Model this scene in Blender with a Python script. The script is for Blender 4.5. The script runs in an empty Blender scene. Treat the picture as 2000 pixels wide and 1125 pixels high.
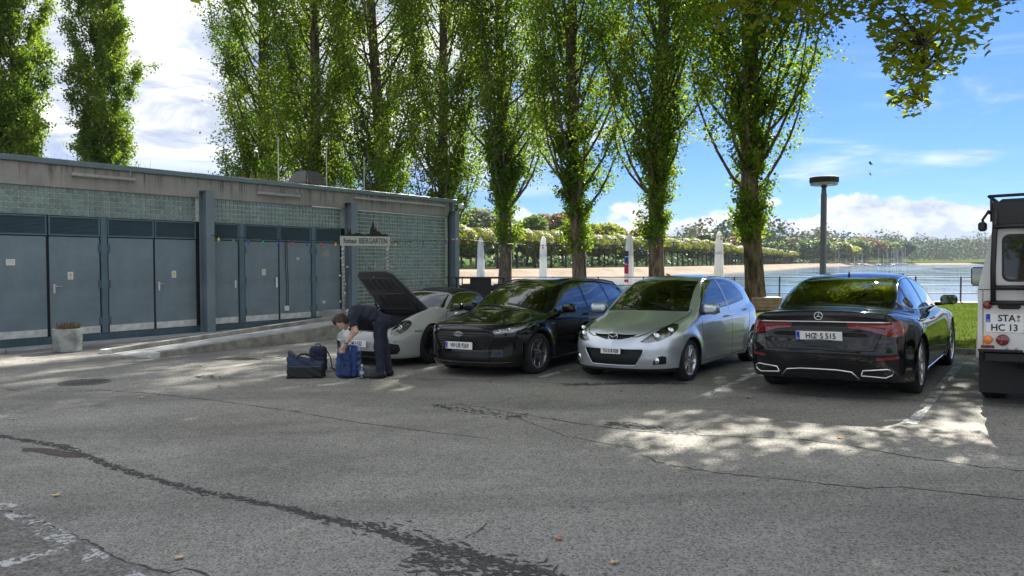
import bpy, bmesh, math, random
import numpy as np
from mathutils import Vector, Matrix
R = math.radians
scene = bpy.context.scene
# ---------------------------------------------------------------- camera
PXF, HOR, CAMH = 1490.0, 511.15, 1.63          # focal length in 2000-px-wide pixels, horizon row, eye height
cam_d = bpy.data.cameras.new('camera'); cam = bpy.data.objects.new('camera', cam_d)
scene.collection.objects.link(cam); scene.camera = cam
cam_d.sensor_width = 36.0; cam_d.lens = PXF / 2000 * 36.0
cam_d.clip_start = 0.05; cam_d.clip_end = 6000
PITCH = math.atan((562.5 - HOR) / PXF)
cam.location = (0, 0, CAMH); cam.rotation_euler = (math.pi / 2 - PITCH, 0, 0)
# ---------------------------------------------------------------- light
SUN_AZ, SUN_EL = 27.0, 36.5                    # degrees right of the view direction / above the horizon
world = bpy.data.worlds.new('World'); scene.world = world; world.use_nodes = True
wn, wl = world.node_tree.nodes, world.node_tree.links
wn.clear()
def wnode(t, **kw):
    n = wn.new(t)
    for k, v in kw.items(): setattr(n, k, v)
    return n
def wmath(op, a, b=None, clamp=False):
    n = wn.new('ShaderNodeMath'); n.operation = op; n.use_clamp = clamp
    for i, v in enumerate((a, b)):
        if v is None: continue
        if isinstance(v, (int, float)): n.inputs[i].default_value = v
        else: wl.new(v, n.inputs[i])
    return n.outputs[0]
def wmap(v, a, b, c, d, smooth=True):
    n = wn.new('ShaderNodeMapRange'); n.interpolation_type = 'SMOOTHSTEP' if smooth else 'LINEAR'
    wl.new(v, n.inputs[0])
    for i, q in enumerate((a, b, c, d)): n.inputs[i + 1].default_value = q
    return n.outputs[0]
def wnoise(vec, scale, detail=6, rough=0.55, dist=0.0):
    n = wn.new('ShaderNodeTexNoise'); n.inputs['Scale'].default_value = scale
    n.inputs['Detail'].default_value = detail; n.inputs['Roughness'].default_value = rough
    n.inputs['Distortion'].default_value = dist; wl.new(vec, n.inputs['Vector']); return n.outputs['Fac']
def wmix(f, a, b):
    n = wn.new('ShaderNodeMix'); n.data_type = 'RGBA'; n.clamp_factor = True
    if isinstance(f, (int, float)): n.inputs[0].default_value = f
    else: wl.new(f, n.inputs[0])
    for k, v in ((6, a), (7, b)):
        if isinstance(v, tuple): n.inputs[k].default_value = v
        else: wl.new(v, n.inputs[k])
    return n.outputs[2]
sky = wnode('ShaderNodeTexSky'); sky.sky_type = 'NISHITA'; sky.sun_disc = False
sky.sun_elevation = R(SUN_EL); sky.sun_rotation = R(SUN_AZ)
sky.altitude = 400; sky.air_density = 1.0; sky.dust_density = 0.4; sky.ozone_density = 3.0
tc = wnode('ShaderNodeTexCoord'); sep = wnode('ShaderNodeSeparateXYZ'); wl.new(tc.outputs['Generated'], sep.inputs[0])
dx, dy, dz = sep.outputs
hyp = wmath('SQRT', wmath('ADD', wmath('MULTIPLY', dx, dx), wmath('MULTIPLY', dy, dy)))
el = wmath('ARCTAN2', dz, hyp)                       # elevation, radians
az = wmath('ARCTAN2', dx, dy)                        # azimuth from +Y, radians
# layer of broken cloud overhead, seen on a plane; thicker to the left, thin to the right
inv = wmath('DIVIDE', 1.0, wmath('ADD', wmath('MAXIMUM', dz, 0.0), 0.13))
cmb = wnode('ShaderNodeCombineXYZ'); wl.new(wmath('MULTIPLY', dx, inv), cmb.inputs[0]); wl.new(wmath('MULTIPLY', dy, inv), cmb.inputs[1])
n1 = wnoise(cmb.outputs[0], 0.85, 8, 0.56, 0.5)
clear = wmap(wmath('ABSOLUTE', wmath('SUBTRACT', az, 0.62)), 0.30, 0.85, 1.0, 0.0)
cover = wmath('SUBTRACT', 0.17, wmath('MULTIPLY', clear, 0.27))
cov2 = wmap(wmath('ADD', n1, cover), 0.47, 0.62, 0.0, 1.0)
cov2 = wmath('MULTIPLY', cov2, wmap(el, 0.06, 0.16, 0.0, 1.0))
# streaks of high cloud
cs = wnode('ShaderNodeCombineXYZ'); wl.new(wmath('MULTIPLY', az, 2.0), cs.inputs[0]); wl.new(wmath('MULTIPLY', wmath('ADD', el, wmath('MULTIPLY', az, 0.06)), 26.0), cs.inputs[1])
n3 = wnoise(cs.outputs[0], 1.3, 5, 0.6, 0.4)
streak = wmath('MULTIPLY', wmap(n3, 0.5, 0.8, 0.0, 0.55), wmap(el, 0.05, 0.12, 0.0, 1.0))
# bank of cumulus along the horizon
cb = wnode('ShaderNodeCombineXYZ'); wl.new(az, cb.inputs[0]); wl.new(wmath('MULTIPLY', el, 1.7), cb.inputs[1])
n4 = wnoise(cb.outputs[0], 13.0, 10, 0.55, 0.1)
n4b = wnoise(cb.outputs[0], 3.2, 2, 0.5, 0.0)
topline = wmath('ADD', wmath('ADD', wmath('MULTIPLY', n4, 0.12), wmath('MULTIPLY', n4b, 0.12)), -0.050)
bank = wmap(wmath('SUBTRACT', topline, el), -0.004, 0.008, 0.0, 1.0)
n5 = wnoise(cb.outputs[0], 22.0, 8, 0.62, 0.3)
hgt = wmath('DIVIDE', el, wmath('MAXIMUM', topline, 0.02))
bshade = wmath('ADD', wmap(hgt, 0.30, 0.95, 0.05, 0.75), wmath('MULTIPLY', wmath('SUBTRACT', n5, 0.52), 3.4), clamp=True)
bankcol = wmix(bshade, (1.2, 1.45, 1.85, 1), (2.8, 2.8, 2.82, 1))
n2 = wnoise(cmb.outputs[0], 1.7, 7, 0.6, 0.6)
hicol = wmix(wmap(n2, 0.40, 0.60, 0.0, 1.0), (1.30, 1.48, 1.9, 1), (3.0, 3.0, 2.97, 1))
blue = wnode('ShaderNodeMix'); blue.data_type = 'RGBA'; blue.blend_type = 'MULTIPLY'; blue.inputs[0].default_value = 1.0
wl.new(sky.outputs[0], blue.inputs[6]); blue.inputs[7].default_value = (0.092, 0.162, 0.305, 1)
c0 = wmix(streak, blue.outputs[2], (2.0, 2.5, 3.0, 1))
c1 = wmix(cov2, c0, hicol)
c2 = wmix(bank, c1, bankcol)
bg = wnode('ShaderNodeBackground'); bg.inputs[1].default_value = 0.10
wl.new(c2, bg.inputs[0])
wo = wnode('ShaderNodeOutputWorld'); wl.new(bg.outputs[0], wo.inputs[0])
sun_d = bpy.data.lights.new('sun', 'SUN'); sun = bpy.data.objects.new('sun', sun_d); scene.collection.objects.link(sun)
sun_d.energy = 3.9; sun_d.angle = R(0.55); sun_d.color = (1.0, 0.95, 0.86)
sdir = Vector((math.sin(R(SUN_AZ)) * math.cos(R(SUN_EL)), math.cos(R(SUN_AZ)) * math.cos(R(SUN_EL)), math.sin(R(SUN_EL))))
sun.rotation_euler = sdir.to_track_quat('Z', 'Y').to_euler()
sun.location = (8, 10, 30)
vs = scene.view_settings
scene.display_settings.display_device = 'sRGB'
vs.view_transform = 'Standard'; vs.look = 'None'; vs.gamma = 1.0; vs.use_curve_mapping = False
vs.exposure = 2.15
scene.render.engine = 'CYCLES'
scene.cycles.use_denoising = True
scene.cycles.max_bounces = 8; scene.cycles.transparent_max_bounces = 16
scene.cycles.caustics_reflective = False; scene.cycles.caustics_refractive = False
scene.cycles.sample_clamp_indirect = 6.0
# ---------------------------------------------------------------- helpers
C = scene.collection
rng = np.random.default_rng(7)
random.seed(7)
def GZ(x, y):
    """height of the gently tilted car park (level towards the building)"""
    t = 0.026 * x - 0.0102 * y; k = 0.10; lo = -0.20
    h = min(1.0, max(0.0, 0.5 + 0.5 * (t - lo) / k)); t = lo + (t - lo) * h + k * h * (1 - h)
    hi = 0.16; h = min(1.0, max(0.0, 0.5 + 0.5 * (hi - t) / k)); return hi + (t - hi) * h - k * h * (1 - h)
def ground_at(px, py, lift=0.0):
    """survey: the ground point under photo pixel (px,py)"""
    z = 0.0
    c, s = math.cos(PITCH), math.sin(PITCH); a = (px - 1000) / PXF; b = (562.5 - py) / PXF
    d = Vector((a, c + b * s, -s + b * c))
    for _ in range(12):
        t = (z - CAMH) / d.z; z = GZ(d.x * t, d.y * t) + lift
    return Vector((d.x * t, d.y * t, z))
def stand(o, x, y, deg, lift=0.0):
    """put a thing on the sloping ground, its local +y pointing deg to the right of +Y"""
    e = 0.5; n = Vector((-(GZ(x + e, y) - GZ(x - e, y)) / (2 * e), -(GZ(x, y + e) - GZ(x, y - e)) / (2 * e), 1)).normalized()
    yv = Vector((math.sin(R(deg)), math.cos(R(deg)), 0)); yv = (yv - n * yv.dot(n)).normalized(); xv = yv.cross(n)
    M = Matrix((xv, yv, n)).transposed().to_4x4(); M.translation = (x, y, GZ(x, y) + lift); o.matrix_world = M; return o
U35 = Vector((math.sin(R(35.5)), math.cos(R(35.5)), 0)); V35 = Vector((math.cos(R(35.5)), -math.sin(R(35.5)), 0))
def ray_at(px, py, Y):
    c, s = math.cos(PITCH), math.sin(PITCH)
    a = (px - 1000) / PXF; b = (562.5 - py) / PXF
    d = Vector((a, c + b * s, -s + b * c)); t = Y / d.y
    return Vector((d.x * t, Y, CAMH + d.z * t))
def tag(o, label=None, cat=None, group=None, kind=None):
    if label: o['label'] = label
    if cat: o['category'] = cat
    if group: o['group'] = group
    if kind: o['kind'] = kind
    return o
def link(o, parent=None):
    C.objects.link(o)
    if parent is not None: o.parent = parent
    return o
def empty(name, loc=(0, 0, 0), rz=0.0, parent=None):
    o = bpy.data.objects.new(name, None); o.empty_display_size = 0.1
    o.location = loc; o.rotation_euler = (0, 0, rz); return link(o, parent)
def mesh_tris(name, V, F, N=None, smooth=True):
    V = np.asarray(V, np.float32); F = np.asarray(F, np.int32)
    me = bpy.data.meshes.new(name); k = F.shape[1]
    me.vertices.add(len(V)); me.vertices.foreach_set('co', V.ravel())
    me.loops.add(F.size); me.loops.foreach_set('vertex_index', F.ravel())
    me.polygons.add(len(F)); me.polygons.foreach_set('loop_start', np.arange(0, F.size, k, dtype=np.int32))
    me.polygons.foreach_set('loop_total', np.full(len(F), k, np.int32))
    me.polygons.foreach_set('use_smooth', np.full(len(F), bool(smooth)))
    me.update(calc_edges=True)
    if N is not None: me.normals_split_custom_set_from_vertices(np.asarray(N, np.float32))
    return me
def obj(name, me, m=None, parent=None):
    o = bpy.data.objects.new(name, me)
    if m is not None:
        if not me.materials: me.materials.append(m)
        elif me.materials[0] != m: o.material_slots[0].link = 'OBJECT'; o.material_slots[0].material = m
    return link(o, parent)
class MB:
    """collects simple shapes into one mesh"""
    def __init__(s): s.v = []; s.f = []
    def add(s, vs, fs):
        n = len(s.v); s.v += [tuple(v) for v in vs]; s.f += [tuple(i + n for i in f) for f in fs]; return s
    def box(s, lo, hi, M=None):
        x0, y0, z0 = lo; x1, y1, z1 = hi
        vs = [(x0,y0,z0),(x1,y0,z0),(x1,y1,z0),(x0,y1,z0),(x0,y0,z1),(x1,y0,z1),(x1,y1,z1),(x0,y1,z1)]
        if M is not None: vs = [M @ Vector(v) for v in vs]
        return s.add(vs, [(0,3,2,1),(4,5,6,7),(0,1,5,4),(1,2,6,5),(2,3,7,6),(3,0,4,7)])
    def bbox(s, lo, hi, b=0.01, M=None):
        """box with chamfered edges"""
        c = [(lo[i] + hi[i]) / 2 for i in range(3)]; h = [(hi[i] - lo[i]) / 2 for i in range(3)]
        b = min(b, min(h) * 0.9); n = len(s.v); vs = []; ids = {}
        for sx in (-1, 1):
            for sy in (-1, 1):
                for sz in (-1, 1):
                    sg = (sx, sy, sz)
                    for ax in range(3):
                        p = [c[i] + sg[i] * (h[i] if i == ax else h[i] - b) for i in range(3)]
                        ids[(sg, ax)] = len(vs); vs.append(p)
        fs = []
        for ax in range(3):
            u, w = (ax + 1) % 3, (ax + 2) % 3
            for sa in (-1, 1):
                q = []
                for su, sw in ((-1,-1),(1,-1),(1,1),(-1,1)):
                    sg = [0,0,0]; sg[ax] = sa; sg[u] = su; sg[w] = sw; q.append(ids[(tuple(sg), ax)])
                fs.append(q if sa > 0 else q[::-1])
        for ax in range(3):       # edges parallel to ax
            u, w = (ax + 1) % 3, (ax + 2) % 3
            for su in (-1, 1):
                for sw in (-1, 1):
                    a = [0,0,0]; a[u] = su; a[w] = sw; a[ax] = -1; bb = list(a); bb[ax] = 1
                    q = [ids[(tuple(a), u)], ids[(tuple(a), w)], ids[(tuple(bb), w)], ids[(tuple(bb), u)]]
                    fs.append(q if su * sw < 0 else q[::-1])
        for sx in (-1, 1):
            for sy in (-1, 1):
                for sz in (-1, 1):
                    q = [ids[((sx,sy,sz), 0)], ids[((sx,sy,sz), 1)], ids[((sx,sy,sz), 2)]]
                    fs.append(q if sx * sy * sz > 0 else q[::-1])
        if M is not None: vs = [M @ Vector(v) for v in vs]
        return s.add(vs, fs)
    def tube(s, pts, r, n=8, caps=True):
        pts = [Vector(p) for p in pts]; rs = r if isinstance(r, (list, tuple)) else [r] * len(pts)
        rings = []; up = None
        for i, p in enumerate(pts):
            d = (pts[min(i + 1, len(pts) - 1)] - pts[max(i - 1, 0)]).normalized()
            if up is None: up = Vector((0, 0, 1)) if abs(d.z) < 0.9 else Vector((1, 0, 0))
            a = d.cross(up).normalized(); up = a.cross(d).normalized()
            rings.append([p + (a * math.cos(2 * math.pi * k / n) + up * math.sin(2 * math.pi * k / n)) * rs[i] for k in range(n)])
        vs = [v for rg in rings for v in rg]; fs = []
        for i in range(len(pts) - 1):
            for k in range(n):
                k2 = (k + 1) % n; fs.append((i * n + k, i * n + k2, (i + 1) * n + k2, (i + 1) * n + k))
        if caps: fs.append(tuple(range(n))[::-1]); fs.append(tuple((len(pts) - 1) * n + k for k in range(n)))
        return s.add(vs, fs)
    def lathe(s, prof, n=24, M=None, axis='z', caps=True):
        vs = []; fs = []
        for (r, h) in prof:
            for k in range(n):
                a = 2 * math.pi * k / n; c_, s_ = r * math.cos(a), r * math.sin(a)
                vs.append((c_, s_, h) if axis == 'z' else (h, c_, s_) if axis == 'x' else (s_, h, c_))
        for i in range(len(prof) - 1):
            for k in range(n):
                k2 = (k + 1) % n; fs.append((i * n + k, i * n + k2, (i + 1) * n + k2, (i + 1) * n + k))
        if caps:
            if prof[0][0] > 1e-6: fs.append(tuple(range(n))[::-1])
            if prof[-1][0] > 1e-6: fs.append(tuple((len(prof) - 1) * n + k for k in range(n)))
        if M is not None: vs = [M @ Vector(v) for v in vs]
        return s.add(vs, fs)
    def prism(s, pts, z0, z1, M=None):
        n = len(pts); vs = [(p[0], p[1], z0) for p in pts] + [(p[0], p[1], z1) for p in pts]
        fs = [tuple(range(n))[::-1], tuple(range(n, 2 * n))] + [(i, (i + 1) % n, n + (i + 1) % n, n + i) for i in range(n)]
        if M is not None: vs = [M @ Vector(v) for v in vs]
        return s.add(vs, fs)
    def mesh(s, name, smooth=False):
        me = bpy.data.meshes.new(name); me.from_pydata(s.v, [], s.f)
        if smooth: me.polygons.foreach_set('use_smooth', np.full(len(me.polygons), True)); 
        me.update()
        if smooth == 'auto': me.set_sharp_from_angle(angle=R(38))
        return me
    def build(s, name, m=None, parent=None, smooth=False):
        return obj(name, s.mesh(name, smooth), m, parent)
def place(o, v=None, u=None, loc=None):
    return o
# ---------------------------------------------------------------- materials
MATS = {}
class NT:
    def __init__(s, name):
        s.m = bpy.data.materials.new(name); s.m.use_nodes = True; s.t = s.m.node_tree; s.n = s.t.nodes; s.l = s.t.links
        s.b = s.n['Principled BSDF']; s.out = s.n['Material Output']
    def node(s, t, **kw):
        n = s.n.new(t)
        for k, v in kw.items(): setattr(n, k, v)
        return n
    def put(s, sock, v):
        if hasattr(v, 'is_linked') or isinstance(v, bpy.types.NodeSocket): s.l.new(v, sock)
        else: sock.default_value = v
    def coord(s, kind='Object', scale=None):
        n = s.node('ShaderNodeTexCoord'); o = n.outputs[kind]
        if scale is not None:
            mp = s.node('ShaderNodeMapping'); mp.inputs['Scale'].default_value = scale; s.l.new(o, mp.inputs[0]); o = mp.outputs[0]
        return o
    def pos(s, scale=None):
        n = s.node('ShaderNodeNewGeometry'); o = n.outputs['Position']
        if scale is not None:
            mp = s.node('ShaderNodeMapping'); mp.inputs['Scale'].default_value = scale; s.l.new(o, mp.inputs[0]); o = mp.outputs[0]
        return o
    def noise(s, vec, scale, detail=4, rough=0.5, dist=0.0):
        n = s.node('ShaderNodeTexNoise'); s.l.new(vec, n.inputs['Vector'])
        n.inputs['Scale'].default_value = scale; n.inputs['Detail'].default_value = detail
        n.inputs['Roughness'].default_value = rough; n.inputs['Distortion'].default_value = dist; return n.outputs['Fac']
    def voro(s, vec, scale, feature='F1', out='Distance', rand=1.0):
        n = s.node('ShaderNodeTexVoronoi'); n.feature = feature; s.l.new(vec, n.inputs['Vector'])
        n.inputs['Scale'].default_value = scale; n.inputs['Randomness'].default_value = rand; return n.outputs[out]
    def math(s, op, a, b=None, clamp=False):
        n = s.node('ShaderNodeMath'); n.operation = op; n.use_clamp = clamp
        s.put(n.inputs[0], a)
        if b is not None: s.put(n.inputs[1], b)
        return n.outputs[0]
    def map(s, v, a, b, c=0.0, d=1.0, smooth=True):
        n = s.node('ShaderNodeMapRange'); n.interpolation_type = 'SMOOTHSTEP' if smooth else 'LINEAR'
        s.l.new(v, n.inputs[0])
        for i, q in enumerate((a, b, c, d)): n.inputs[i + 1].default_value = q
        return n.outputs[0]
    def mix(s, f, a, b, blend='MIX'):
        n = s.node('ShaderNodeMix'); n.data_type = 'RGBA'; n.blend_type = blend
        s.put(n.inputs[0], f)
        for k, v in ((6, a), (7, b)): s.put(n.inputs[k], v if not isinstance(v, tuple) or len(v) == 4 else (*v, 1))
        return n.outputs[2]
    def hsv(s, col, h=None, sat=None, val=None):
        n = s.node('ShaderNodeHueSaturation'); s.put(n.inputs['Color'], col)
        for k, v in (('Hue', h), ('Saturation', sat), ('Value', val)):
            if v is not None: s.put(n.inputs[k], v)
        return n.outputs[0]
    def ramp(s, v, stops):
        n = s.node('ShaderNodeValToRGB'); s.l.new(v, n.inputs[0]); e = n.color_ramp.elements
        while len(e) < len(stops): e.new(0.5)
        for i, (p, c) in enumerate(stops): e[i].position = p; e[i].color = (*c, 1)
        return n.outputs[0]
    def bump(s, h, strength=0.3, dist=0.01):
        n = s.node('ShaderNodeBump'); s.l.new(h, n.inputs['Height']); n.inputs['Strength'].default_value = strength
        n.inputs['Distance'].default_value = dist; s.l.new(n.outputs[0], s.b.inputs['Normal']); return n.outputs[0]
    def set(s, **kw):
        for k, v in kw.items():
            k2 = {'col': 'Base Color', 'rough': 'Roughness', 'metal': 'Metallic', 'coat': 'Coat Weight', 'coatr': 'Coat Roughness',
                  'spec': 'Specular IOR Level', 'trans': 'Transmission Weight', 'ior': 'IOR', 'alpha': 'Alpha', 'sheen': 'Sheen Weight',
                  'emit': 'Emission Color', 'estr': 'Emission Strength'}[k]
            if isinstance(v, tuple) and len(v) == 3: v = (*v, 1)
            s.put(s.b.inputs[k2], v)
        return s
def simple(name, col, rough=0.6, metal=0.0, var=0.12, vscale=8.0, bump=0.0, bscale=60.0, **kw):
    """plain surface with a little grain in colour and gloss"""
    if name in MATS: return MATS[name]
    t = NT(name); v = t.coord('Object')
    if var > 0:
        n = t.noise(v, vscale, 6, 0.6); f = t.map(n, 0.3, 0.7, 1 - var, 1 + var)
        t.set(col=t.hsv((*col, 1), val=f), rough=t.map(n, 0.3, 0.7, max(0.0, rough - 0.06), min(1, rough + 0.06)))
    else: t.set(col=col, rough=rough)
    t.set(metal=metal, **kw)
    if bump > 0: t.bump(t.noise(v, bscale, 5, 0.6), bump, 0.01)
    MATS[name] = t.m; return t.m
def paint(name, col, metal=0.0, rough=0.3, flake=0.0):
    if name in MATS: return MATS[name]
    t = NT(name); v = t.coord('Object')
    dust = t.noise(v, 3.0, 6, 0.6)
    c = t.mix(t.map(dust, 0.35, 0.8, 0.0, 0.05), (*col, 1), (0.25, 0.24, 0.22, 1))
    if flake: c = t.hsv(c, val=t.map(t.voro(v, 900.0), 0.0, 0.8, 1 - flake, 1 + flake, False))
    t.set(col=c, metal=metal, rough=rough, spec=0.5 if metal else 0.0, coat=1.0, coatr=t.map(dust, 0.3, 0.8, 0.015, 0.06))
    MATS[name] = t.m; return t.m
def glassmat(name, tint, refl=1.0):
    """thin tinted sheet: Fresnel reflection over a see-through tint"""
    if name in MATS: return MATS[name]
    t = NT(name); t.n.remove(t.b)
    tr = t.node('ShaderNodeBsdfTransparent'); tr.inputs[0].default_value = (*tint, 1)
    gl = t.node('ShaderNodeBsdfGlossy'); gl.inputs['Roughness'].default_value = 0.012; gl.inputs[0].default_value = (refl, refl, refl, 1)
    fr = t.node('ShaderNodeFresnel'); fr.inputs[0].default_value = 1.62
    f2 = t.math('MULTIPLY', fr.outputs[0], 1.7, clamp=True)
    mx = t.node('ShaderNodeMixShader'); t.l.new(f2, mx.inputs[0]); t.l.new(tr.outputs[0], mx.inputs[1]); t.l.new(gl.outputs[0], mx.inputs[2])
    t.l.new(mx.outputs[0], t.out.inputs[0]); MATS[name] = t.m; return t.m
def foliage(name, c1, c2, c3, trans=0.45, rough=0.5):
    """leaf: colour differs leaf by leaf, light passes through it"""
    if name in MATS: return MATS[name]
    t = NT(name)
    at = t.node('ShaderNodeAttribute'); at.attribute_name = 'tone'
    col = t.ramp(at.outputs['Fac'], [(0.0, c1), (0.5, c2), (1.0, c3)])
    t.set(col=col, rough=rough, spec=0.12)
    tl = t.node('ShaderNodeBsdfTranslucent'); t.l.new(t.hsv(col, h=0.502, sat=1.1, val=1.6), tl.inputs[0])
    mx = t.node('ShaderNodeMixShader'); mx.inputs[0].default_value = trans
    t.l.new(t.b.outputs[0], mx.inputs[1]); t.l.new(tl.outputs[0], mx.inputs[2]); t.l.new(mx.outputs[0], t.out.inputs[0])
    MATS[name] = t.m; return t.m
# ---------------------------------------------------------------- implicit surfaces
def smax(a, b, k):
    h = np.clip(0.5 + 0.5 * (a - b) / k, 0, 1); return b + (a - b) * h + k * h * (1 - h)
def smin(a, b, k): return -smax(-a, -b, k)
def spl(pts, smooth=0.0, n=1200):
    """smooth 1-D curve through points (monotone cubic), optionally blurred"""
    x = np.array([p[0] for p in pts], float); y = np.array([p[1] for p in pts], float)
    h = np.diff(x); d = np.diff(y) / h; m = np.zeros(len(x)); m[0], m[-1] = d[0], d[-1]
    for i in range(1, len(x) - 1):
        if d[i - 1] * d[i] > 0:
            w1, w2 = 2 * h[i] + h[i - 1], h[i] + 2 * h[i - 1]; m[i] = (w1 + w2) / (w1 / d[i - 1] + w2 / d[i])
    X = np.linspace(x[0], x[-1], n); j = np.clip(np.searchsorted(x, X) - 1, 0, len(h) - 1); t = (X - x[j]) / h[j]
    Y = ((1 + 2 * t) * (1 - t) ** 2) * y[j] + t * (1 - t) ** 2 * h[j] * m[j] + t * t * (3 - 2 * t) * y[j + 1] + t * t * (t - 1) * h[j] * m[j + 1]
    if smooth > 0:
        w = int(smooth / (X[1] - X[0])); 
        if w > 1:
            k = np.hanning(2 * w + 1); k /= k.sum()
            lo = Y[0] + (Y[0] - Y[1:w + 1][::-1]); hi = Y[-1] + (Y[-1] - Y[-w - 1:-1][::-1])
            Y = np.convolve(np.concatenate([lo, Y, hi]), k, 'valid')
    return lambda q: np.interp(q, X, Y)
def seg(P, a, b, ra, rb):
    """tapered capsule distance"""
    a = np.asarray(a, float); b = np.asarray(b, float); d = b - a; t = np.clip(((P - a) @ d) / (d @ d), 0, 1)
    return np.linalg.norm(P - a - t[..., None] * d, axis=-1) - (ra + (rb - ra) * t)
def ell(P, c, r):
    q = (P - np.asarray(c)) / np.asarray(r); k = np.linalg.norm(q, axis=-1); return (k - 1) * min(r)
def rbox(P, c, h, r):
    q = np.abs(P - np.asarray(c)) - (np.asarray(h) - r); return np.linalg.norm(np.maximum(q, 0), axis=-1) + np.minimum(q.max(axis=-1), 0) - r
def surface(f, lo, hi, h, iters=3):
    """surface nets of f=0 in a box, vertices pulled onto the true surface; returns V, F(tris), N"""
    lo = np.asarray(lo, float); hi = np.asarray(hi, float); n = np.ceil((hi - lo) / h).astype(int) + 1
    ax = [lo[i] + h * np.arange(n[i]) for i in range(3)]
    P = np.stack(np.meshgrid(*ax, indexing='ij'), -1); v = f(P).astype(np.float32); ins = v < 0
    acc = np.zeros((*(n - 1), 3)); cnt = np.zeros(tuple(n - 1)); corners = [(i, j, k) for i in (0, 1) for j in (0, 1) for k in (0, 1)]
    def cs(a, o): return a[o[0]:n[0] - 1 + o[0], o[1]:n[1] - 1 + o[1], o[2]:n[2] - 1 + o[2]]
    for a in range(3):
        for o in corners:
            if o[a]: continue
            o2 = list(o); o2[a] = 1; va, vb = cs(v, o), cs(v, o2); x = (va < 0) != (vb < 0)
            t = np.where(x, va / np.where(x, va - vb, 1), 0)
            for q in range(3): acc[..., q] += np.where(x, (o[q] + t) if q == a else o[q], 0)
            cnt += x
    act = cnt > 0; idx = -np.ones(act.shape, np.int64); idx[act] = np.arange(act.sum())
    V = lo + h * (np.argwhere(act) + acc[act] / cnt[act][:, None]); Q = []
    for a in range(3):
        b, c = (a + 1) % 3, (a + 2) % 3
        sl0 = [slice(None)] * 3; sl1 = [slice(None)] * 3; sl0[a] = slice(0, n[a] - 1); sl1[a] = slice(1, n[a])
        x = ins[tuple(sl0)] != ins[tuple(sl1)]
        e = np.argwhere(x); ok = (e[:, b] > 0) & (e[:, c] > 0) & (e[:, b] < n[b] - 1) & (e[:, c] < n[c] - 1); e = e[ok]
        if not len(e): continue
        fl = ins[tuple(e.T)]
        def at(db, dc):
            k = e.copy(); k[:, b] -= db; k[:, c] -= dc; return idx[tuple(k.T)]
        q = np.stack([at(1, 1), at(0, 1), at(0, 0), at(1, 0)], 1); q[~fl] = q[~fl][:, ::-1]; Q.append(q)
    Q = np.concatenate(Q); F = np.concatenate([Q[:, [0, 1, 2]], Q[:, [0, 2, 3]]])
    def grad(P):
        e = h * 0.12; g = np.empty_like(P)
        for a in range(3):
            d = np.zeros(3); d[a] = e; g[:, a] = (f(P + d) - f(P - d)) / (2 * e)
        return g
    for _ in range(iters):
        g = grad(V); s = f(V) / np.maximum((g * g).sum(1), 1e-3); V = V - np.clip(s[:, None] * g, -h * 0.5, h * 0.5)
    g = grad(V); N = g / np.maximum(np.linalg.norm(g, axis=1, keepdims=True), 1e-9)
    return V, F, N
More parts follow.
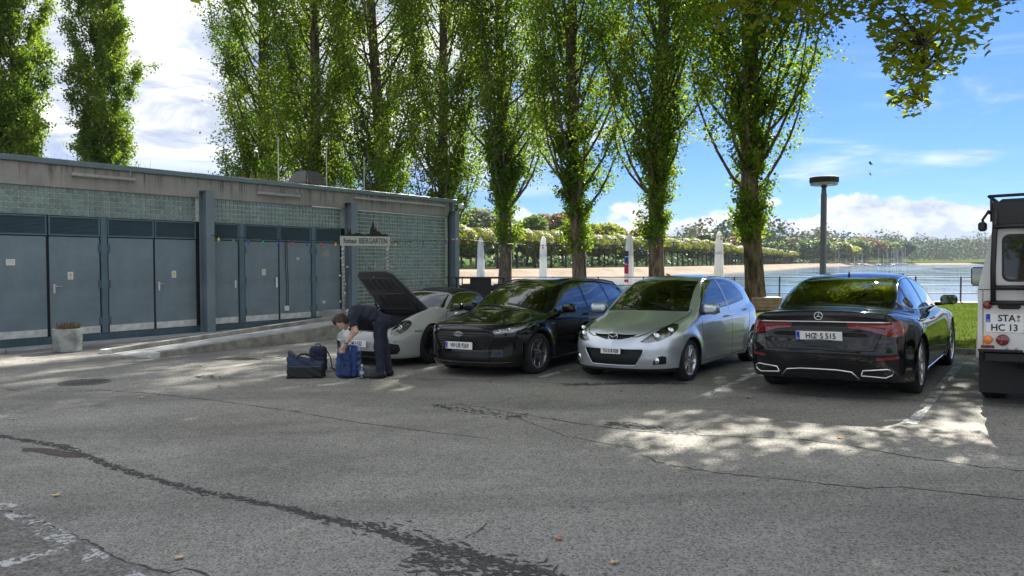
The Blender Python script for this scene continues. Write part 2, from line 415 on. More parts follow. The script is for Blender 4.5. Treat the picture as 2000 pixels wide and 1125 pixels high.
class TM:
    """triangle soup with normals that can be cut along scalar fields"""
    def __init__(s, V, F, N): s.V, s.F, s.N = V, F, N
    def cut(s, g):
        """returns (part where g<0, part where g>=0)"""
        val = g(s.V) if callable(g) else g
        val = np.where(np.abs(val) < 1e-7, 1e-7, val)
        V, N = list([s.V]), list([s.N]); nv = len(s.V); F = s.F; neg = val[F] < 0; c = neg.sum(1)
        fi, fo = [F[c == 3]], [F[c == 0]]; extraV, extraN, cache_n = [], [], 0
        for want in (1, 2):
            m = c == want
            if not m.any(): continue
            T = F[m]; ng = neg[m] if want == 1 else ~neg[m]
            k = ng.argmax(1); T = np.stack([T[np.arange(len(T)), (k + i) % 3] for i in range(3)], 1)   # lone vertex first
            A, B, D = T[:, 0], T[:, 1], T[:, 2]
            def ip(a, b):
                t = (val[a] / (val[a] - val[b]))[:, None]; return s.V[a] + t * (s.V[b] - s.V[a]), s.N[a] + t * (s.N[b] - s.N[a])
            p, pn = ip(A, B); q, qn = ip(A, D); ip0 = nv + cache_n + np.arange(len(T)); iq0 = ip0 + len(T); cache_n += 2 * len(T)
            extraV += [p, q]; extraN += [pn, qn]
            lone = np.stack([A, ip0, iq0], 1); rest = np.concatenate([np.stack([ip0, B, D], 1), np.stack([ip0, D, iq0], 1)])
            (fi if want == 1 else fo).append(lone); (fo if want == 1 else fi).append(rest)
        VV = np.concatenate([s.V] + extraV); NN = np.concatenate([s.N] + extraN)
        return TM(VV, np.concatenate(fi), NN).clean(), TM(VV, np.concatenate(fo), NN).clean()
    def clean(s):
        u, inv = np.unique(s.F, return_inverse=True); return TM(s.V[u], inv.reshape(-1, 3), s.N[u])
    def sel(s, mask):
        return TM(s.V, s.F[mask], s.N).clean(), TM(s.V, s.F[~mask], s.N).clean()
    def cen(s): return s.V[s.F].mean(1)
    def off(s, d): 
        n = s.N / np.maximum(np.linalg.norm(s.N, axis=1, keepdims=True), 1e-9); return TM(s.V + n * d, s.F, s.N)
    def weld(s, tol=2e-5):
        key = np.round(s.V / tol).astype(np.int64); u, first, inv = np.unique(key, axis=0, return_index=True, return_inverse=True)
        F = inv.reshape(-1)[s.F]; ok = (F[:, 0] != F[:, 1]) & (F[:, 1] != F[:, 2]) & (F[:, 0] != F[:, 2]); return TM(s.V[first], F[ok], s.N[first])
    def rim(s):
        w = s.weld(); e = np.concatenate([w.F[:, [0, 1]], w.F[:, [1, 2]], w.F[:, [2, 0]]]); k = np.sort(e, 1)
        u, first, cn = np.unique(k, axis=0, return_index=True, return_counts=True); return w, e[first[cn == 1]]
    def recess(s, d, vec=None):
        """push inwards by d (or along vec) and close the step with side walls"""
        w, e = s.rim(); nn = w.N / np.maximum(np.linalg.norm(w.N, axis=1, keepdims=True), 1e-9)
        sh = -nn * d if vec is None else np.broadcast_to(np.asarray(vec), w.V.shape); V2 = w.V + sh
        n = len(w.V); a, b = e[:, 0], e[:, 1]; n1 = np.cross(w.V[b] - w.V[a], sh[a]); n1 /= np.maximum(np.linalg.norm(n1, axis=1, keepdims=True), 1e-9)
        wallV = np.concatenate([w.V[a], w.V[b], V2[b], V2[a]]); m = len(a); i = np.arange(m)
        wf = np.concatenate([np.stack([i, i + m, i + 2 * m], 1), np.stack([i, i + 2 * m, i + 3 * m], 1)]) + n
        return TM(np.concatenate([V2, wallV]), np.concatenate([w.F, wf]), np.concatenate([w.N, np.tile(n1, (4, 1))]))
    def obj(s, name, m, parent=None):
        N = s.N / np.maximum(np.linalg.norm(s.N, axis=1, keepdims=True), 1e-9)
        return obj(name, mesh_tris(name, s.V, s.F, N), m, parent)
def poly2(pts, r=0.0):
    """signed distance to a polygon (rounded by r)"""
    pts = np.asarray(pts, float); n = len(pts)
    def g(x, y):
        p = np.stack([x, y], -1); d = np.full(p.shape[:-1], 1e9); sgn = np.ones(p.shape[:-1])
        for i in range(n):
            a, b = pts[i], pts[i - 1]; e = b - a; w = p - a; t = np.clip((w @ e) / (e @ e), 0, 1)
            d = np.minimum(d, ((w - t[..., None] * e) ** 2).sum(-1))
            c1 = p[..., 1] >= a[1]; c2 = p[..., 1] < b[1]; c3 = e[0] * w[..., 1] > e[1] * w[..., 0]
            flip = (c1 & c2 & c3) | (~c1 & ~c2 & ~c3); sgn = np.where(flip, -sgn, sgn)
        return sgn * np.sqrt(d) - r
    return g
def line2(pts):
    """distance to an open polyline"""
    pts = np.asarray(pts, float)
    def g(x, y):
        p = np.stack([x, y], -1); d = np.full(p.shape[:-1], 1e9)
        for a, b in zip(pts[:-1], pts[1:]):
            e = b - a; w = p - a; t = np.clip((w @ e) / (e @ e), 0, 1); d = np.minimum(d, ((w - t[..., None] * e) ** 2).sum(-1))
        return np.sqrt(d)
    return g
FONT = None
def text_mesh(txt, size, thick=0.0, sx=1.0, bold=0.0):
    cu = bpy.data.curves.new('txt', 'FONT'); cu.body = txt; cu.size = size; cu.align_x = 'CENTER'; cu.align_y = 'CENTER'
    cu.extrude = thick / 2; cu.offset = bold; cu.resolution_u = 3
    o = bpy.data.objects.new('txt', cu); C.objects.link(o)
    dg = bpy.context.evaluated_depsgraph_get(); dg.update(); me = bpy.data.meshes.new_from_object(o.evaluated_get(dg))
    bpy.data.objects.remove(o); bpy.data.curves.remove(cu)
    if sx != 1.0: me.transform(Matrix.Diagonal((sx, 1, 1, 1)))
    me.materials.clear(); return me
# ---------------------------------------------------------------- ground, paths, water
WATER = -1.6
def asphalt():
    t = NT('asphalt'); p = t.pos()
    big = t.noise(p, 0.35, 5, 0.6, 0.4); mid = t.noise(p, 2.2, 6, 0.65); fine = t.noise(p, 55.0, 3, 0.7)
    ag = t.voro(p, 85.0, 'F1', 'Color'); sepc = t.node('ShaderNodeSeparateColor'); t.l.new(ag, sepc.inputs[0]); agd = t.voro(p, 85.0, 'F1', 'Distance')
    ag2 = t.voro(p, 38.0, 'F1', 'Color'); sep2 = t.node('ShaderNodeSeparateColor'); t.l.new(ag2, sep2.inputs[0]); ag2d = t.voro(p, 38.0, 'F1', 'Distance')
    base = t.mix(t.map(big, 0.3, 0.7), (0.252, 0.241, 0.214, 1), (0.322, 0.308, 0.276, 1))
    base = t.mix(t.map(mid, 0.35, 0.75, 0.0, 0.35), base, (0.185, 0.183, 0.175, 1))
    base = t.hsv(base, val=t.map(sepc.outputs[0], 0.0, 1.0, 0.74, 1.28, False))
    stone = t.math('MULTIPLY', t.map(sep2.outputs[1], 0.80, 0.92), t.map(ag2d, 0.30, 0.16))
    base = t.mix(t.math('MULTIPLY', stone, 0.5), base, (0.36, 0.35, 0.33, 1))
    pit = t.math('MULTIPLY', t.map(sepc.outputs[1], 0.74, 0.9), 0.55); base = t.mix(pit, base, (0.03, 0.03, 0.031, 1))
    lane = t.noise(t.pos((0.35, 0.9, 1.0)), 0.5, 5, 0.65, 0.6); base = t.hsv(base, val=t.map(lane, 0.32, 0.68, 0.78, 1.20))
    oil = t.noise(p, 0.9, 3, 0.5, 0.8); base = t.mix(t.map(oil, 0.62, 0.78, 0.0, 0.5), base, (0.11, 0.11, 0.108, 1))
    t.set(col=base, rough=t.map(fine, 0.3, 0.7, 0.82, 0.96), spec=0.15)
    h = t.math('ADD', t.math('MULTIPLY', agd, -0.6), t.math('MULTIPLY', fine, 0.5)); t.bump(h, 0.75, 0.006); return t.m
M_ASPH = asphalt()
def sheet(name, xs, ys, zf, m, parent=None, kind='structure'):
    V = [(x, y, zf(x, y)) for y in ys for x in xs]; nx = len(xs)
    F = [(j * nx + i, j * nx + i + 1, (j + 1) * nx + i + 1, (j + 1) * nx + i) for j in range(len(ys) - 1) for i in range(nx - 1)]
    o = obj(name, mesh_tris(name, V, F), m, parent); tag(o, kind=kind) if parent is None else None; return o
QUAY = 27.6
sheet('car_park', list(np.linspace(-45, 45, 91)), list(np.linspace(-40, QUAY, 69)), GZ, M_ASPH)
# worn paint: broken patches of thermoplastic, ragged at the edges
def worn_paint(lim=0.50):
    t = NT('worn_white_paint'); p = t.pos(); n = t.noise(p, 26.0, 5, 0.7); n2 = t.noise(p, 3.5, 3, 0.6)
    t.set(col=t.mix(t.map(n, 0.35, 0.65, 0.0, 0.5), (0.62, 0.62, 0.59, 1), (0.34, 0.34, 0.33, 1)), rough=0.75)
    tr = t.node('ShaderNodeBsdfTransparent'); mx = t.node('ShaderNodeMixShader')
    t.l.new(t.map(t.math('ADD', t.math('MULTIPLY', n, 0.6), t.math('MULTIPLY', n2, 0.5)), lim, lim + 0.07), mx.inputs[0])
    t.l.new(tr.outputs[0], mx.inputs[1]); t.l.new(t.b.outputs[0], mx.inputs[2]); t.l.new(mx.outputs[0], t.out.inputs[0]); return t.m
M_PAINT = worn_paint(); M_PAINT2 = worn_paint(0.565)
def strip_on_ground(name, pts, w, m, lift=0.004, jag=0.0, step=0.15, wvar=0.0, label=None):
    pts = [Vector((p[0], p[1], 0)) for p in pts]; dense = [pts[0]]
    for a, b in zip(pts[:-1], pts[1:]):
        k = max(1, int((b - a).length / step))
        for i in range(1, k + 1):
            q = a.lerp(b, i / k)
            if jag: q = q + Vector((random.gauss(0, jag), random.gauss(0, jag), 0))
            dense.append(q)
    vs = []; fs = []
    for i, q in enumerate(dense):
        d = (dense[min(i + 1, len(dense) - 1)] - dense[max(i - 1, 0)]).normalized(); nrm = Vector((-d.y, d.x, 0))
        ww = w / 2 * (1 + random.uniform(-wvar, wvar)) 
        if wvar and (i == 0 or i == len(dense) - 1): ww = 0.002
        for sg in (-1, 1): r = q + nrm * ww * sg; vs.append((r.x, r.y, GZ(r.x, r.y) + lift))
    for i in range(len(dense) - 1): fs.append((2 * i, 2 * i + 1, 2 * i + 3, 2 * i + 2))
    o = MB().add(vs, fs).build(name, m); return tag(o, kind='structure')
G = lambda x, y: ground_at(x, y)
def stall(px0, px1, name='parking_line', w=0.11, extend=0.0, m=None):
    a, b = G(*px0), G(*px1); d = (b - a).normalized(); return strip_on_ground(name, [a, b + d * extend], w, m or M_PAINT)
stall((1780, 828), (1872, 714)); stall((1376, 773), (1474, 731), extend=1.5); stall((1056, 737), (1112, 722), extend=2.0); stall((820, 723), (880, 711), extend=2.0)
stall((635, 700), (690, 694), extend=1.0)
stall((0, 1105), (135, 1068), w=0.13, m=M_PAINT2); strip_on_ground('parking_line', [G(0, 985), G(130, 1060), G(245, 1125), G(330, 1180)], 0.14, M_PAINT2)
strip_on_ground('parking_line', [G(1725, 822), G(1800, 820)], 0.07, M_PAINT); strip_on_ground('parking_line', [G(0, 801), G(14, 801)], 0.12, M_PAINT)
strip_on_ground('parking_line', [G(505, 695), G(560, 700)], 0.09, M_PAINT)
# cracks and tar seams
M_CRACK = simple('crack_dirt', (0.065, 0.063, 0.060), 0.95, var=0.4, vscale=20)
M_SEAM = simple('tar_seam', (0.045, 0.044, 0.042), 0.85, var=0.4, vscale=14)
def crack(pxs, w=0.02, jag=0.010, wvar=0.7, m=None): return strip_on_ground('pavement_crack', [G(*p) for p in pxs], w * 0.72, m or M_CRACK, 0.0035, jag, 0.06, wvar)
crack([(0, 757), (40, 766), (120, 764), (200, 762), (290, 768), (420, 782), (560, 802), (700, 826), (860, 846), (960, 857)], 0.018)
crack([(880, 786), (1000, 806), (1120, 826), (1240, 842), (1400, 852), (1560, 858), (1660, 870), (1760, 890), (1900, 910), (2010, 921)], 0.020)
crack([(1250, 888), (1300, 908), (1420, 926), (1560, 940), (1690, 954), (1760, 952), (1860, 962), (2010, 978)], 0.018)
crack([(730, 738), (860, 742), (1000, 745), (1160, 752), (1330, 748), (1480, 762), (1600, 774), (1800, 782), (2000, 797)], 0.024)
crack([(1000, 812), (1100, 850), (1190, 868), (1260, 880)], 0.012)
crack([(0, 995), (60, 1010), (150, 1048), (250, 1098), (330, 1118), (362, 1110), (400, 1122), (440, 1135)], 0.020)
crack([(1090, 1040), (1130, 1060), (1155, 1072), (1170, 1090)], 0.008) if False else None
crack([(965, 1013), (935, 1035), (905, 1055)], 0.010); crack([(950, 1022), (925, 1048)], 0.007)
# the long ravelled joint: a spine with crumbled slivers to either side
def ravelled(pxs, n, spread, name='ravelled_joint'):
    pts = [G(*p) for p in pxs]; seglen = [(b - a).length for a, b in zip(pts[:-1], pts[1:])]; tot = sum(seglen); vs = []; fs = []; rr = random.Random(3)
    for i in range(n):
        q = rr.random() * tot; k = 0
        while k < len(seglen) - 1 and q > seglen[k]: q -= seglen[k]; k += 1
        d = (pts[k + 1] - pts[k]).normalized(); nrm = Vector((-d.y, d.x, 0)); c = pts[k].lerp(pts[k + 1], q / seglen[k]) + nrm * rr.gauss(0.0, spread) * (0.5 + rr.random())
        ang = rr.gauss(0, 0.5); a = d * math.cos(ang) + nrm * math.sin(ang); b = Vector((-a.y, a.x, 0)); l = rr.uniform(0.012, 0.06); w = rr.uniform(0.004, 0.013); o = len(vs)
        for (s_, t_) in ((-1, 0), (-0.3, -1), (0.6, -0.7), (1, 0.1), (0.3, 1), (-0.5, 0.6)):
            r = c + a * l * s_ * rr.uniform(0.7, 1.2) + b * w * t_ * rr.uniform(0.6, 1.3); vs.append((r.x, r.y, GZ(r.x, r.y) + 0.003 + 0.0012 * rr.random()))
        fs.append(tuple(range(o, o + 6)))
    return tag(MB().add(vs, fs).build(name, M_CRACK), kind='structure')
ravelled([(-20, 848), (120, 872), (230, 915), (370, 955), (520, 985), (640, 1015), (760, 1045), (880, 1075), (1000, 1105), (1100, 1130)], 950, 0.026)
ravelled([(700, 1020), (800, 1050), (900, 1078), (1060, 1118)], 150, 0.06)
ravelled([(800, 1085), (900, 1105), (1000, 1125), (1050, 1140)], 240, 0.09)
ravelled([(840, 790), (940, 805), (1020, 815)], 160, 0.08); ravelled([(1180, 825), (1280, 838), (1360, 846)], 170, 0.06)
ravelled([(1100, 752), (1250, 748), (1340, 750)], 300, 0.06); ravelled([(380, 735), (440, 740)], 90, 0.08)
strip_on_ground('patched_asphalt', [G(45, 875), G(165, 893)], 0.16, simple('patch', (0.10, 0.075, 0.062), 0.9, var=0.35, vscale=18, bump=0.5, bscale=80), 0.003, 0.01, 0.12, 0.12)
strip_on_ground('damp_stain', [G(405, 703), G(450, 700), G(520, 702)], 0.30, M_SEAM, 0.003, 0.05, 0.2, 0.5)
# older, darker surface of the bay at lower left
def old_asphalt():
    t = NT('old_asphalt'); p = t.pos(); n = t.noise(p, 4.0, 6, 0.7); f_ = t.voro(p, 60.0, 'F1', 'Color'); sp = t.node('ShaderNodeSeparateColor'); t.l.new(f_, sp.inputs[0])
    t.set(col=t.hsv(t.mix(t.map(n, 0.35, 0.65), (0.16, 0.156, 0.143, 1), (0.215, 0.205, 0.185, 1)), val=t.map(sp.outputs[0], 0.0, 1.0, 0.6, 1.4, False)), rough=0.95, spec=0.1); t.bump(t.math('ADD', n, sp.outputs[0]), 0.6, 0.006); return t.m
pv = [G(-60, 980), G(60, 1012), G(150, 1050), G(250, 1100), G(330, 1122), G(420, 1140), G(300, 1300), G(-200, 1300)]
tag(MB().add([(q.x, q.y, GZ(q.x, q.y) + 0.0018) for q in pv], [tuple(range(len(pv)))]).build('old_asphalt_bay', old_asphalt()), kind='structure')
# manhole
mh = stand(empty('manhole_cover'), *G(165, 747)[:2], 0); tag(mh, 'round cast iron manhole cover set in the asphalt near the planter', 'manhole')
M_IRON = simple('cast_iron', (0.12, 0.115, 0.105), 0.6, metal=0.4, var=0.3, vscale=20, bump=0.4, bscale=50)
MB().lathe([(0.36, -0.02), (0.36, 0.004), (0.345, 0.008), (0.32, 0.008), (0.318, -0.02)], 40, caps=False).build('ring', M_IRON, mh)
b = MB(); b.lathe([(0.0, 0.004), (0.308, 0.004), (0.312, -0.02)], 40, caps=False)
for i in range(-5, 6):
    for j in range(-5, 6):
        if i * i + j * j < 26: b.box((i * 0.052 - 0.015, j * 0.052 - 0.015, 0.002), (i * 0.052 + 0.015, j * 0.052 + 0.015, 0.008))
b.build('lid', M_IRON, mh)
# ---- kerb and lawn at the heads of the stalls
def PQ(p, q): return V35 * p + U35 * q
KQ = 14.95
M_KERB = simple('kerb_stone', (0.20, 0.195, 0.185), 0.85, var=0.3, vscale=9, bump=0.35, bscale=40)
kerb = tag(empty('kerb'), kind='structure')
kme = {}
for i in range(26):
    p = -10.5 + i * 1.0; c = PQ(p + 0.5, KQ); h = 0.09 + 0.004 * (i % 3)
    if i % 3 not in kme: kme[i % 3] = MB().bbox((-0.496, -0.07, -0.2), (0.496, 0.07, h), 0.012).mesh('kerb_stone')
    o = obj('kerb_stone', kme[i % 3], M_KERB, kerb); o.location = (c.x, c.y, GZ(c.x, c.y)); o.rotation_euler = (0, 0, -R(35.5))
def soil():
    t = NT('lawn_soil'); p = t.pos(); n = t.noise(p, 1.2, 5, 0.6); n2 = t.noise(p, 30, 4, 0.6)
    t.set(col=t.hsv(t.mix(t.map(n, 0.35, 0.7), (0.055, 0.085, 0.018, 1), (0.095, 0.115, 0.030, 1)), val=t.map(n2, 0.3, 0.7, 0.7, 1.2)), rough=0.95, spec=0.0); t.bump(n2, 0.6, 0.03); return t.m
lawn_pts = []
M_SOIL = soil()
def in_lawn(x, y):
    q = x * U35.x + y * U35.y; p = x * V35.x + y * V35.y; return q > KQ + 0.08 and y < QUAY - 0.9 and p > -13.5
V = []; F = []; xs = np.arange(-6, 40, 0.5); idm = {}
for j, y in enumerate(np.arange(0, QUAY, 0.5)):
    for i, x in enumerate(xs):
        if in_lawn(x, y) or in_lawn(x + 0.5, y) and in_lawn(x + 0.5, y + 0.5):
            q = x * U35.x + y * U35.y
            if q < KQ + 0.08: continue
            o = len(V); V += [(x, y, GZ(x, y) + 0.05), (x + 0.5, y, GZ(x + 0.5, y) + 0.05), (x + 0.5, y + 0.5, GZ(x + 0.5, y + 0.5) + 0.05), (x, y + 0.5, GZ(x, y + 0.5) + 0.05)]; F.append((o, o + 1, o + 2, o + 3))
tag(obj('lawn', mesh_tris('lawn', V, F, smooth=False), M_SOIL), kind='structure')
n = 150000; gx = rng.uniform(-4, 30, n); gy = rng.uniform(3, QUAY - 1, n); q = gx * U35.x + gy * U35.y; p = gx * V35.x + gy * V35.y
ok = (q > KQ + 0.08) & (p > -6.5) & (gx / gy < 0.78); gx, gy = gx[ok], gy[ok]; n = len(gx)
gz = np.array([GZ(a, b_) for a, b_ in zip(gx, gy)]) + 0.045; hh = rng.uniform(0.03, 0.075, n); an = rng.uniform(0, 6.28, n); w = rng.uniform(0.004, 0.008, n) * 1.6; le = rng.normal(0, 0.025, (n, 2))
B0 = np.stack([gx - np.cos(an) * w, gy - np.sin(an) * w, gz], 1); B1 = np.stack([gx + np.cos(an) * w, gy + np.sin(an) * w, gz], 1); TT = np.stack([gx + le[:, 0], gy + le[:, 1], gz + hh], 1)
VV = np.stack([B0, B1, TT], 1).reshape(-1, 3); me = mesh_tris('grass', VV, np.arange(3 * n).reshape(-1, 3), smooth=False)
at = me.attributes.new('tone', 'FLOAT', 'POINT'); at.data.foreach_set('value', np.repeat(rng.uniform(0, 1, n), 3).astype(np.float32))
tag(obj('grass', me, foliage('grass_blade', (0.045, 0.085, 0.012), (0.075, 0.125, 0.018), (0.13, 0.15, 0.03), 0.3)), 'short mown grass of the lawn beyond the kerb', 'grass', kind='stuff')
# ---- quay edge, railing
M_CONC = simple('concrete', (0.30, 0.29, 0.27), 0.85, var=0.25, vscale=3, bump=0.25, bscale=30)
b = MB(); b.bbox((-45, QUAY - 0.9, -0.6), (60, QUAY, 0.20), 0.03); tag(b.build('quay_edge', M_CONC), kind='structure')
tag(MB().box((-45, QUAY - 0.02, WATER - 1.5), (60, QUAY + 0.25, -0.1)).build('quay_wall', M_CONC), kind='structure')
rail = empty('railing', (0, QUAY - 0.35, 0.20)); tag(rail, 'dark metal railing with three bars along the lake edge', 'railing')
M_RAIL = simple('railing_iron', (0.085, 0.082, 0.08), 0.5, metal=0.5, var=0.3, vscale=8)
pm = MB().bbox((-0.022, -0.022, -0.02), (0.022, 0.022, 0.90), 0.004).mesh('post')
for i in range(34):
    o = obj('post', pm, M_RAIL, rail); o.location = (-11.5 + 1.62 * i, 0, 0)
for z in (0.30, 0.58, 0.88): MB().tube([(-13, 0, z), (43.5, 0, z)], 0.016, 8).build('bar', M_RAIL, rail, True)
# ---- the lake
def water():
    t = NT('lake_water'); p = t.pos((1.0, 0.28, 1.0)); n1 = t.noise(p, 0.9, 5, 0.6); n2 = t.noise(p, 0.06, 4, 0.6); n3 = t.noise(p, 0.011, 3, 0.5)
    t.set(col=t.mix(t.map(n3, 0.42, 0.58), (0.045, 0.105, 0.175, 1), (0.075, 0.145, 0.22, 1)), rough=t.map(n2, 0.35, 0.65, 0.05, 0.14), spec=0.10, ior=1.33)  # blue sky mirrored by the waves is put into this base colour
    h = t.math('ADD', t.math('MULTIPLY', n1, 0.25), t.math('MULTIPLY', n2, 2.2)); t.bump(h, 0.14, 0.10); return t.m
tag(MB().add([(-900, QUAY + 0.2, WATER), (2600, QUAY + 0.2, WATER), (2600, 3500, WATER), (-900, 3500, WATER)], [(0, 1, 2, 3)]).build('lake', water()), kind='structure')
# far land: beach slope rising to a flat top, following the curved shore
SH = [(-160, 30), (-70, 48), (-30, 74), (-2, 108), (22, 142), (62, 205), (120, 320), (205, 500), (330, 690), (620, 950), (1000, 1180), (1700, 1350), (2600, 1500)]
def sh_in(i, d):
    a, b_ = Vector(SH[max(0, i - 1)]), Vector(SH[min(len(SH) - 1, i + 1)]); t = (b_ - a).normalized(); nn = Vector((-t.y, t.x)); return Vector(SH[i]) + nn * d
V = []; F = []; rows = [(-3, WATER - 1.0), (3, WATER + 0.05), (9, -0.7), (11, 0.15), (14, 0.36), (60, 0.6), (260, 1.2), (900, 2.0)]
for i in range(len(SH)):
    for d, z in rows:
        q = sh_in(i, d * (1 if i < 9 else 1.6)); V.append((q.x, q.y, z))
m_ = len(rows)
for i in range(len(SH) - 1):
    for k in range(m_ - 1): F.append((i * m_ + k, (i + 1) * m_ + k, (i + 1) * m_ + k + 1, i * m_ + k + 1))
def beach():
    t = NT('gravel_beach'); p = t.pos(); n = t.noise(p, 0.15, 6, 0.65); n2 = t.noise(p, 3, 4, 0.6); sp = t.node('ShaderNodeSeparateXYZ'); t.l.new(p, sp.inputs[0])
    c = t.mix(t.map(n, 0.35, 0.65), (0.24, 0.195, 0.155, 1), (0.31, 0.26, 0.215, 1)); c = t.mix(t.map(sp.outputs[2], 0.30, 0.42), c, (0.040, 0.055, 0.020, 1))
    c = t.mix(t.map(sp.outputs[2], -1.25, -1.5, 0.0, 0.7), c, (0.16, 0.15, 0.11, 1)); t.set(col=t.hsv(c, val=t.map(n2, 0.3, 0.7, 0.85, 1.12)), rough=0.95, spec=0.0); return t.m
tag(obj('far_shore', mesh_tris('far_shore', V, F, smooth=False), beach()), kind='structure')
# ---------------------------------------------------------------- flat-roofed service building
WA = 35.8; W0 = Vector((-10.58, 15.77, 0)); WD = Vector((math.sin(R(WA)), math.cos(R(WA)), 0)); WLEN = 14.5
bld = empty('service_building', (W0.x, W0.y, 0), R(90 - WA))       # local x along the wall, local y into the building
tag(bld, 'flat roofed service building with blue grey steel doors and concrete fascia', 'building')
def sx(px):
    """place along the wall of a photo column"""
    k = (px - 1000) / PXF; return (k * W0.y - W0.x) / (WD.x - k * WD.y)
def steel(name, c):
    t = NT(name); v = t.coord('Object'); n = t.noise(v, 1.4, 6, 0.62); sc = t.noise(t.coord('Object', (14, 14, 1.0)), 2.0, 4, 0.6); n2 = t.noise(v, 40, 3)
    col = t.hsv((*c, 1), val=t.map(n, 0.3, 0.72, 0.84, 1.16)); col = t.mix(t.map(sc, 0.56, 0.78, 0.0, 0.4), col, (0.25, 0.28, 0.29, 1))
    t.set(col=col, rough=t.map(n, 0.3, 0.7, 0.30, 0.48), spec=0.5); t.bump(t.math('ADD', t.noise(v, 2.2, 2), t.math('MULTIPLY', n2, 0.03)), 0.12, 0.03); return t.m
M_STEEL = steel('blue_grey_steel', (0.165, 0.214, 0.243)); M_STEELD = steel('dark_blue_steel', (0.055, 0.098, 0.125)); M_FRAME = steel('frame_steel', (0.088, 0.142, 0.172))
def fascia_mat():
    t = NT('stained_concrete'); v = t.coord('Object'); n = t.noise(v, 1.1, 6, 0.65); st = t.noise(t.coord('Object', (3.2, 3.2, 0.16)), 2.6, 5, 0.7); n3 = t.noise(v, 35, 4); sp = t.node('ShaderNodeSeparateXYZ'); t.l.new(v, sp.inputs[0])
    c = t.mix(t.map(n, 0.3, 0.7), (0.25, 0.235, 0.21, 1), (0.36, 0.34, 0.31, 1)); drip = t.math('MULTIPLY', t.map(st, 0.48, 0.66), t.map(sp.outputs[2], 3.28, 3.66, 0.25, 1.0))
    c = t.mix(t.math('MULTIPLY', drip, 0.85), c, (0.045, 0.043, 0.04, 1)); c = t.mix(t.math('MULTIPLY', t.map(n3, 0.55, 0.7), 0.25), c, (0.35, 0.34, 0.32, 1))
    t.set(col=c, rough=0.88); t.bump(n3, 0.25, 0.01); return t.m
M_FASCIA = fascia_mat(); M_COPE = steel('coping_metal', (0.13, 0.175, 0.19))
M_KICK = simple('kick_plate', (0.60, 0.60, 0.58), 0.42, metal=0.2, var=0.2, vscale=5); M_HANDLE = simple('brushed_handle', (0.66, 0.66, 0.65), 0.3, metal=0.9, var=0.1)
M_SIGNW = simple('notice_white', (0.74, 0.73, 0.70), 0.5, var=0.06); M_YEL = simple('warning_yellow', (0.70, 0.50, 0.03), 0.5, var=0.05); M_MORTAR = simple('mortar', (0.62, 0.70, 0.60), 0.8, var=0.2, vscale=20)
X0, X1, DEP = -6.6, WLEN, 7.0
Zg, Zd, Zl, Zt, Zf, Zc = -0.20, 2.19, 2.65, 3.25, 3.74, 3.865
MB().box((X0, 0.16, Zg - 0.3), (X1 - 0.02, DEP, Zf - 0.05)).build('core_wall', M_MORTAR, bld)
MB().bbox((X0, 0.0, Zt), (X1 + 0.05, 0.14, Zf), 0.01).build('fascia', M_FASCIA, bld)
MB().bbox((X1 - 0.10, 0.14, Zt), (X1 + 0.05, DEP, Zf), 0.01).build('side_fascia', M_FASCIA, bld)
MB().bbox((X0, -0.07, Zf), (X1 + 0.12, 0.30, Zc), 0.012).build('coping', M_COPE, bld); MB().bbox((X1 - 0.25, 0.30, Zf), (X1 + 0.12, DEP, Zc), 0.012).build('side_coping', M_COPE, bld)
MB().box((X0, 0.30, Zf - 0.02), (X1 - 0.25, DEP, Zc - 0.06)).build('roof', simple('roof_substrate', (0.12, 0.105, 0.07), 0.95, var=0.35, vscale=6), bld)
MB().bbox((X0, 0.03, Zg - 0.2), (X1 + 0.02, 0.16, -0.005), 0.008).build('plinth', M_STEELD, bld)
# columns
cols = [sx(-190), sx(399), sx(680), sx(881)]
for i, s_ in enumerate(cols):
    w = 0.115; b = MB(); b.bbox((s_ - w, -0.30, Zg - 0.2), (s_ + w, -0.285, 3.42), 0.003); b.bbox((s_ - w, 0.0, Zg - 0.2), (s_ + w, 0.02, 3.42), 0.003); b.bbox((s_ - 0.008, -0.285, Zg - 0.2), (s_ + 0.008, 0.0, 3.42), 0.002)
    b.box((s_ - w, -0.30, 3.42), (s_ + w, 0.0, 3.43)); b.build('column', M_STEEL, bld)
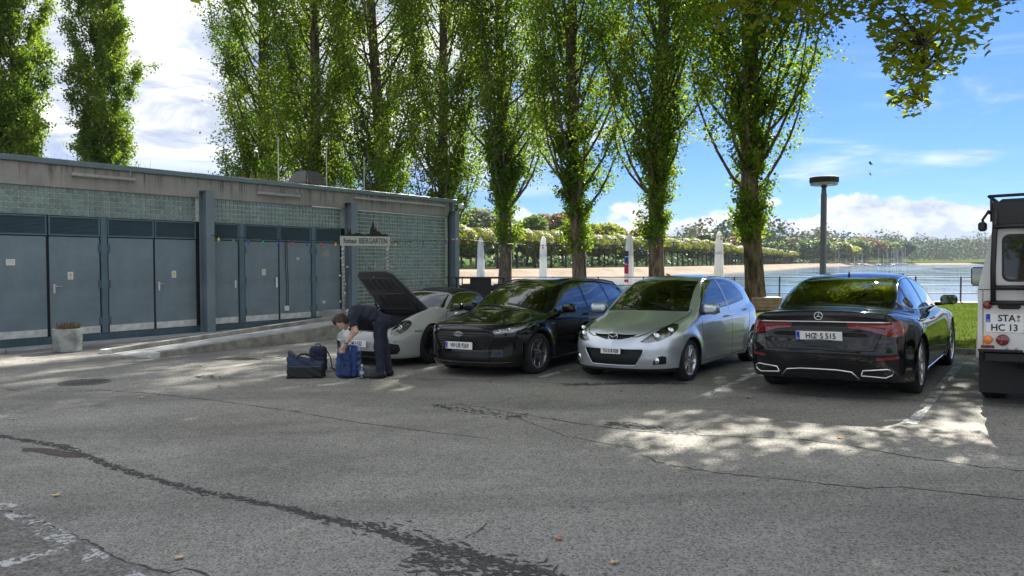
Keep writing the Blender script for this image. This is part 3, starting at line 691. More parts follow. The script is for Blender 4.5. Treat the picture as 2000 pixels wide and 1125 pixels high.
# door leaves: (left px, right px, handle side, hinge side, notice)
def door(pl, pr, handle_at=None, hinges=None, notice=None, lower=0.0, pull=False):
    a, c = sx(pl) + 0.012, sx(pr) - 0.012
    d = empty('door', (a, 0.045, 0.0), 0, bld); w = c - a
    MB().bbox((0, 0, 0.0), (w, 0.05, Zd - 0.01), 0.006).build('leaf', M_STEEL, d)
    MB().bbox((0.008, -0.004, 0.006), (w - 0.008, 0.0, 0.165), 0.002).build('kick_plate', M_KICK, d)
    if handle_at is not None:
        hx = 0.085 if handle_at < 0 else w - 0.085; b = MB(); b.bbox((hx - 0.022, -0.012, 0.92), (hx + 0.022, -0.001, 1.14), 0.004)
        sg = 1 if handle_at < 0 else -1
        if pull: b.bbox((hx - 0.03, -0.05, 0.90), (hx + 0.03, -0.012, 1.20), 0.01)
        else: b.tube([(hx, -0.01, 1.09), (hx, -0.06, 1.09), (hx + sg * 0.02, -0.065, 1.09), (hx + sg * 0.15, -0.062, 1.09)], 0.011, 8)
        b.build('handle', M_HANDLE, d)
    if hinges:
        hx = 0.0 if hinges < 0 else w
        for z in (0.28, 1.12, 1.94): MB().bbox((hx - 0.035, -0.022, z - 0.09), (hx + 0.035, -0.001, z + 0.09), 0.004).build('hinge', M_STEELD, d)
    if notice:
        k, fx, z = notice; nw, nh = (0.17, 0.13) if k == 'text' else (0.115, 0.17); x = w * fx
        MB().bbox((x - nw / 2, -0.003, z - nh / 2), (x + nw / 2, -0.0005, z + nh / 2), 0.001).build('notice', M_SIGNW, d)
        if k == 'warn':
            MB().add([(x - 0.042, -0.0045, z - 0.005), (x + 0.042, -0.0045, z - 0.005), (x, -0.0045, z + 0.068)], [(0, 1, 2)]).build('warning_triangle', M_YEL, d)
            MB().add([(x - 0.008, -0.006, z + 0.004), (x + 0.010, -0.006, z + 0.022), (x - 0.004, -0.006, z + 0.024), (x + 0.004, -0.006, z + 0.050), (x - 0.012, -0.006, z + 0.022), (x + 0.002, -0.006, z + 0.020)], [(0, 1, 2), (2, 3, 4), (1, 2, 5)]).build('lightning_mark', M_INK_B, d)
            b = MB(); 
            for q in range(3): b.box((x - 0.038, -0.0045, z - 0.030 - q * 0.018), (x + 0.038 - 0.02 * (q == 2), -0.0036, z - 0.022 - q * 0.018))
            b.build('small_print', M_GREYINK, d)
        else:
            b = MB()
            for q in range(5): b.box((x - 0.065, -0.0045, z + 0.038 - q * 0.02), (x + 0.065 - 0.03 * (q == 4), -0.0036, z + 0.044 - q * 0.02))
            b.build('small_print', M_GREYINK, d)
    return d, w
M_INK_B = simple('notice_black', (0.02, 0.02, 0.02), 0.6, var=0); M_GREYINK = simple('notice_grey', (0.40, 0.40, 0.40), 0.6, var=0)
door(-110, -12, None, -1); door(-10, 94, None, None, ('text', 0.30, 1.62)) ; door(98, 198, -1, 1, ('warn', 0.40, 1.32))
door(213, 303, None, -1); door(305, 386, -1, None, ('warn', 0.44, 1.32))
door(412, 468, 1, None); d1, _ = door(480, 546.5, 1, -1, ('warn', 0.55, 1.34), pull=True); d2, w2 = door(548, 610, None, 1); d3, w3 = door(618, 667, None, -1)
door(-235, -112, 1, None); door(-345, -238, None, -1)
for (dd, x, z, r, cm) in ((d2, 0.62, 1.72, 0.055, (0.45, 0.46, 0.42)), (d3, 0.40, 1.86, 0.13, (0.30, 0.29, 0.25)), (d3, 0.30, 0.42, 0.07, (0.48, 0.48, 0.45))):       # torn stickers
    pts = [(x + r * random.uniform(0.6, 1.1) * math.cos(a) * 1.25, z + r * random.uniform(0.6, 1.1) * math.sin(a)) for a in np.linspace(0, 2 * math.pi, 11)[:-1]]
    MB().add([(p[0], -0.0025, p[1]) for p in pts], [tuple(range(10))]).build('sticker_rest', simple('sticker_rest%d' % int(z * 100), cm, 0.7, var=0.3, vscale=30), dd)
# hanging cable with socket box on a leaf
cb = MB()
for dx in (0.18, 0.24): cb.tube([(dx, -0.02, 2.28), (dx - 0.01, -0.03, 1.6), (dx + 0.03, -0.025, 0.9), (dx + 0.02, -0.02, 0.36)], 0.008, 6)
cb.build('hanging_cable', M_INK_B, d2); MB().bbox((0.13, -0.07, 0.24), (0.26, -0.006, 0.38), 0.01).build('socket_box', M_SIGNW, d2)
# posts and louvre panels
for (pl, pr) in ((199.5, 211.5), (469.5, 478.8), (611, 617.5), (-12, -9)): MB().bbox((sx(pl), 0.02, -0.005), (sx(pr), 0.12, Zl), 0.006).build('door_post', M_FRAME, bld)
def louvre(pl, pr):
    a, c = sx(pl) + 0.01, sx(pr) - 0.01; e = empty('louvre', (a, 0.03, Zd), 0, bld); w, h = c - a, Zl - Zd - 0.02
    b = MB()
    for lo, hi in (((0, 0.012), (w, 0.045)), ((0, h - 0.03), (w, h)), ((0, 0.046), (0.03, h - 0.031)), ((w - 0.03, 0.046), (w, h - 0.031))): b.box((lo[0], 0, lo[1]), (hi[0], 0.05, hi[1]))
    b.build('louvre_frame', M_FRAME, e); b = MB(); n = 13
    for i in range(n):
        z = 0.055 + (h - 0.10) * i / (n - 1); b.add([(0.03, 0.012, z - 0.004), (w - 0.03, 0.012, z - 0.004), (w - 0.03, 0.052, z + 0.020), (0.03, 0.052, z + 0.020), (0.03, 0.012, z + 0.001), (w - 0.03, 0.012, z + 0.001), (w - 0.03, 0.052, z + 0.025), (0.03, 0.052, z + 0.025)], [(0, 1, 2, 3), (4, 7, 6, 5), (0, 4, 5, 1), (2, 6, 7, 3)])
    tag(b.build('louvre_slats', M_FRAME, e), kind='stuff'); MB().box((0.03, 0.058, 0.03), (w - 0.03, 0.062, h - 0.03)).build('louvre_back', M_VOID_B, e)
M_VOID_B = simple('louvre_dark', (0.01, 0.012, 0.014), 0.8, var=0)
for pl, pr in ((-110, -12), (-10, 95), (97, 199), (212, 304), (304.5, 386), (412, 469), (479.5, 546.5), (547.5, 610.5), (618, 668)): louvre(pl, pr)
MB().box((X0, 0.075, -0.004), (sx(690), 0.155, Zl)).build('door_backing', M_VOID_B, bld)
# glazed tiles: proud of their mortar bed
def tile_mat(name, c, c2):
    t = NT(name); oi = t.node('ShaderNodeObjectInfo'); at_ = t.node('ShaderNodeAttribute'); at_.attribute_name = 'tone'; r = t.math('ADD', oi.outputs['Random'], at_.outputs['Fac']); r = t.math('FRACT', r)
    v = t.pos(); n = t.noise(v, 3.0, 5, 0.6); col = t.mix(r, (*c, 1), (*c2, 1)); col = t.hsv(col, val=t.map(n, 0.3, 0.7, 0.75, 1.2)); t.set(col=col, rough=t.map(n, 0.3, 0.7, 0.14, 0.3), spec=0.5); return t.m
M_TILE = tile_mat('green_grey_tile', (0.160, 0.215, 0.205), (0.225, 0.278, 0.262))
TP = 0.118; tme = MB().bbox((-0.051, 0, -0.051), (0.051, 0.03, 0.051), 0.005).mesh('tile')
tw = empty('tile_band', (0, 0, 0), 0, bld)
nrow = 5; band0 = sx(0) - 0.3; ncol = 58; cnt = 0
far = []
for (pa, pb, z0, z1) in ((-60, 386, Zl + 0.005, Zt), (412, 668, Zl + 0.005, Zt), (693, 872, 0.05, Zt)):
    a, c = sx(pa), sx(pb); nc = int((c - a) / TP); nr = int((z1 - z0) / TP)
    for i in range(nc):
        for j in range(nr):
            x = a + (i + 0.5) * (c - a) / nc; z = z0 + (j + 0.5) * (z1 - z0) / nr
            if pa < 0 and cnt < 300: cnt += 1; o = obj('tile', tme, M_TILE, tw); o.location = (x, 0.045 + random.uniform(-0.002, 0.002), z); o.rotation_euler = (random.gauss(0, 0.006), 0, random.gauss(0, 0.006))
            else: far.append((x, z))
print('tiles', cnt, len(far))
V = []; F = []; Tn = []
for (x, z) in far:
    o = len(V); r1, r2 = random.gauss(0, 0.006), random.gauss(0, 0.006); tn = random.random(); h_, b_ = 0.051, 0.047
    ring0 = [(x - h_, 0.075, z - h_), (x + h_, 0.075, z - h_), (x + h_, 0.075, z + h_), (x - h_, 0.075, z + h_)]; ring1 = [(x + sx_ * b_, 0.045 + r1 * sx_ * 0.05 + r2 * sz_ * 0.05, z + sz_ * b_) for sx_, sz_ in ((-1, -1), (1, -1), (1, 1), (-1, 1))]
    V += ring0 + ring1; Tn += [tn] * 8; F += [(o + 4, o + 5, o + 6, o + 7)] + [(o + i, o + (i + 1) % 4, o + 4 + (i + 1) % 4, o + 4 + i) for i in range(4)]
me = mesh_tris('wall_tiles', V, F, smooth=False); at = me.attributes.new('tone', 'FLOAT', 'POINT'); at.data.foreach_set('value', np.array(Tn, np.float32))
tag(obj('wall_tiles', me, M_TILE, bld), kind='stuff')
MB().box((band0 - 0.6, 0.068, Zl), (sx(668), 0.158, Zt)).build('tile_bed', M_MORTAR, tw); MB().box((sx(690), 0.068, -0.004), (X1, 0.158, Zt - 0.002)).build('tile_bed', M_MORTAR, tw)
# wall lights and pipes under the coping
M_TUBE = simple('lamp_tube', (0.34, 0.33, 0.31), 0.45, var=0.15); M_PIPE = simple('white_pipe', (0.62, 0.62, 0.60), 0.4, var=0.1)
def walllight(pa, pb, z, bracket):
    a, c = sx(pa), sx(pb); e = empty('wall_light', (a, -0.05, z), 0, bld); MB().bbox((0, -0.05, -0.035), (c - a, 0.03, 0.035), 0.012).build('housing', M_TUBE, e); b = MB()
    for x in bracket: b.tube([(x * (c - a), 0.0, 0.0), (x * (c - a), -0.01, 0.20), (x * (c - a) + 0.1, 0.03, 0.24)], 0.012, 6)
    b.build('bracket', M_TUBE, e, True)
walllight(141, 264, 3.56, (0.93,)); walllight(502, 585, 3.50, (0.05, 0.93)); walllight(690, 866, 3.60, (0.02,))
MB().tube([(sx(610), -0.02, 3.24), (sx(668), -0.02, 3.235)], 0.022, 8).build('pipe', M_PIPE, bld, True); MB().tube([(sx(692), -0.02, 3.225), (sx(868), -0.02, 3.20)], 0.022, 8).build('pipe', M_PIPE, bld, True)
s_ = cols[3]; b = MB()
for k in range(3): b.tube([(s_ - 0.12 + 0.05 * k, -0.02, 3.80), (s_ - 0.08 + 0.05 * k, -0.04, 3.5), (s_ - 0.2 + 0.03 * k, -0.03, 3.2), (s_ - 0.2 + 0.02 * k, -0.03, 0.0)], 0.010, 6)
b.build('downpipe', M_INK_B, bld, True)
e = empty('floodlight', (s_ + 0.25, -0.25, 3.62), 0, bld); MB().bbox((-0.10, -0.08, -0.09), (0.10, 0.06, 0.09), 0.03).build('housing', M_PIPE, e); MB().tube([(0, 0, -0.09), (-0.05, 0.1, -0.25), (-0.2, 0.2, -0.3)], 0.014, 6).build('arm', M_INK_B, e, True)
# ---- things on the roof
def on_roof(px, Yin): return bld.matrix_world
bpy.context.view_layer.update()
def wl_(x, y, z): return bld.matrix_world @ Vector((x, y, z))
vent = empty('roof_vent', wl_(sx(590) + 2.35, 2.6, Zc - 0.05), R(90 - WA)); tag(vent, 'grey metal vent hood standing on the flat roof among dry grass', 'vent')
M_VENT = simple('weathered_zinc', (0.085, 0.08, 0.085), 0.6, metal=0.3, var=0.25, vscale=6)
MB().bbox((-0.30, -0.30, -0.02), (0.30, 0.30, 0.42), 0.02).build('shaft', M_VENT, vent)
b = MB(); lo_, hi_ = 0.50, 0.26; b.add([(-lo_, -lo_, 0.40), (lo_, -lo_, 0.40), (lo_, lo_, 0.40), (-lo_, lo_, 0.40), (-hi_, -hi_, 0.80), (hi_, -hi_, 0.80), (hi_, hi_, 0.80), (-hi_, hi_, 0.80), (-lo_, -lo_, 0.36), (lo_, -lo_, 0.36), (lo_, lo_, 0.36), (-lo_, lo_, 0.36)], [(4, 5, 6, 7), (0, 1, 5, 4), (1, 2, 6, 5), (2, 3, 7, 6), (3, 0, 4, 7), (8, 9, 1, 0), (9, 10, 2, 1), (10, 11, 3, 2), (11, 8, 0, 3), (8, 11, 10, 9)]); b.build('hood', M_VENT, vent)
for (px, hh_, nm) in ((552, 1.45, 'left of the roof vent'), (649, 1.30, 'right of the roof vent'), (724, 1.25, 'nearest the sign')):
    o = MB().tube([(0, 0, -0.03), (0, 0, hh_)], [0.016, 0.010], 6).build('lightning_rod', M_PIPE); o.location = wl_(sx(px) + 0.5, 0.8, Zc - 0.05); tag(o, 'thin pale lightning rod on the roof ' + nm, 'rod', 'lightning rods on the roof')
n = 5200; gx = np.concatenate([rng.uniform(-3, WLEN - 0.6, n // 2), rng.normal(sx(590) + 0.3, 1.3, n // 2)]); gx = np.clip(gx, -4, WLEN - 0.4); gy = rng.uniform(0.5, 4.5, n); cl = np.sin(gx * 2.1) + np.sin(gx * 0.9 + gy) > 0.1
keep = cl | (rng.random(n) < 0.15); gx, gy = gx[keep], gy[keep]
n = len(gx); Hh = rng.gamma(3.0, 0.07, n) + 0.05; an = rng.uniform(0, 6.28, n); w = 0.007; le = rng.normal(0, 0.10, (n, 2))
P0_ = np.stack([gx - np.cos(an) * w, gy - np.sin(an) * w, np.full(n, Zc - 0.08)], 1); P1_ = np.stack([gx + np.cos(an) * w, gy + np.sin(an) * w, np.full(n, Zc - 0.08)], 1); P2_ = np.stack([gx + le[:, 0], gy + le[:, 1], Zc - 0.08 + Hh], 1)
me = mesh_tris('roof_grass', np.stack([P0_, P1_, P2_], 1).reshape(-1, 3), np.arange(3 * n).reshape(-1, 3), smooth=False); at = me.attributes.new('tone', 'FLOAT', 'POINT'); at.data.foreach_set('value', np.repeat(rng.uniform(0, 1, n), 3).astype(np.float32))
o = obj('roof_grass', me, foliage('dry_grass', (0.20, 0.15, 0.06), (0.30, 0.23, 0.11), (0.16, 0.17, 0.05), 0.3)); o.matrix_world = bld.matrix_world.copy(); tag(o, 'dry straw coloured grass growing on the flat roof', 'grass', kind='stuff')
# ---- ramp with two kerb walls
ramp = empty('ramp', (W0.x, W0.y, 0), R(90 - WA)); tag(ramp, 'long concrete ramp with low kerb walls along the building', 'ramp')
M_RAMP = simple('ramp_concrete', (0.36, 0.37, 0.37), 0.8, var=0.15, vscale=4, bump=0.2, bscale=50); M_KWALL = simple('old_concrete_wall', (0.30, 0.285, 0.25), 0.9, var=0.35, vscale=3.5, bump=0.5, bscale=25); M_LIMEW = simple('white_end_paint', (0.62, 0.62, 0.60), 0.7, var=0.15)
sl = 0.40 / 7.4
def rz(s_): return -0.205 + max(0.0, min(0.40, (s_ - 0.95) * sl))
MB().add([(0.95, -3.62, rz(0.95)), (8.4, -3.62, rz(8.4)), (8.4, -2.42, rz(8.4)), (0.95, -2.42, rz(0.95)), (0.95, -3.62, -0.5), (8.4, -3.62, -0.5), (8.4, -2.42, -0.5), (0.95, -2.42, -0.5)], [(0, 1, 2, 3), (4, 7, 6, 5), (0, 4, 5, 1), (1, 5, 6, 2), (2, 6, 7, 3), (3, 7, 4, 0)]).build('ramp_slab', M_RAMP, ramp)
for (y0, y1, up, s0) in ((-3.84, -3.63, 0.085, 1.10), (-2.41, -2.22, 0.085, 0.90)):
    s_ = s0; k = 0
    while s_ < 8.4:
        s2 = min(8.4, s_ + (0.16 if k == 0 else 1.85)); za, zb_ = rz(s_) + up, rz(s2) + up; g = 0.006
        b = MB(); b.add([(s_ + g, y0, -0.6), (s2, y0, -0.6), (s2, y1, -0.6), (s_ + g, y1, -0.6), (s_ + g, y0, za), (s2, y0, zb_), (s2, y1, zb_), (s_ + g, y1, za)], [(0, 3, 2, 1), (4, 5, 6, 7), (0, 1, 5, 4), (1, 2, 6, 5), (2, 3, 7, 6), (3, 0, 4, 7)])
        b.build('kerb_block', M_LIMEW if k == 0 else M_KWALL, ramp); s_ = s2; k += 1
MB().bbox((8.41, -3.84, -0.6), (13.2, -0.02, 0.19), 0.01).build('landing', M_RAMP, ramp)
MB().bbox((-1.0, -0.55, -0.6), (8.4, 0.02, -0.165), 0.01).build('apron', M_RAMP, ramp)
# ---- planter
pt = stand(empty('planter'), *G(132, 687)[:2], 0); tag(pt, 'round concrete planter with withered stalks in front of the steel doors', 'planter')
M_POT = simple('weathered_pot', (0.26, 0.28, 0.27), 0.85, var=0.35, vscale=5, bump=0.4, bscale=20)
MB().lathe([(0.24, 0.0), (0.262, 0.02), (0.27, 0.25), (0.275, 0.46), (0.268, 0.475), (0.235, 0.475), (0.23, 0.42), (0.0, 0.42)], 36).build('pot', M_POT, pt, 'auto')
b = MB()
for i in range(150):
    a, r = random.uniform(0, 6.28), 0.21 * math.sqrt(random.random()); x, y = r * math.cos(a), r * math.sin(a); h_ = random.uniform(0.06, 0.20); b.tube([(x, y, 0.41), (x * 1.15 + random.gauss(0, 0.015), y * 1.15 + random.gauss(0, 0.015), 0.41 + h_)], [0.007, 0.004], 4)
b.build('withered_stalks', simple('dead_stalk', (0.16, 0.105, 0.055), 0.9, var=0.4, vscale=30), pt)
MB().lathe([(0.0, 0.425), (0.232, 0.425)], 24, caps=False).build('soil', simple('pot_soil', (0.05, 0.035, 0.025), 0.95), pt)
b = MB().bbox((-0.3, -0.12, -0.02), (0.3, 0.12, 0.10), 0.03).build('stone_block', M_KWALL); stand(b, *G(-12, 690)[:2], 35); tag(b, 'low grey stone block at the left foot of the building', 'stone')
# ---------------------------------------------------------------- trees
def leaf_arrays(P, size, aspect=0.75, up=0.25, seed=0, tone=None, droop=0.0):
    """one small bent quad per point"""
    r = np.random.default_rng(seed); n = len(P); size = np.asarray(size) * np.ones(n)
    nr = r.normal(0, 1, (n, 3)); nr[:, 2] = np.abs(nr[:, 2]) * 0.8 + up; nr /= np.linalg.norm(nr, axis=1, keepdims=True)
    t = r.normal(0, 1, (n, 3)); t[:, 2] -= droop; t -= nr * (t * nr).sum(1, keepdims=True); t /= np.linalg.norm(t, axis=1, keepdims=True); b = np.cross(nr, t)
    s = size[:, None]; V = np.stack([P - t * s * 0.5, P + b * s * 0.5 * aspect + t * s * 0.05 + nr * s * 0.06, P + t * s * 0.55, P - b * s * 0.5 * aspect + t * s * 0.05 + nr * s * 0.06], 1).reshape(-1, 3)
    F = np.arange(4 * n).reshape(-1, 4); T = np.repeat(r.uniform(0, 1, n) if tone is None else np.clip(tone, 0, 1), 4)
    return V, F, T
def star_arrays(P, size, seed=0, tone=None):
    """five-lobed maple leaf outline, one face per leaf"""
    r = np.random.default_rng(seed); n = len(P); size = np.asarray(size) * np.ones(n)
    nr = r.normal(0, 0.65, (n, 3)); nr[:, 2] = np.abs(nr[:, 2]) + 0.7; nr /= np.linalg.norm(nr, axis=1, keepdims=True)
    t = r.normal(0, 1, (n, 3)); t[:, 2] -= 0.7; t -= nr * (t * nr).sum(1, keepdims=True); t /= np.linalg.norm(t, axis=1, keepdims=True); b = np.cross(nr, t)
    O = [(-0.42, 0.0), (-0.40, 0.30), (-0.22, 0.26), (-0.02, 0.56), (0.06, 0.26), (0.58, 0.0), (0.06, -0.26), (-0.02, -0.56), (-0.22, -0.26), (-0.40, -0.30)]
    s = size[:, None]; V = np.stack([P + t * s * u + b * s * w + nr * s * (-0.16 * abs(w)) for u, w in O], 1).reshape(-1, 3)
    return V, np.arange(10 * n).reshape(-1, 10), np.repeat(r.uniform(0, 1, n) if tone is None else np.clip(tone, 0, 1), 10)
def leaf_mesh(name, V, F, T):
    me = mesh_tris(name, V, F, smooth=False); at = me.attributes.new('tone', 'FLOAT', 'POINT'); at.data.foreach_set('value', T.astype(np.float32)); return me
def bark(name, c1, c2):
    t = NT(name); v = t.pos((1.0, 1.0, 0.16)); n = t.noise(v, 9.0, 6, 0.65, 0.6); n2 = t.noise(t.pos(), 3.0, 4, 0.6)
    t.set(col=t.mix(t.map(n, 0.36, 0.62), (*c1, 1), (*c2, 1)), rough=0.95); t.b.inputs['Specular IOR Level'].default_value = 0.15
    t.set(col=t.hsv(t.mix(t.map(n, 0.36, 0.62), (*c1, 1), (*c2, 1)), val=t.map(n2, 0.3, 0.7, 0.8, 1.2))); t.bump(n, 1.0, 0.06); return t.m
M_BARK = bark('poplar_bark', (0.045, 0.034, 0.024), (0.17, 0.13, 0.09)); M_BARK2 = bark('maple_bark', (0.04, 0.033, 0.027), (0.12, 0.10, 0.08))
M_POP = foliage('poplar_leaf', (0.062, 0.106, 0.016), (0.120, 0.178, 0.024), (0.205, 0.245, 0.040), 0.55)
M_MAP = foliage('maple_leaf', (0.11, 0.16, 0.02), (0.20, 0.255, 0.026), (0.31, 0.32, 0.04), 0.65)
def trunk_mesh(name, H, r0, r1, seed, flare=1.35, lean=0.15):
    r = random.Random(seed); n = 22; zs = [-0.15, 0.0, 0.25, 0.6, 1.1, 1.8, 2.6, 3.5, 4.6, 6, 8, 10, 12.5, 15, 17.5, 20, 22, 25, 28]; zs = [z for z in zs if z < H]; V = []; F = []
    ph = [r.uniform(0, 6.28) for _ in range(8)]
    for z in zs:
        t = max(0, z) / H; rad = r0 * (1 - t) ** 0.8 + r1 * t; fl = 1 + (flare - 1) * math.exp(-max(z, 0) / 0.45)
        cx, cy = lean * math.sin(z * 0.35 + ph[0]), lean * math.cos(z * 0.27 + ph[1])
        for k in range(n):
            a = 2 * math.pi * k / n; rr = rad * fl * (1 + 0.07 * math.sin(5 * a + ph[2] + z * 0.3) + 0.05 * math.sin(9 * a + ph[3] - z * 0.5) + 0.10 * (fl - 1) * 3 * math.sin(4 * a + ph[4]))
            V.append((cx + rr * math.cos(a), cy + rr * math.sin(a), z))
    for i in range(len(zs) - 1):
        for k in range(n): F.append((i * n + k, i * n + (k + 1) % n, (i + 1) * n + (k + 1) % n, (i + 1) * n + k))
    axis = lambda z: (lean * math.sin(z * 0.35 + ph[0]), lean * math.cos(z * 0.27 + ph[1]))
    return mesh_tris(name, V, F), axis
def poplar_meshes(seed, H=22.0, r0=0.30, rad=2.4, start=2.3, nl=36000, skirt=11000, first=3.9, ls=1.0):
    r = random.Random(seed); nr = np.random.default_rng(seed); tm_, axis = trunk_mesh('trunk', H, r0, 0.03, seed)
    b = MB(); pts = []
    nl_ = 58 if H < 25 else 80
    for i in range(nl_):                                    # steep limbs
        z0 = first + (H - 3.3 - first) * (i / nl_) ** 1.15 + r.uniform(-0.3, 0.3); a = i * 2.399 + r.uniform(-0.5, 0.5); env = rad * (0.55 + 0.55 * math.sin(math.pi * min(1, (z0 + 2.5) / H) ** 0.85))
        env *= 1 + 0.30 * min(1.0, max(0.0, (z0 - 8.5) / 3.0)) * (H < 27)  # crowns widened above the view so they shade more ground
        reach = env * r.uniform(0.40, 0.98) * (1.0 if z0 < H * 0.6 else 0.75); ln = r.uniform(3.4, 6.2) * (1 if z0 < H * 0.65 else 0.7); cx, cy = axis(z0); P = []
        for k in range(7):
            t = k / 6; d = reach * (1 - (1 - t) ** 1.9); P.append((cx + math.cos(a) * d + r.gauss(0, 0.07) * t, cy + math.sin(a) * d + r.gauss(0, 0.07) * t, z0 + ln * t ** 1.15))
        b.tube(P, [0.058 * (1 - k / 6.6) * (1.25 - z0 / H) + 0.008 for k in range(7)], 5, False)
        P = np.array(P); w = 1.0 if z0 < H * 0.6 else 0.7
        for q in range(int(10 * w) + 5):                       # twigs with leaf tufts
            t = r.uniform(0.22, 1.0) ** 0.8 * 5.999; k = int(t); c = P[k] + (P[k + 1] - P[k]) * (t - k); tw = np.array([r.gauss(0, 0.42), r.gauss(0, 0.42), r.uniform(0.1, 0.9)]); pts.append((c, c + tw, z0))
    LP = []; per = max(6, nl // len(pts))
    for (c, e, z0) in pts:
        t = nr.uniform(0.15, 1.1, per)[:, None]; LP.append(c + (e - c) * t + nr.normal(0, 0.20, (per, 3)))
    # leafy shoots on the trunk itself
    sk = []
    for i in range(80):
        z = start + (7.0 - start) * r.random(); a = r.uniform(0, 6.28); cx, cy = axis(z); k = skirt // 80; out = r.uniform(0.35, 0.90) * (0.80 + 0.12 * (z - start)); t = nr.uniform(0.25, 1, k)[:, None]
        c = np.array([cx, cy, z]); e = c + np.array([math.cos(a) * out, math.sin(a) * out, r.uniform(0.35, 1.0)]); sk.append(c + (e - c) * t + nr.normal(0, 0.12, (k, 3)))
    up = []
    for i in range(60):
        z = r.uniform(5.0, H - 1.5); a = r.uniform(0, 6.28); cx, cy = axis(z); k = 30; t = nr.uniform(0.2, 1, k)[:, None]; c = np.array([cx, cy, z]); e = c + np.array([math.cos(a) * 0.8, math.sin(a) * 0.8, 0.8]); up.append(c + (e - c) * t + nr.normal(0, 0.15, (k, 3)))
    P = np.concatenate(LP + sk + up); tone = nr.normal(0.45, 0.2, len(P)) + 0.25 * np.sin(P[:, 0] * 1.7 + P[:, 2] * 0.9 + seed)
    lm = leaf_mesh('crown', *leaf_arrays(P, nr.uniform(0.075, 0.14, len(P)) * ls, 0.85, 0.1, seed, tone, 0.5))
    return tm_, b.mesh('limbs', True), lm
POPT = [poplar_meshes(11, rad=2.35, nl=58000, H=26.0, start=2.0), poplar_meshes(23, rad=2.2, start=2.2, nl=58000, H=26.0), poplar_meshes(37, rad=2.5, start=2.0, nl=56000, H=26.0), poplar_meshes(41, H=29.0, rad=2.7, start=1.6, first=2.4, nl=72000, r0=0.32), poplar_meshes(59, H=24.0, rad=2.1, start=1.0, first=1.6, nl=70000, r0=0.28, ls=1.5)]
def poplar(x, y, k, rz, sc, label, rs=1.0, px=0):
    e = empty('poplar_tree', (x, y, GZ(min(x, 30), min(y, 27))), rz); tag(e, label, 'tree', 'row of tall poplars'); e.scale = (sc * rs, sc * rs, sc)
    t, l, c = POPT[k]; obj('trunk', t, M_BARK, e); obj('limbs', l, M_BARK, e); obj('crown', c, M_POP, e); return e
def at_d(px, Y): return ((px - 1000) / PXF * Y, Y)
for (px, Y, k, rz, sc, rs, lab) in ((1470, 25.6, 0, 0.3, 1.0, 1.0, 'rightmost tall poplar, trunk behind the silver hatchback and a leafy skirt'), (1288, 29.5, 1, 2.0, 1.0, 1.0, 'tall poplar second from the right, between two closed parasols'),
        (1124, 32.0, 2, 4.1, 1.0, 1.0, 'tall poplar rising behind the roof of the black estate car'), (982, 36.0, 1, 5.2, 1.02, 1.0, 'tall poplar just right of the building beside the bar table'),
        (866, 37.0, 3, 0.9, 0.95, 0.95, 'poplar rising over the right end of the building roof'), (735, 38.0, 3, 2.7, 1.0, 1.05, 'poplar above the lightning rod nearest the sign'),
        (618, 39.0, 3, 1.2, 0.98, 1.05, 'poplar directly behind the roof vent'), (520, 41.0, 3, 4.4, 1.02, 1.08, 'leftmost poplar of the dense row, its left side against cloud'),
        (208, 52.0, 4, 0.2, 0.95, 0.92, 'lone slender poplar behind the left part of the roof'), (32, 50.0, 4, 3.3, 1.05, 0.85, 'poplar at the left edge of the picture'), (-110, 50.0, 0, 1.3, 1.0, 1.0, 'poplar just beyond the left edge')):
    x, y = at_d(px, Y); poplar(x, y, k, rz, sc, lab, rs, px)
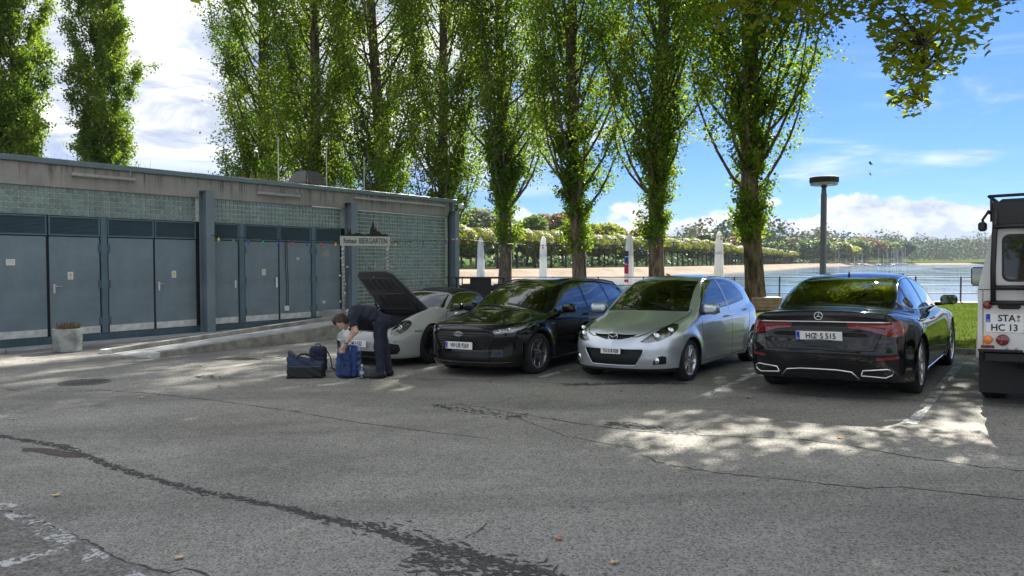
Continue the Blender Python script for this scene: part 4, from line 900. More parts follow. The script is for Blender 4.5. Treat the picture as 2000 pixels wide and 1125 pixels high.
# ---- the big maple whose crown shades the foreground
def maple():
    tx, ty = 16.5, 15.0; e = empty('maple_tree', (tx, ty, GZ(tx, ty))); tag(e, 'broad maple reaching over the car park, its leafy branches hanging in at upper right', 'tree')
    r = random.Random(5); nr = np.random.default_rng(5); ca, sa = [q_ / math.tan(R(SUN_EL)) for q_ in (math.sin(R(SUN_AZ)), math.cos(R(SUN_AZ)))]
    mask = poly2([(1362, -80), (1372, 40), (1420, 70), (1490, 96), (1530, 40), (1600, 62), (1680, 40), (1716, 90), (1722, 130), (1745, 150), (1728, 185), (1755, 232), (1790, 226), (1812, 205), (1812, 160), (1868, 142), (1885, 108), (1938, 100), (1930, 40), (1985, 20), (2010, -80)])
    def proj(P):
        c, s = math.cos(PITCH), math.sin(PITCH); z = P[:, 2] - CAMH; yc = P[:, 1] * c - z * s; zc = P[:, 1] * s + z * c; yc = np.where(np.abs(yc) < 0.05, 0.05, yc); return 1000 + PXF * P[:, 0] / yc, 562.5 - PXF * zc / yc, yc
    cl = []
    for i in range(14000):
        X0, Y0 = r.uniform(-7.0, 9.5), r.uniform(2.2, 11.0); edge = 6.3 + 0.2 * math.sin(X0 * 0.9) + 0.2 * math.sin(X0 * 2.3 + 1)
        if X0 < 0.6 and r.random() < 0.8: edge = 10.8 - 0.25 * (X0 + 3) ** 2 * (X0 < -3)  # unseen crown stretched to the left, added to shade the asphalt there
        if Y0 > edge: continue
        hm = (1.63 + 0.343 * Y0) / (1 - 0.343 * sa) + 0.25
        if 2.4 < X0 < 5.3 and Y0 > 4.8 and r.random() < 0.5: continue
        hm = max(hm, 3.4); h = hm + r.random() ** 1.3 * max(1.8, 10.5 - hm); x, y = X0 + ca * h, Y0 + sa * h
        
        cl.append((x, y, h))
    cl = cl[:2150]
    for i in range(3200):                                 # the part that shades the saloon, beyond the sunlit gap
        X0, Y0 = r.uniform(0.5, 11.0), r.uniform(7.45, 14.0)
        if Y0 < 7.85 + 0.2 * math.sin(X0 * 1.7): continue
        hm = (1.63 + 0.343 * Y0) / (1 - 0.343 * sa) + 0.3; h = hm + r.random() ** 1.2 * 3.2; cl.append((X0 + ca * h, Y0 + sa * h, h))
        if len(cl) > 3000: break
    cl = np.array(cl)
    # the boughs that hang into view
    vis = []
    while len(vis) < 175:
        px, py, Y = r.uniform(1370, 1990), r.uniform(-60, 235), r.uniform(10.2, 12.6)
        if mask(np.array([px]), np.array([py]))[0] < -4: q = ray_at(px, py, Y); vis.append(tuple(q))
    vis = np.array(vis)
    per = 17; P = np.repeat(cl, per, 0) + nr.normal(0, 0.36, (len(cl) * per, 3)) * np.array([1, 1, 0.7]); Pv = np.repeat(vis, 17, 0) + nr.normal(0, 0.19, (len(vis) * 17, 3))
    px, py, yc = proj(P); out = (yc < 0.1) | (py < -6) | (px < -20) | (px > 2020); P = P[out & (np.linalg.norm(P - np.array([0, 0, CAMH]), axis=1) > 1.6)]
    px, py, yc = proj(Pv); Pv = Pv[(mask(px, py) < 3) | (py < 0)]
    sun = Pv[:, 1] * 0 + 0.5; Pall = np.concatenate([P, Pv]); sz = np.concatenate([nr.uniform(0.15, 0.24, len(P)), nr.uniform(0.085, 0.145, len(Pv))])
    tone = nr.normal(0.45, 0.22, len(Pall)); tone[len(P):] += 0.2; lm = leaf_mesh('crown', *star_arrays(Pall - np.array(e.location), sz, 9, tone)); obj('crown', lm, M_MAP, e)  # boughs in view get a brighter leaf tone to look sunlit
    loc = np.array(e.location); tm_, _ = trunk_mesh('trunk', 6.5, 0.42, 0.22, 8, 1.5, 0.08); obj('trunk', tm_, M_BARK2, e)
    b = MB(); allc = np.concatenate([cl, vis]) - loc; ends = []
    for i in range(26):                                  # limbs towards clusters
        tgt = allc[r.randrange(len(cl))] if i < 18 else allc[len(cl) + r.randrange(len(vis))]; s0 = np.array([0, 0, r.uniform(2.6, 6.0)]); P_ = []
        for k in range(9):
            t = k / 8; p = s0 + (tgt - s0) * t + np.array([0, 0, 1.6 * math.sin(math.pi * t) * (0.7 if i < 18 else 1.3)]) + np.array([r.gauss(0, 0.10), r.gauss(0, 0.10), 0]) * (0 < k < 8); P_.append(p)
        b.tube(P_, [(0.16 if i < 18 else 0.05) * (1 - k / 8.6) + 0.006 for k in range(9)], 6, False); ends += P_[3:]
    ends = np.array(ends)
    for c in allc[::6].tolist() + allc[len(cl):].tolist():
        d = np.linalg.norm(ends - np.array(c), axis=1); j = d.argmin()
        if d[j] < 4.5: m_ = (ends[j] + np.array(c)) / 2 + np.array([0, 0, 0.12]); b.tube([ends[j], m_, c], [0.018, 0.011, 0.004], 4, False)
    # drop any bough piece that would cross the open view
    me = b.mesh('limbs', True); bm = bmesh.new(); bm.from_mesh(me); cen = np.array([f.calc_center_median() for f in bm.faces]) + loc; px, py, yc = proj(cen)
    bad = (yc > 0.1) & (px > -300) & (px < 2700) & (py > -150) & ((mask(px, py) > 0) | (px > 1840)); fl = list(bm.faces); bmesh.ops.delete(bm, geom=[fl[i] for i in np.where(bad)[0]], context='FACES'); bm.to_mesh(me); bm.free(); obj('limbs', me, M_BARK2, e)
    print('maple leaves', len(Pall))
maple()
# ---- park trees on the far shore
def crown_template(seed, n, rx, rz, zc, lobes=9, size=0.5, flat=1.0):
    nr = np.random.default_rng(seed); P = []
    for i in range(lobes):
        d = nr.normal(0, 1, 3); d /= np.linalg.norm(d); c = np.array([d[0] * rx * 0.55, d[1] * rx * 0.55, zc + d[2] * rz * 0.55]); k = n // lobes; q = nr.normal(0, 1, (k, 3)); q /= np.linalg.norm(q, axis=1, keepdims=True)
        P.append(c + q * np.array([rx, rx, rz]) * nr.uniform(0.35, 0.58) * nr.uniform(0.72, 1.05, (k, 1)))
    P = np.concatenate(P); tone = nr.normal(0.5, 0.2, len(P)); return leaf_mesh('crown', *leaf_arrays(P, nr.uniform(0.7, 1.3, len(P)) * size, 0.9, 0.35, seed, tone))
def far_trunk(h, r): return MB().tube([(0, 0, -0.3), (0.05, 0, h * 0.5), (0, 0.05, h)], [r * 1.2, r, r * 0.6], 7).mesh('trunk', True)
M_FG = foliage('park_green', (0.06, 0.11, 0.03), (0.11, 0.17, 0.04), (0.18, 0.22, 0.055), 0.4); M_FY = foliage('park_yellowgreen', (0.14, 0.165, 0.03), (0.21, 0.23, 0.04), (0.28, 0.29, 0.06), 0.5)
M_FB = foliage('park_russet', (0.11, 0.075, 0.04), (0.17, 0.115, 0.055), (0.20, 0.16, 0.065), 0.35); M_FC = foliage('park_cedar', (0.12, 0.155, 0.10), (0.19, 0.22, 0.14), (0.26, 0.28, 0.18), 0.3); M_FD = foliage('park_dark', (0.04, 0.075, 0.035), (0.07, 0.115, 0.05), (0.10, 0.15, 0.06), 0.3)
CR = [crown_template(s_, 4200, 1.0, 1.0, 0, 12, 0.17) for s_ in (51, 52, 53)]
TRK = far_trunk(1.0, 0.03)
def park_tree(px, top, Y, w, m, label, k=0, zb=0.6, cr=0.62):
    """px: column, top: photo row of the crown's top, Y: distance, w: width in photo pixels"""
    p = ray_at(px, top, Y); H = p.z - zb; e = empty('park_tree', (p.x, Y, zb), random.uniform(0, 6)); tag(e, label, 'tree', 'park trees on the far shore'); rx = w * 1.3 * Y / PXF / 2
    o = obj('trunk', TRK, M_BARK2, e); o.scale = (H * 0.9, H * 0.9, H * 0.7); o = obj('crown', CR[k], m, e); o.location = (0, 0, H * (1 - cr / 2)); o.scale = (rx * 1.1, rx * 1.1, H * cr / 2 * 1.12); return e
PT = [(942, 408, 165, 92, M_FC, 'pale bluish cedar above the plane trees next to the building', 0.75), (902, 446, 150, 50, M_FG, 'green tree half hidden by the building corner', 0.7), (1028, 424, 190, 66, M_FG, 'fresh green tree between the first two poplar trunks', 0.75), (1000, 440, 230, 50, M_FD, 'dark green tree behind the first poplar from the building', 0.7), (1080, 416, 240, 74, M_FB, 'russet brown tree top behind the green ones', 0.7), (1062, 452, 185, 62, M_FY, 'yellow green tree above the second parasol', 0.75), (1100, 446, 200, 60, M_FG, 'green tree left of the third poplar trunk', 0.75),
      (1172, 436, 215, 70, M_FY, 'olive yellow rounded tree right of the third poplar trunk', 0.8), (1205, 452, 240, 52, M_FG, 'green tree left of the printed parasol', 0.8), (1258, 448, 290, 62, M_FB, 'brownish tree behind the printed parasol', 0.75), (1236, 470, 270, 44, M_FD, 'dark low tree right of the printed parasol', 0.8), (1330, 470, 330, 44, M_FG, 'green tree right of the fourth poplar trunk', 0.8), (1362, 468, 360, 46, M_FG, 'green tree left of the last parasol', 0.8), (1388, 456, 380, 54, M_FD, 'dark green tree behind the last parasol', 0.8),
      (1432, 464, 420, 52, M_FB, 'brown tinted tree left of the rightmost poplar', 0.8), (1412, 474, 400, 40, M_FG, 'small green tree right of the last parasol', 0.8), (1505, 474, 480, 50, M_FG, 'green tree just right of the rightmost poplar trunk', 0.8), (1548, 468, 560, 52, M_FD, 'dark tree above the left end of the marina', 0.8), (1590, 466, 600, 60, M_FG, 'broad green tree behind the lamp post', 0.8), (1640, 472, 640, 54, M_FY, 'yellowish tree behind the masts', 0.8)]
PT += [(920, 440, 210, 60, M_FD, 'dark green tree right of the building corner behind the cedar', 0.8), (966, 432, 205, 52, M_FG, 'green tree right of the pale cedar', 0.8), (1048, 436, 250, 60, M_FD, 'dark tree between the green and the russet crown', 0.8), (1122, 432, 260, 60, M_FG, 'green tree hidden behind the third poplar trunk', 0.8), (1150, 446, 250, 50, M_FG, 'green tree just right of the third poplar trunk', 0.8), (1190, 444, 270, 56, M_FD, 'dark green tree behind the olive rounded one', 0.8), (1286, 458, 320, 56, M_FG, 'green tree behind the fourth poplar trunk', 0.8), (1310, 462, 350, 48, M_FD, 'dark tree right of the fourth poplar trunk', 0.8), (1346, 462, 390, 52, M_FD, 'dark tree midway between fourth poplar and last parasol', 0.8), (1455, 468, 470, 50, M_FG, 'green tree behind the rightmost poplar trunk', 0.8), (1480, 470, 500, 46, M_FD, 'dark tree right behind the rightmost poplar', 0.8), (1526, 470, 540, 50, M_FG, 'green tree left of the marina', 0.8), (1568, 472, 600, 48, M_FY, 'yellowish tree left of the lamp post', 0.8), (1616, 464, 660, 56, M_FD, 'dark tall tree right of the lamp post', 0.8), (1664, 468, 700, 52, M_FG, 'green tree above the middle of the marina', 0.8), (1690, 466, 740, 54, M_FB, 'russet tree above the marina masts', 0.8), (1722, 470, 760, 52, M_FG, 'green tree above the right half of the marina', 0.8), (1752, 472, 800, 50, M_FD, 'dark tree at the right end of the marina', 0.8)]
for i, (px, top, Y, w, m, lab, cr) in enumerate(PT): park_tree(px, top, Y, w, m, lab, i % 3, 0.6, cr)
# row of pollarded plane trees along the promenade
def plane_crown(seed):
    nr = np.random.default_rng(seed); n = 2600; q = nr.normal(0, 1, (n, 3)); q /= np.linalg.norm(q, axis=1, keepdims=True); P = q * np.array([2.9, 2.9, 1.55]) * (0.72 + 0.30 * nr.random((n, 1))) * (1 + 0.12 * np.sin(q[:, :1] * 7 + seed) * np.cos(q[:, 1:2] * 6)); P[:, 2] = np.where(P[:, 2] < 0, P[:, 2] * 0.55, P[:, 2]) + 4.1
    return leaf_mesh('crown', *leaf_arrays(P, nr.uniform(0.25, 0.5, n), 0.9, 0.4, seed, nr.normal(0.5, 0.22, n)))
PC = [plane_crown(61), plane_crown(62)]; PTK = far_trunk(3.6, 0.16)
def shore_pts(d, n, i0, i1):
    out = []; L_ = []
    for i in range(i0, i1): a, b_ = sh_in(i, d), sh_in(i + 1, d); L_.append((a, b_, (b_ - a).length))
    tot = sum(q[2] for q in L_)
    for k in range(n):
        s_ = tot * (k + 0.5) / n
        for a, b_, l in L_:
            if s_ <= l: out.append(a.lerp(b_, s_ / l)); break
            s_ -= l
    return out
def ordinal(n): return '%d%s' % (n, 'th' if 10 < n % 100 < 14 else {1: 'st', 2: 'nd', 3: 'rd'}.get(n % 10, 'th'))
rows_ = shore_pts(20, 76, 2, 7)
for i, q in enumerate(rows_):
    e = empty('plane_tree', (q.x, q.y, 0.35), random.uniform(0, 6)); tag(e, 'clipped yellow green plane tree, %s from the left in the far promenade row' % ordinal(i + 1), 'tree', 'plane trees along the far promenade'); sc = random.uniform(1.28, 1.5); e.scale = (sc, sc, sc); obj('trunk', PTK, M_BARK2, e); obj('crown', PC[i % 2], M_FY, e)
# dark shrub strip behind the plane trees, added to stand for the shade there
SP = shore_pts(44, 900, 1, 8); nr = np.random.default_rng(99); P = np.repeat(np.array([(q.x, q.y, 0.4) for q in SP]), 14, 0); P = P + np.stack([nr.normal(0, 2.5, len(P)), nr.normal(0, 2.5, len(P)), nr.random(len(P)) * (2.2 + 1.6 * np.sin(P[:, 0] * 0.13) + 1.0 * np.sin(P[:, 1] * 0.31))], 1)
tag(obj('shade_shrubbery', leaf_mesh('shade_shrubbery', *leaf_arrays(P, nr.uniform(0.7, 1.3, len(P)), 0.9, 0.3, 5)), M_FD), 'dark shrubs standing in for the shade behind the plane trees', 'shrubs', kind='stuff')
# far wooded hill
V = []; F = []; xs = np.linspace(-300, 2600, 60); ys = [900, 1250, 1500, 1800, 2300, 3000]
def hillz(x, y): return max(0.0, (y - 1000 - 0.18 * max(x, 0)) / 1000) ** 0.7 * (36 + 10 * math.sin(x * 0.0031 + 0.6) + 5 * math.sin(x * 0.011)) if y > 1000 else 1.0
for y in ys:
    for x in xs: V.append((x, y, hillz(x, y)))
nx = len(xs); F = [(j * nx + i, j * nx + i + 1, (j + 1) * nx + i + 1, (j + 1) * nx + i) for j in range(len(ys) - 1) for i in range(nx - 1)]
tag(obj('hill', mesh_tris('hill', V, F), M_SOIL), kind='structure')
nr = np.random.default_rng(77); VV = []; FF = []; TT = []; off = 0
for i in range(1300):
    x = nr.uniform(120, 2350); shore_y = np.interp(x, [q[0] for q in SH], [q[1] for q in SH]); y = shore_y + 40 + abs(nr.normal(0, 1)) * 160 + nr.uniform(0, 120)
    if x / y < 0.22: continue
    h = nr.uniform(18, 33) * (1.0 if nr.random() < 0.9 else 1.25); rx = h * nr.uniform(0.32, 0.5); k = 190; q = nr.normal(0, 1, (k, 3)); q /= np.linalg.norm(q, axis=1, keepdims=True); z0 = hillz(x, y)
    P = np.array([x, y, z0 + h * 0.55]) + q * np.array([rx, rx, h * 0.5]) * nr.uniform(0.7, 1.05, (k, 1)); base = nr.choice([0.15, 0.3, 0.35, 0.5, 0.75, 0.9], p=[0.25, 0.25, 0.2, 0.14, 0.1, 0.06]); v, f_, t_ = leaf_arrays(P, nr.uniform(1.5, 3.0, k), 0.95, 0.5, i, base + nr.normal(0, 0.05, k))
    VV.append(v); FF.append(f_ + off); TT.append(t_); off += len(v)
fw = leaf_mesh('far_wood', np.concatenate(VV), np.concatenate(FF), np.concatenate(TT))
def woodmat():
    t = NT('far_wood_leaf'); at_ = t.node('ShaderNodeAttribute'); at_.attribute_name = 'tone'
    t.set(col=t.ramp(at_.outputs['Fac'], [(0.0, (0.06, 0.11, 0.065)), (0.35, (0.10, 0.16, 0.075)), (0.55, (0.18, 0.20, 0.075)), (0.75, (0.22, 0.18, 0.075)), (1.0, (0.20, 0.12, 0.07))]), rough=0.8, spec=0.1); return t.m
tag(obj('far_wood', fw, woodmat()), 'autumn tinted wood covering the far shore of the lake', 'wood', kind='stuff')

# shade trees on the near side of the car park, behind the viewer: they are what the cars mirror
SHC = crown_template(71, 9000, 1.0, 1.0, 0, 16, 0.055)
for i, (x, y, rx, hz_) in enumerate(((-16, -20, 5.0, 10), (16, -18, 5.0, 10))):
    e = empty('shade_tree', (x, y, GZ(x, y)), i * 1.1); tag(e, 'leafy shade tree behind the viewer, ' + ('to the left', 'to the right')[i], 'tree', 'shade trees on the near side'); o = obj('trunk', TRK, M_BARK2, e); o.scale = (10, 10, hz_ * 0.6); o = obj('crown', SHC, M_POP, e); o.location = (0, 0, hz_ * 0.60); o.scale = (rx, rx, hz_ * 0.46)
# ---------------------------------------------------------------- car building kit
# car frame: x = car's left, y = backwards from the nose, z = up
M_RUBBER = simple('tyre_rubber', (0.018, 0.018, 0.019), 0.75, var=0.3, vscale=30, bump=0.2, bscale=90)
M_BLACKPL = simple('black_plastic', (0.007, 0.007, 0.008), 0.4, var=0.2, vscale=30)
M_GLOSSBLK = simple('gloss_black', (0.006, 0.006, 0.007), 0.12, var=0.1, coat=0.6)
M_VOID = simple('dark_gap', (0.004, 0.004, 0.004), 0.9, var=0.0)
M_CABIN = simple('cabin_trim', (0.022, 0.022, 0.024), 0.7, var=0.2, vscale=20, bump=0.15, bscale=200)
M_CHROME = simple('chrome', (0.78, 0.79, 0.80), 0.10, metal=1.0, var=0.03)
M_MIRGL = simple('mirror_glass', (0.22, 0.25, 0.25), 0.04, metal=1.0, var=0.0)
M_ALLOY = simple('alloy_silver', (0.62, 0.63, 0.65), 0.26, metal=0.9, var=0.06)
M_ALLOYDK = simple('alloy_dark', (0.06, 0.06, 0.065), 0.3, metal=0.7, var=0.1)
M_ALLOYBK = simple('alloy_black', (0.015, 0.015, 0.016), 0.3, metal=0.4, var=0.1)
M_DISC = simple('brake_disc', (0.30, 0.29, 0.28), 0.35, metal=0.9, var=0.15)
M_GLASS = glassmat('car_glass', (0.50, 0.56, 0.53))
M_PRIVACY = glassmat('privacy_glass', (0.10, 0.11, 0.11))
M_LENS = glassmat('clear_lens', (0.86, 0.87, 0.88))
def lampred(name, col):
    t = NT(name); v = t.coord('Object', (9.0, 2.0, 30.0)); n = t.voro(v, 6.0, 'F1'); st = t.noise(v, 2.0, 3)
    t.set(col=t.mix(t.map(t.math('ADD', n, st), 0.5, 1.3), (*col, 1), tuple(c_ * 0.25 for c_ in col) + (1,)), rough=0.07, coat=1.0, coatr=0.02, spec=0.6); MATS[name] = t.m; return t.m
M_RED = lampred('red_lamp', (0.36, 0.006, 0.010))
M_REDDK = simple('dark_red_lamp', (0.10, 0.003, 0.006), 0.06, var=0.1, coat=1.0)
M_AMBER = simple('amber_lamp', (0.75, 0.22, 0.02), 0.12, var=0.15, vscale=40, coat=1.0)
M_WHITE = simple('white_plate', (0.78, 0.78, 0.76), 0.4, var=0.03)
M_INK = simple('plate_ink', (0.01, 0.01, 0.01), 0.5, var=0.0)
M_EUBLUE = simple('plate_blue', (0.01, 0.045, 0.42), 0.4, var=0.0)
M_LAMPIN = simple('lamp_bowl', (0.34, 0.345, 0.35), 0.22, metal=0.8, var=0.5, vscale=26)
M_SILVERL = simple('lamp_reflector', (0.75, 0.76, 0.78), 0.12, metal=1.0, var=0.1, vscale=60)

def car_field(s):
    Wy, prof, T0, B = spl(s['plan'], 0.10), spl(s['prof'], 0.05), spl(s['deck'], 0.10), spl(s['belly'], 0.08)
    F0, R0 = spl(s['nose'], 0.04), spl(s['tail'], 0.04); Fp, Rp = spl(s['nose_plan'], 0.05), spl(s['tail_plan'], 0.05)
    rp = s['roof']; rp = [(rp[0][0] - 0.6, rp[0][1] - 0.9)] + rp + [(rp[-1][0] + 0.4, rp[-1][1] - 1.1)]
    Rf = spl(rp, s.get('roof_blur', 0.12)); Wc = spl(s['cab_plan'], 0.15); L = s['L']
    ym = s.get('cab_mid', L * 0.52); crown = s.get('crown', 0.05); k = s.get('k', (0.07, 0.10, 0.09, 0.04))
    zb, tum, rc, wcv = s['belt'], s['tumble'], s.get('roof_crown', 0.05), s.get('screen_curve', 0.16)
    bumps = s.get('bumps', [])
    def f(P):
        x, y, z = P[..., 0], P[..., 1], P[..., 2]; ax = np.abs(x)
        w = Wy(y) - prof(z)
        for (wy, wz, wr, amt, wid) in s.get('flares', []):
            w = w + amt * np.exp(-((np.sqrt((y - wy) ** 2 + (z - wz) ** 2) - wr) / wid) ** 2) 
        side = ax - w
        t = T0(y) - crown * (ax / 0.9) ** 2.2
        for b in bumps: t = t + b(ax, y)
        top = (z - t) * 0.95
        fr = (F0(z) + Fp(ax) - y); rr = (y - (L - R0(z) - Rp(ax)))
        low = smax(side, top, k[0]); low = smax(low, fr, k[1]); low = smax(low, rr, k[2]); low = smax(low, B(y) - z, k[3])
        if 'dents' in s:
            for d in s['dents']: low = low + d(ax, y, z)
        ye = y - wcv * ax * ax * np.tanh((ym - y) / 0.5)
        e = 0.01; sl = (Rf(ye + e) - Rf(ye - e)) / (2 * e)
        roof = (z - (Rf(ye) - rc * (ax / 0.6) ** 2)) / np.sqrt(1 + sl * sl)
        dz = np.maximum(z - zb, -0.15)
        cs = (ax - (Wc(y) - tum * dz - s.get('tum2', 0.25) * np.maximum(dz, 0) ** 2)) * 0.93
        cab = np.maximum(smax(roof, cs, s.get('k_roof', 0.09)), zb - 0.35 - z)
        return smin(low, cab, s.get('k_cab', 0.05))
    return f
def both(g):                                   # polygon field in side view (y,z)
    return lambda V, N: np.maximum(g(V[:, 1], V[:, 2]), 0.30 - np.abs(N[:, 0]))
def corner(g, L=None):                         # field in (distance round the corner, z); front when L is None, else rear
    if L is None: return lambda V, N: np.maximum(g(V[:, 1] + np.abs(V[:, 0]), V[:, 2]), V[:, 1] - 1.4)
    return lambda V, N: np.maximum(g(L - V[:, 1] + np.abs(V[:, 0]), V[:, 2]), L - 1.5 - V[:, 1])
def front(g, ymax=0.9): return lambda V, N: np.maximum(g(V[:, 0], V[:, 2]), V[:, 1] - ymax)
def front_sym(g, ymax=0.9): return lambda V, N: np.maximum(g(np.abs(V[:, 0]), V[:, 2]), V[:, 1] - ymax)
def rear(g, ymin): return lambda V, N: np.maximum(g(V[:, 0], V[:, 2]), ymin - V[:, 1])
def rear_sym(g, ymin): return lambda V, N: np.maximum(g(np.abs(V[:, 0]), V[:, 2]), ymin - V[:, 1])
def topv(g, zmin=0.5): return lambda V, N: np.maximum(np.maximum(g(np.abs(V[:, 0]), V[:, 1]), zmin - V[:, 2]), 0.12 - N[:, 2])
def apply(tm, g): return tm.cut(g(tm.V, tm.N))
def screen(zc, ytop, w0, sl, mid, curve, front_=True):
    def g(V, N):
        x, y, z = np.abs(V[:, 0]), V[:, 1], V[:, 2]
        if front_: d = np.maximum(np.maximum(zc(x) - z, y - ytop - curve * x * x), y - mid)
        else: d = np.maximum(np.maximum(zc(x) - z, ytop + curve * -x * x - y), mid - y)
        return np.maximum(d, x - (w0 - sl * (z - 1.0)))
    return g
def split_lr(tm):
    c = tm.cen(); return tm.sel(c[:, 0] > 0)
def add_part(tm, name, m, root, lr=False):
    if len(tm.F) == 0: return []
    if lr:
        out = []
        for t in split_lr(tm):
            if len(t.F): out.append(t.obj(name, m, root))
        return out
    return [tm.obj(name, m, root)]
_wheel_cache = {}
def wheel_meshes(key, Rt, width, rim, style):
    if key in _wheel_cache: return _wheel_cache[key]
    w = width / 2; t = MB()
    sw = Rt - rim
    t.lathe([(rim - 0.012, -w * 0.86), (rim + 0.006, -w * 0.95), (rim + sw * 0.45, -w * 1.04), (Rt - 0.022, -w * 0.97), (Rt - 0.006, -w * 0.86), (Rt, -w * 0.6),
             (Rt, w * 0.6), (Rt - 0.006, w * 0.86), (Rt - 0.022, w * 0.97), (rim + sw * 0.45, w * 1.04), (rim + 0.006, w * 0.95), (rim - 0.012, w * 0.86)], 56, axis='x', caps=False)
    tyre = t.mesh('tyre', True)
    b = MB()   # rim: outer lip, barrel, spokes (outer side is +x)
    b.lathe([(rim + 0.004, w * 0.90), (rim - 0.004, w * 0.95), (rim - 0.016, w * 0.93), (rim - 0.026, w * 0.84), (rim - 0.036, w * 0.4), (rim - 0.05, -w * 0.8), (rim, -w * 0.9)], 48, axis='x', caps=False)
    n, kind = style['n'], style['kind']; xo = w * style.get('dish', 0.80)
    hub = 0.065
    def bar(a0, a1, r0, r1, w0, w1, x0, x1, th=0.028):
        pts = []
        for (a, r, ww, xx) in ((a0, r0, w0, x0), (a1, r1, w1, x1)):
            c_, s_ = math.cos(a), math.sin(a); tc_, ts_ = -s_, c_
            for sg, xq, k in ((-1, xx - 0.008, 1.0), (-0.55, xx, 1.0), (0.55, xx, 1.0), (1, xx - 0.008, 1.0), (0.7, xx - th, 1.0), (-0.7, xx - th, 1.0)):
                pts.append((xq, c_ * r + tc_ * ww * sg, s_ * r + ts_ * ww * sg))
        fs = [(i, (i + 1) % 6, 6 + (i + 1) % 6, 6 + i) for i in range(6)]
        b.add(pts, fs)
    for i in range(n):
        a = 2 * math.pi * (i + 0.25) / n
        if kind == 'single': bar(a, a, hub * 0.6, rim - 0.02, 0.030, 0.020, xo * 0.94, xo)
        elif kind == 'twin':
            da = style.get('da', 0.16)
            for sg in (-1, 1): bar(a + sg * da * 1.4, a + sg * da, hub * 0.5, rim - 0.018, 0.016, 0.013, xo * 0.92, xo)
        elif kind == 'y':
            bar(a, a, hub * 0.6, rim * 0.62, 0.026, 0.022, xo * 0.94, xo * 0.98)
            for sg in (-1, 1): bar(a + sg * 0.05, a + sg * 0.26, rim * 0.58, rim - 0.018, 0.015, 0.013, xo * 0.97, xo)
        elif kind == 'fan':
            bar(a, a + 0.10, hub * 0.6, rim - 0.018, 0.014, 0.011, xo * 0.9, xo); bar(a + 0.19, a + 0.14, hub * 0.6, rim - 0.018, 0.010, 0.008, xo * 0.9, xo)
    b.lathe([(hub + 0.012, xo - 0.045), (hub + 0.010, xo - 0.012), (hub, xo - 0.004), (0.034, xo), (0.032, xo + 0.004), (0.0, xo + 0.006)], 24, axis='x', caps=False)
    rimm = b.mesh('rim', 'auto')
    d = MB(); d.lathe([(0.0, -w * 0.05), (rim * 0.42, -w * 0.05), (rim * 0.44, w * 0.22), (rim * 0.80, w * 0.22), (rim * 0.80, w * 0.08), (rim * 0.4, w * 0.08)], 40, axis='x', caps=False)
    dm = d.mesh('brake_disc', 'auto')
    _wheel_cache[key] = (tyre, rimm, dm); return _wheel_cache[key]
def add_wheels(root, spec, mrim):
    tyre, rimm, dm = wheel_meshes(spec['key'], spec['R'], spec['w'], spec['rim'], spec['style'])
    for (wy, tr) in spec['axles']:
        for sd in (1, -1):
            e = empty('wheel', (sd * tr, wy, spec['R'] - 0.006), 0, root)
            e.rotation_euler = (random.uniform(0, 1.2), 0, 0) if sd > 0 else (random.uniform(0, 1.2), 0, math.pi)
            obj('tyre', tyre, M_RUBBER, e); obj('rim', rimm, mrim, e); obj('brake_disc', dm, M_DISC, e)
def plate(root, txt, loc, rot, w=0.52, h=0.112, eu=True, size=0.096, sx=0.80, seal=None, two=None):
    e = empty('number_plate', loc, 0, root); e.rotation_euler = rot
    MB().bbox((-w / 2, 0, -h / 2), (w / 2, 0.006, h / 2), 0.004).build('plate', M_WHITE, e)
    b = MB(); t = 0.004
    for lo, hi in (((-w/2, -h/2), (w/2, -h/2 + t)), ((-w/2, h/2 - t), (w/2, h/2)), ((-w/2, -h/2), (-w/2 + t, h/2)), ((w/2 - t, -h/2), (w/2, h/2))):
        b.box((lo[0] * 0.985, -0.0012, lo[1] * 0.96), (hi[0] * 0.985, -0.0004, hi[1] * 0.96))
    off = 0.0
    if eu:
        MB().box((-w / 2 + 0.006, -0.0018, (-h / 2 + 0.006) if two is None else 0.006), (-w / 2 + 0.044, -0.0004, h / 2 - 0.006)).build('country_strip', M_EUBLUE, e); off = 0.02
        d = text_mesh('D', 0.034, 0); o = obj('lettering', d, M_WHITE, e); o.location = (-w / 2 + 0.025, -0.0028, -h / 2 + 0.022 if two is None else 0.022); o.rotation_euler = (math.pi / 2, 0, 0)
    lines = [(txt, 0.0)] if two is None else [(txt, h / 4), (two, -h / 4)]
    for s_, zz in lines:
        me = text_mesh(s_, size, 0, sx, 0.0022); o = obj('lettering', me, M_INK, e); ox = off if (two is None or zz > 0) else 0.0
        o.location = (ox, -0.0022, zz - 0.002); o.rotation_euler = (math.pi / 2, 0, 0)
    for (sx_, sz_, cm) in (seal or []):
        MB().lathe([(0.0, 0.0018), (0.016, 0.0018), (0.016, 0.0)], 16, Matrix.Translation((sx_, 0, sz_)) @ Matrix.Rotation(math.pi / 2, 4, 'X')).build('seal', cm, e)
    return e
def seat(root, x, y, z=0.25, m=None, head=True, top=0.62):
    m = m or M_CABIN
    f = lambda P: smin(rbox(P, (0, -0.22, 0.14), (0.24, 0.26, 0.09), 0.06), rbox(P @ np.array([[1,0,0],[0,math.cos(.35),-math.sin(.35)],[0,math.sin(.35),math.cos(.35)]]), (0, -0.02, 0.44), (0.23, 0.07, 0.30), 0.06), 0.05)
    def g(P):
        d = f(P)
        return smin(d, rbox(P, (0, 0.27, 0.83), (0.13, 0.055, 0.09), 0.05), 0.03)
    key = 'seat'
    if key not in _wheel_cache:
        V, F, N = surface(g, (-0.3, -0.55, 0), (0.3, 0.45, 1.0), 0.035); _wheel_cache[key] = mesh_tris('seat', V, F, N)
    o = obj('seat', _wheel_cache[key], m, root); o.location = (x, y, z); return o
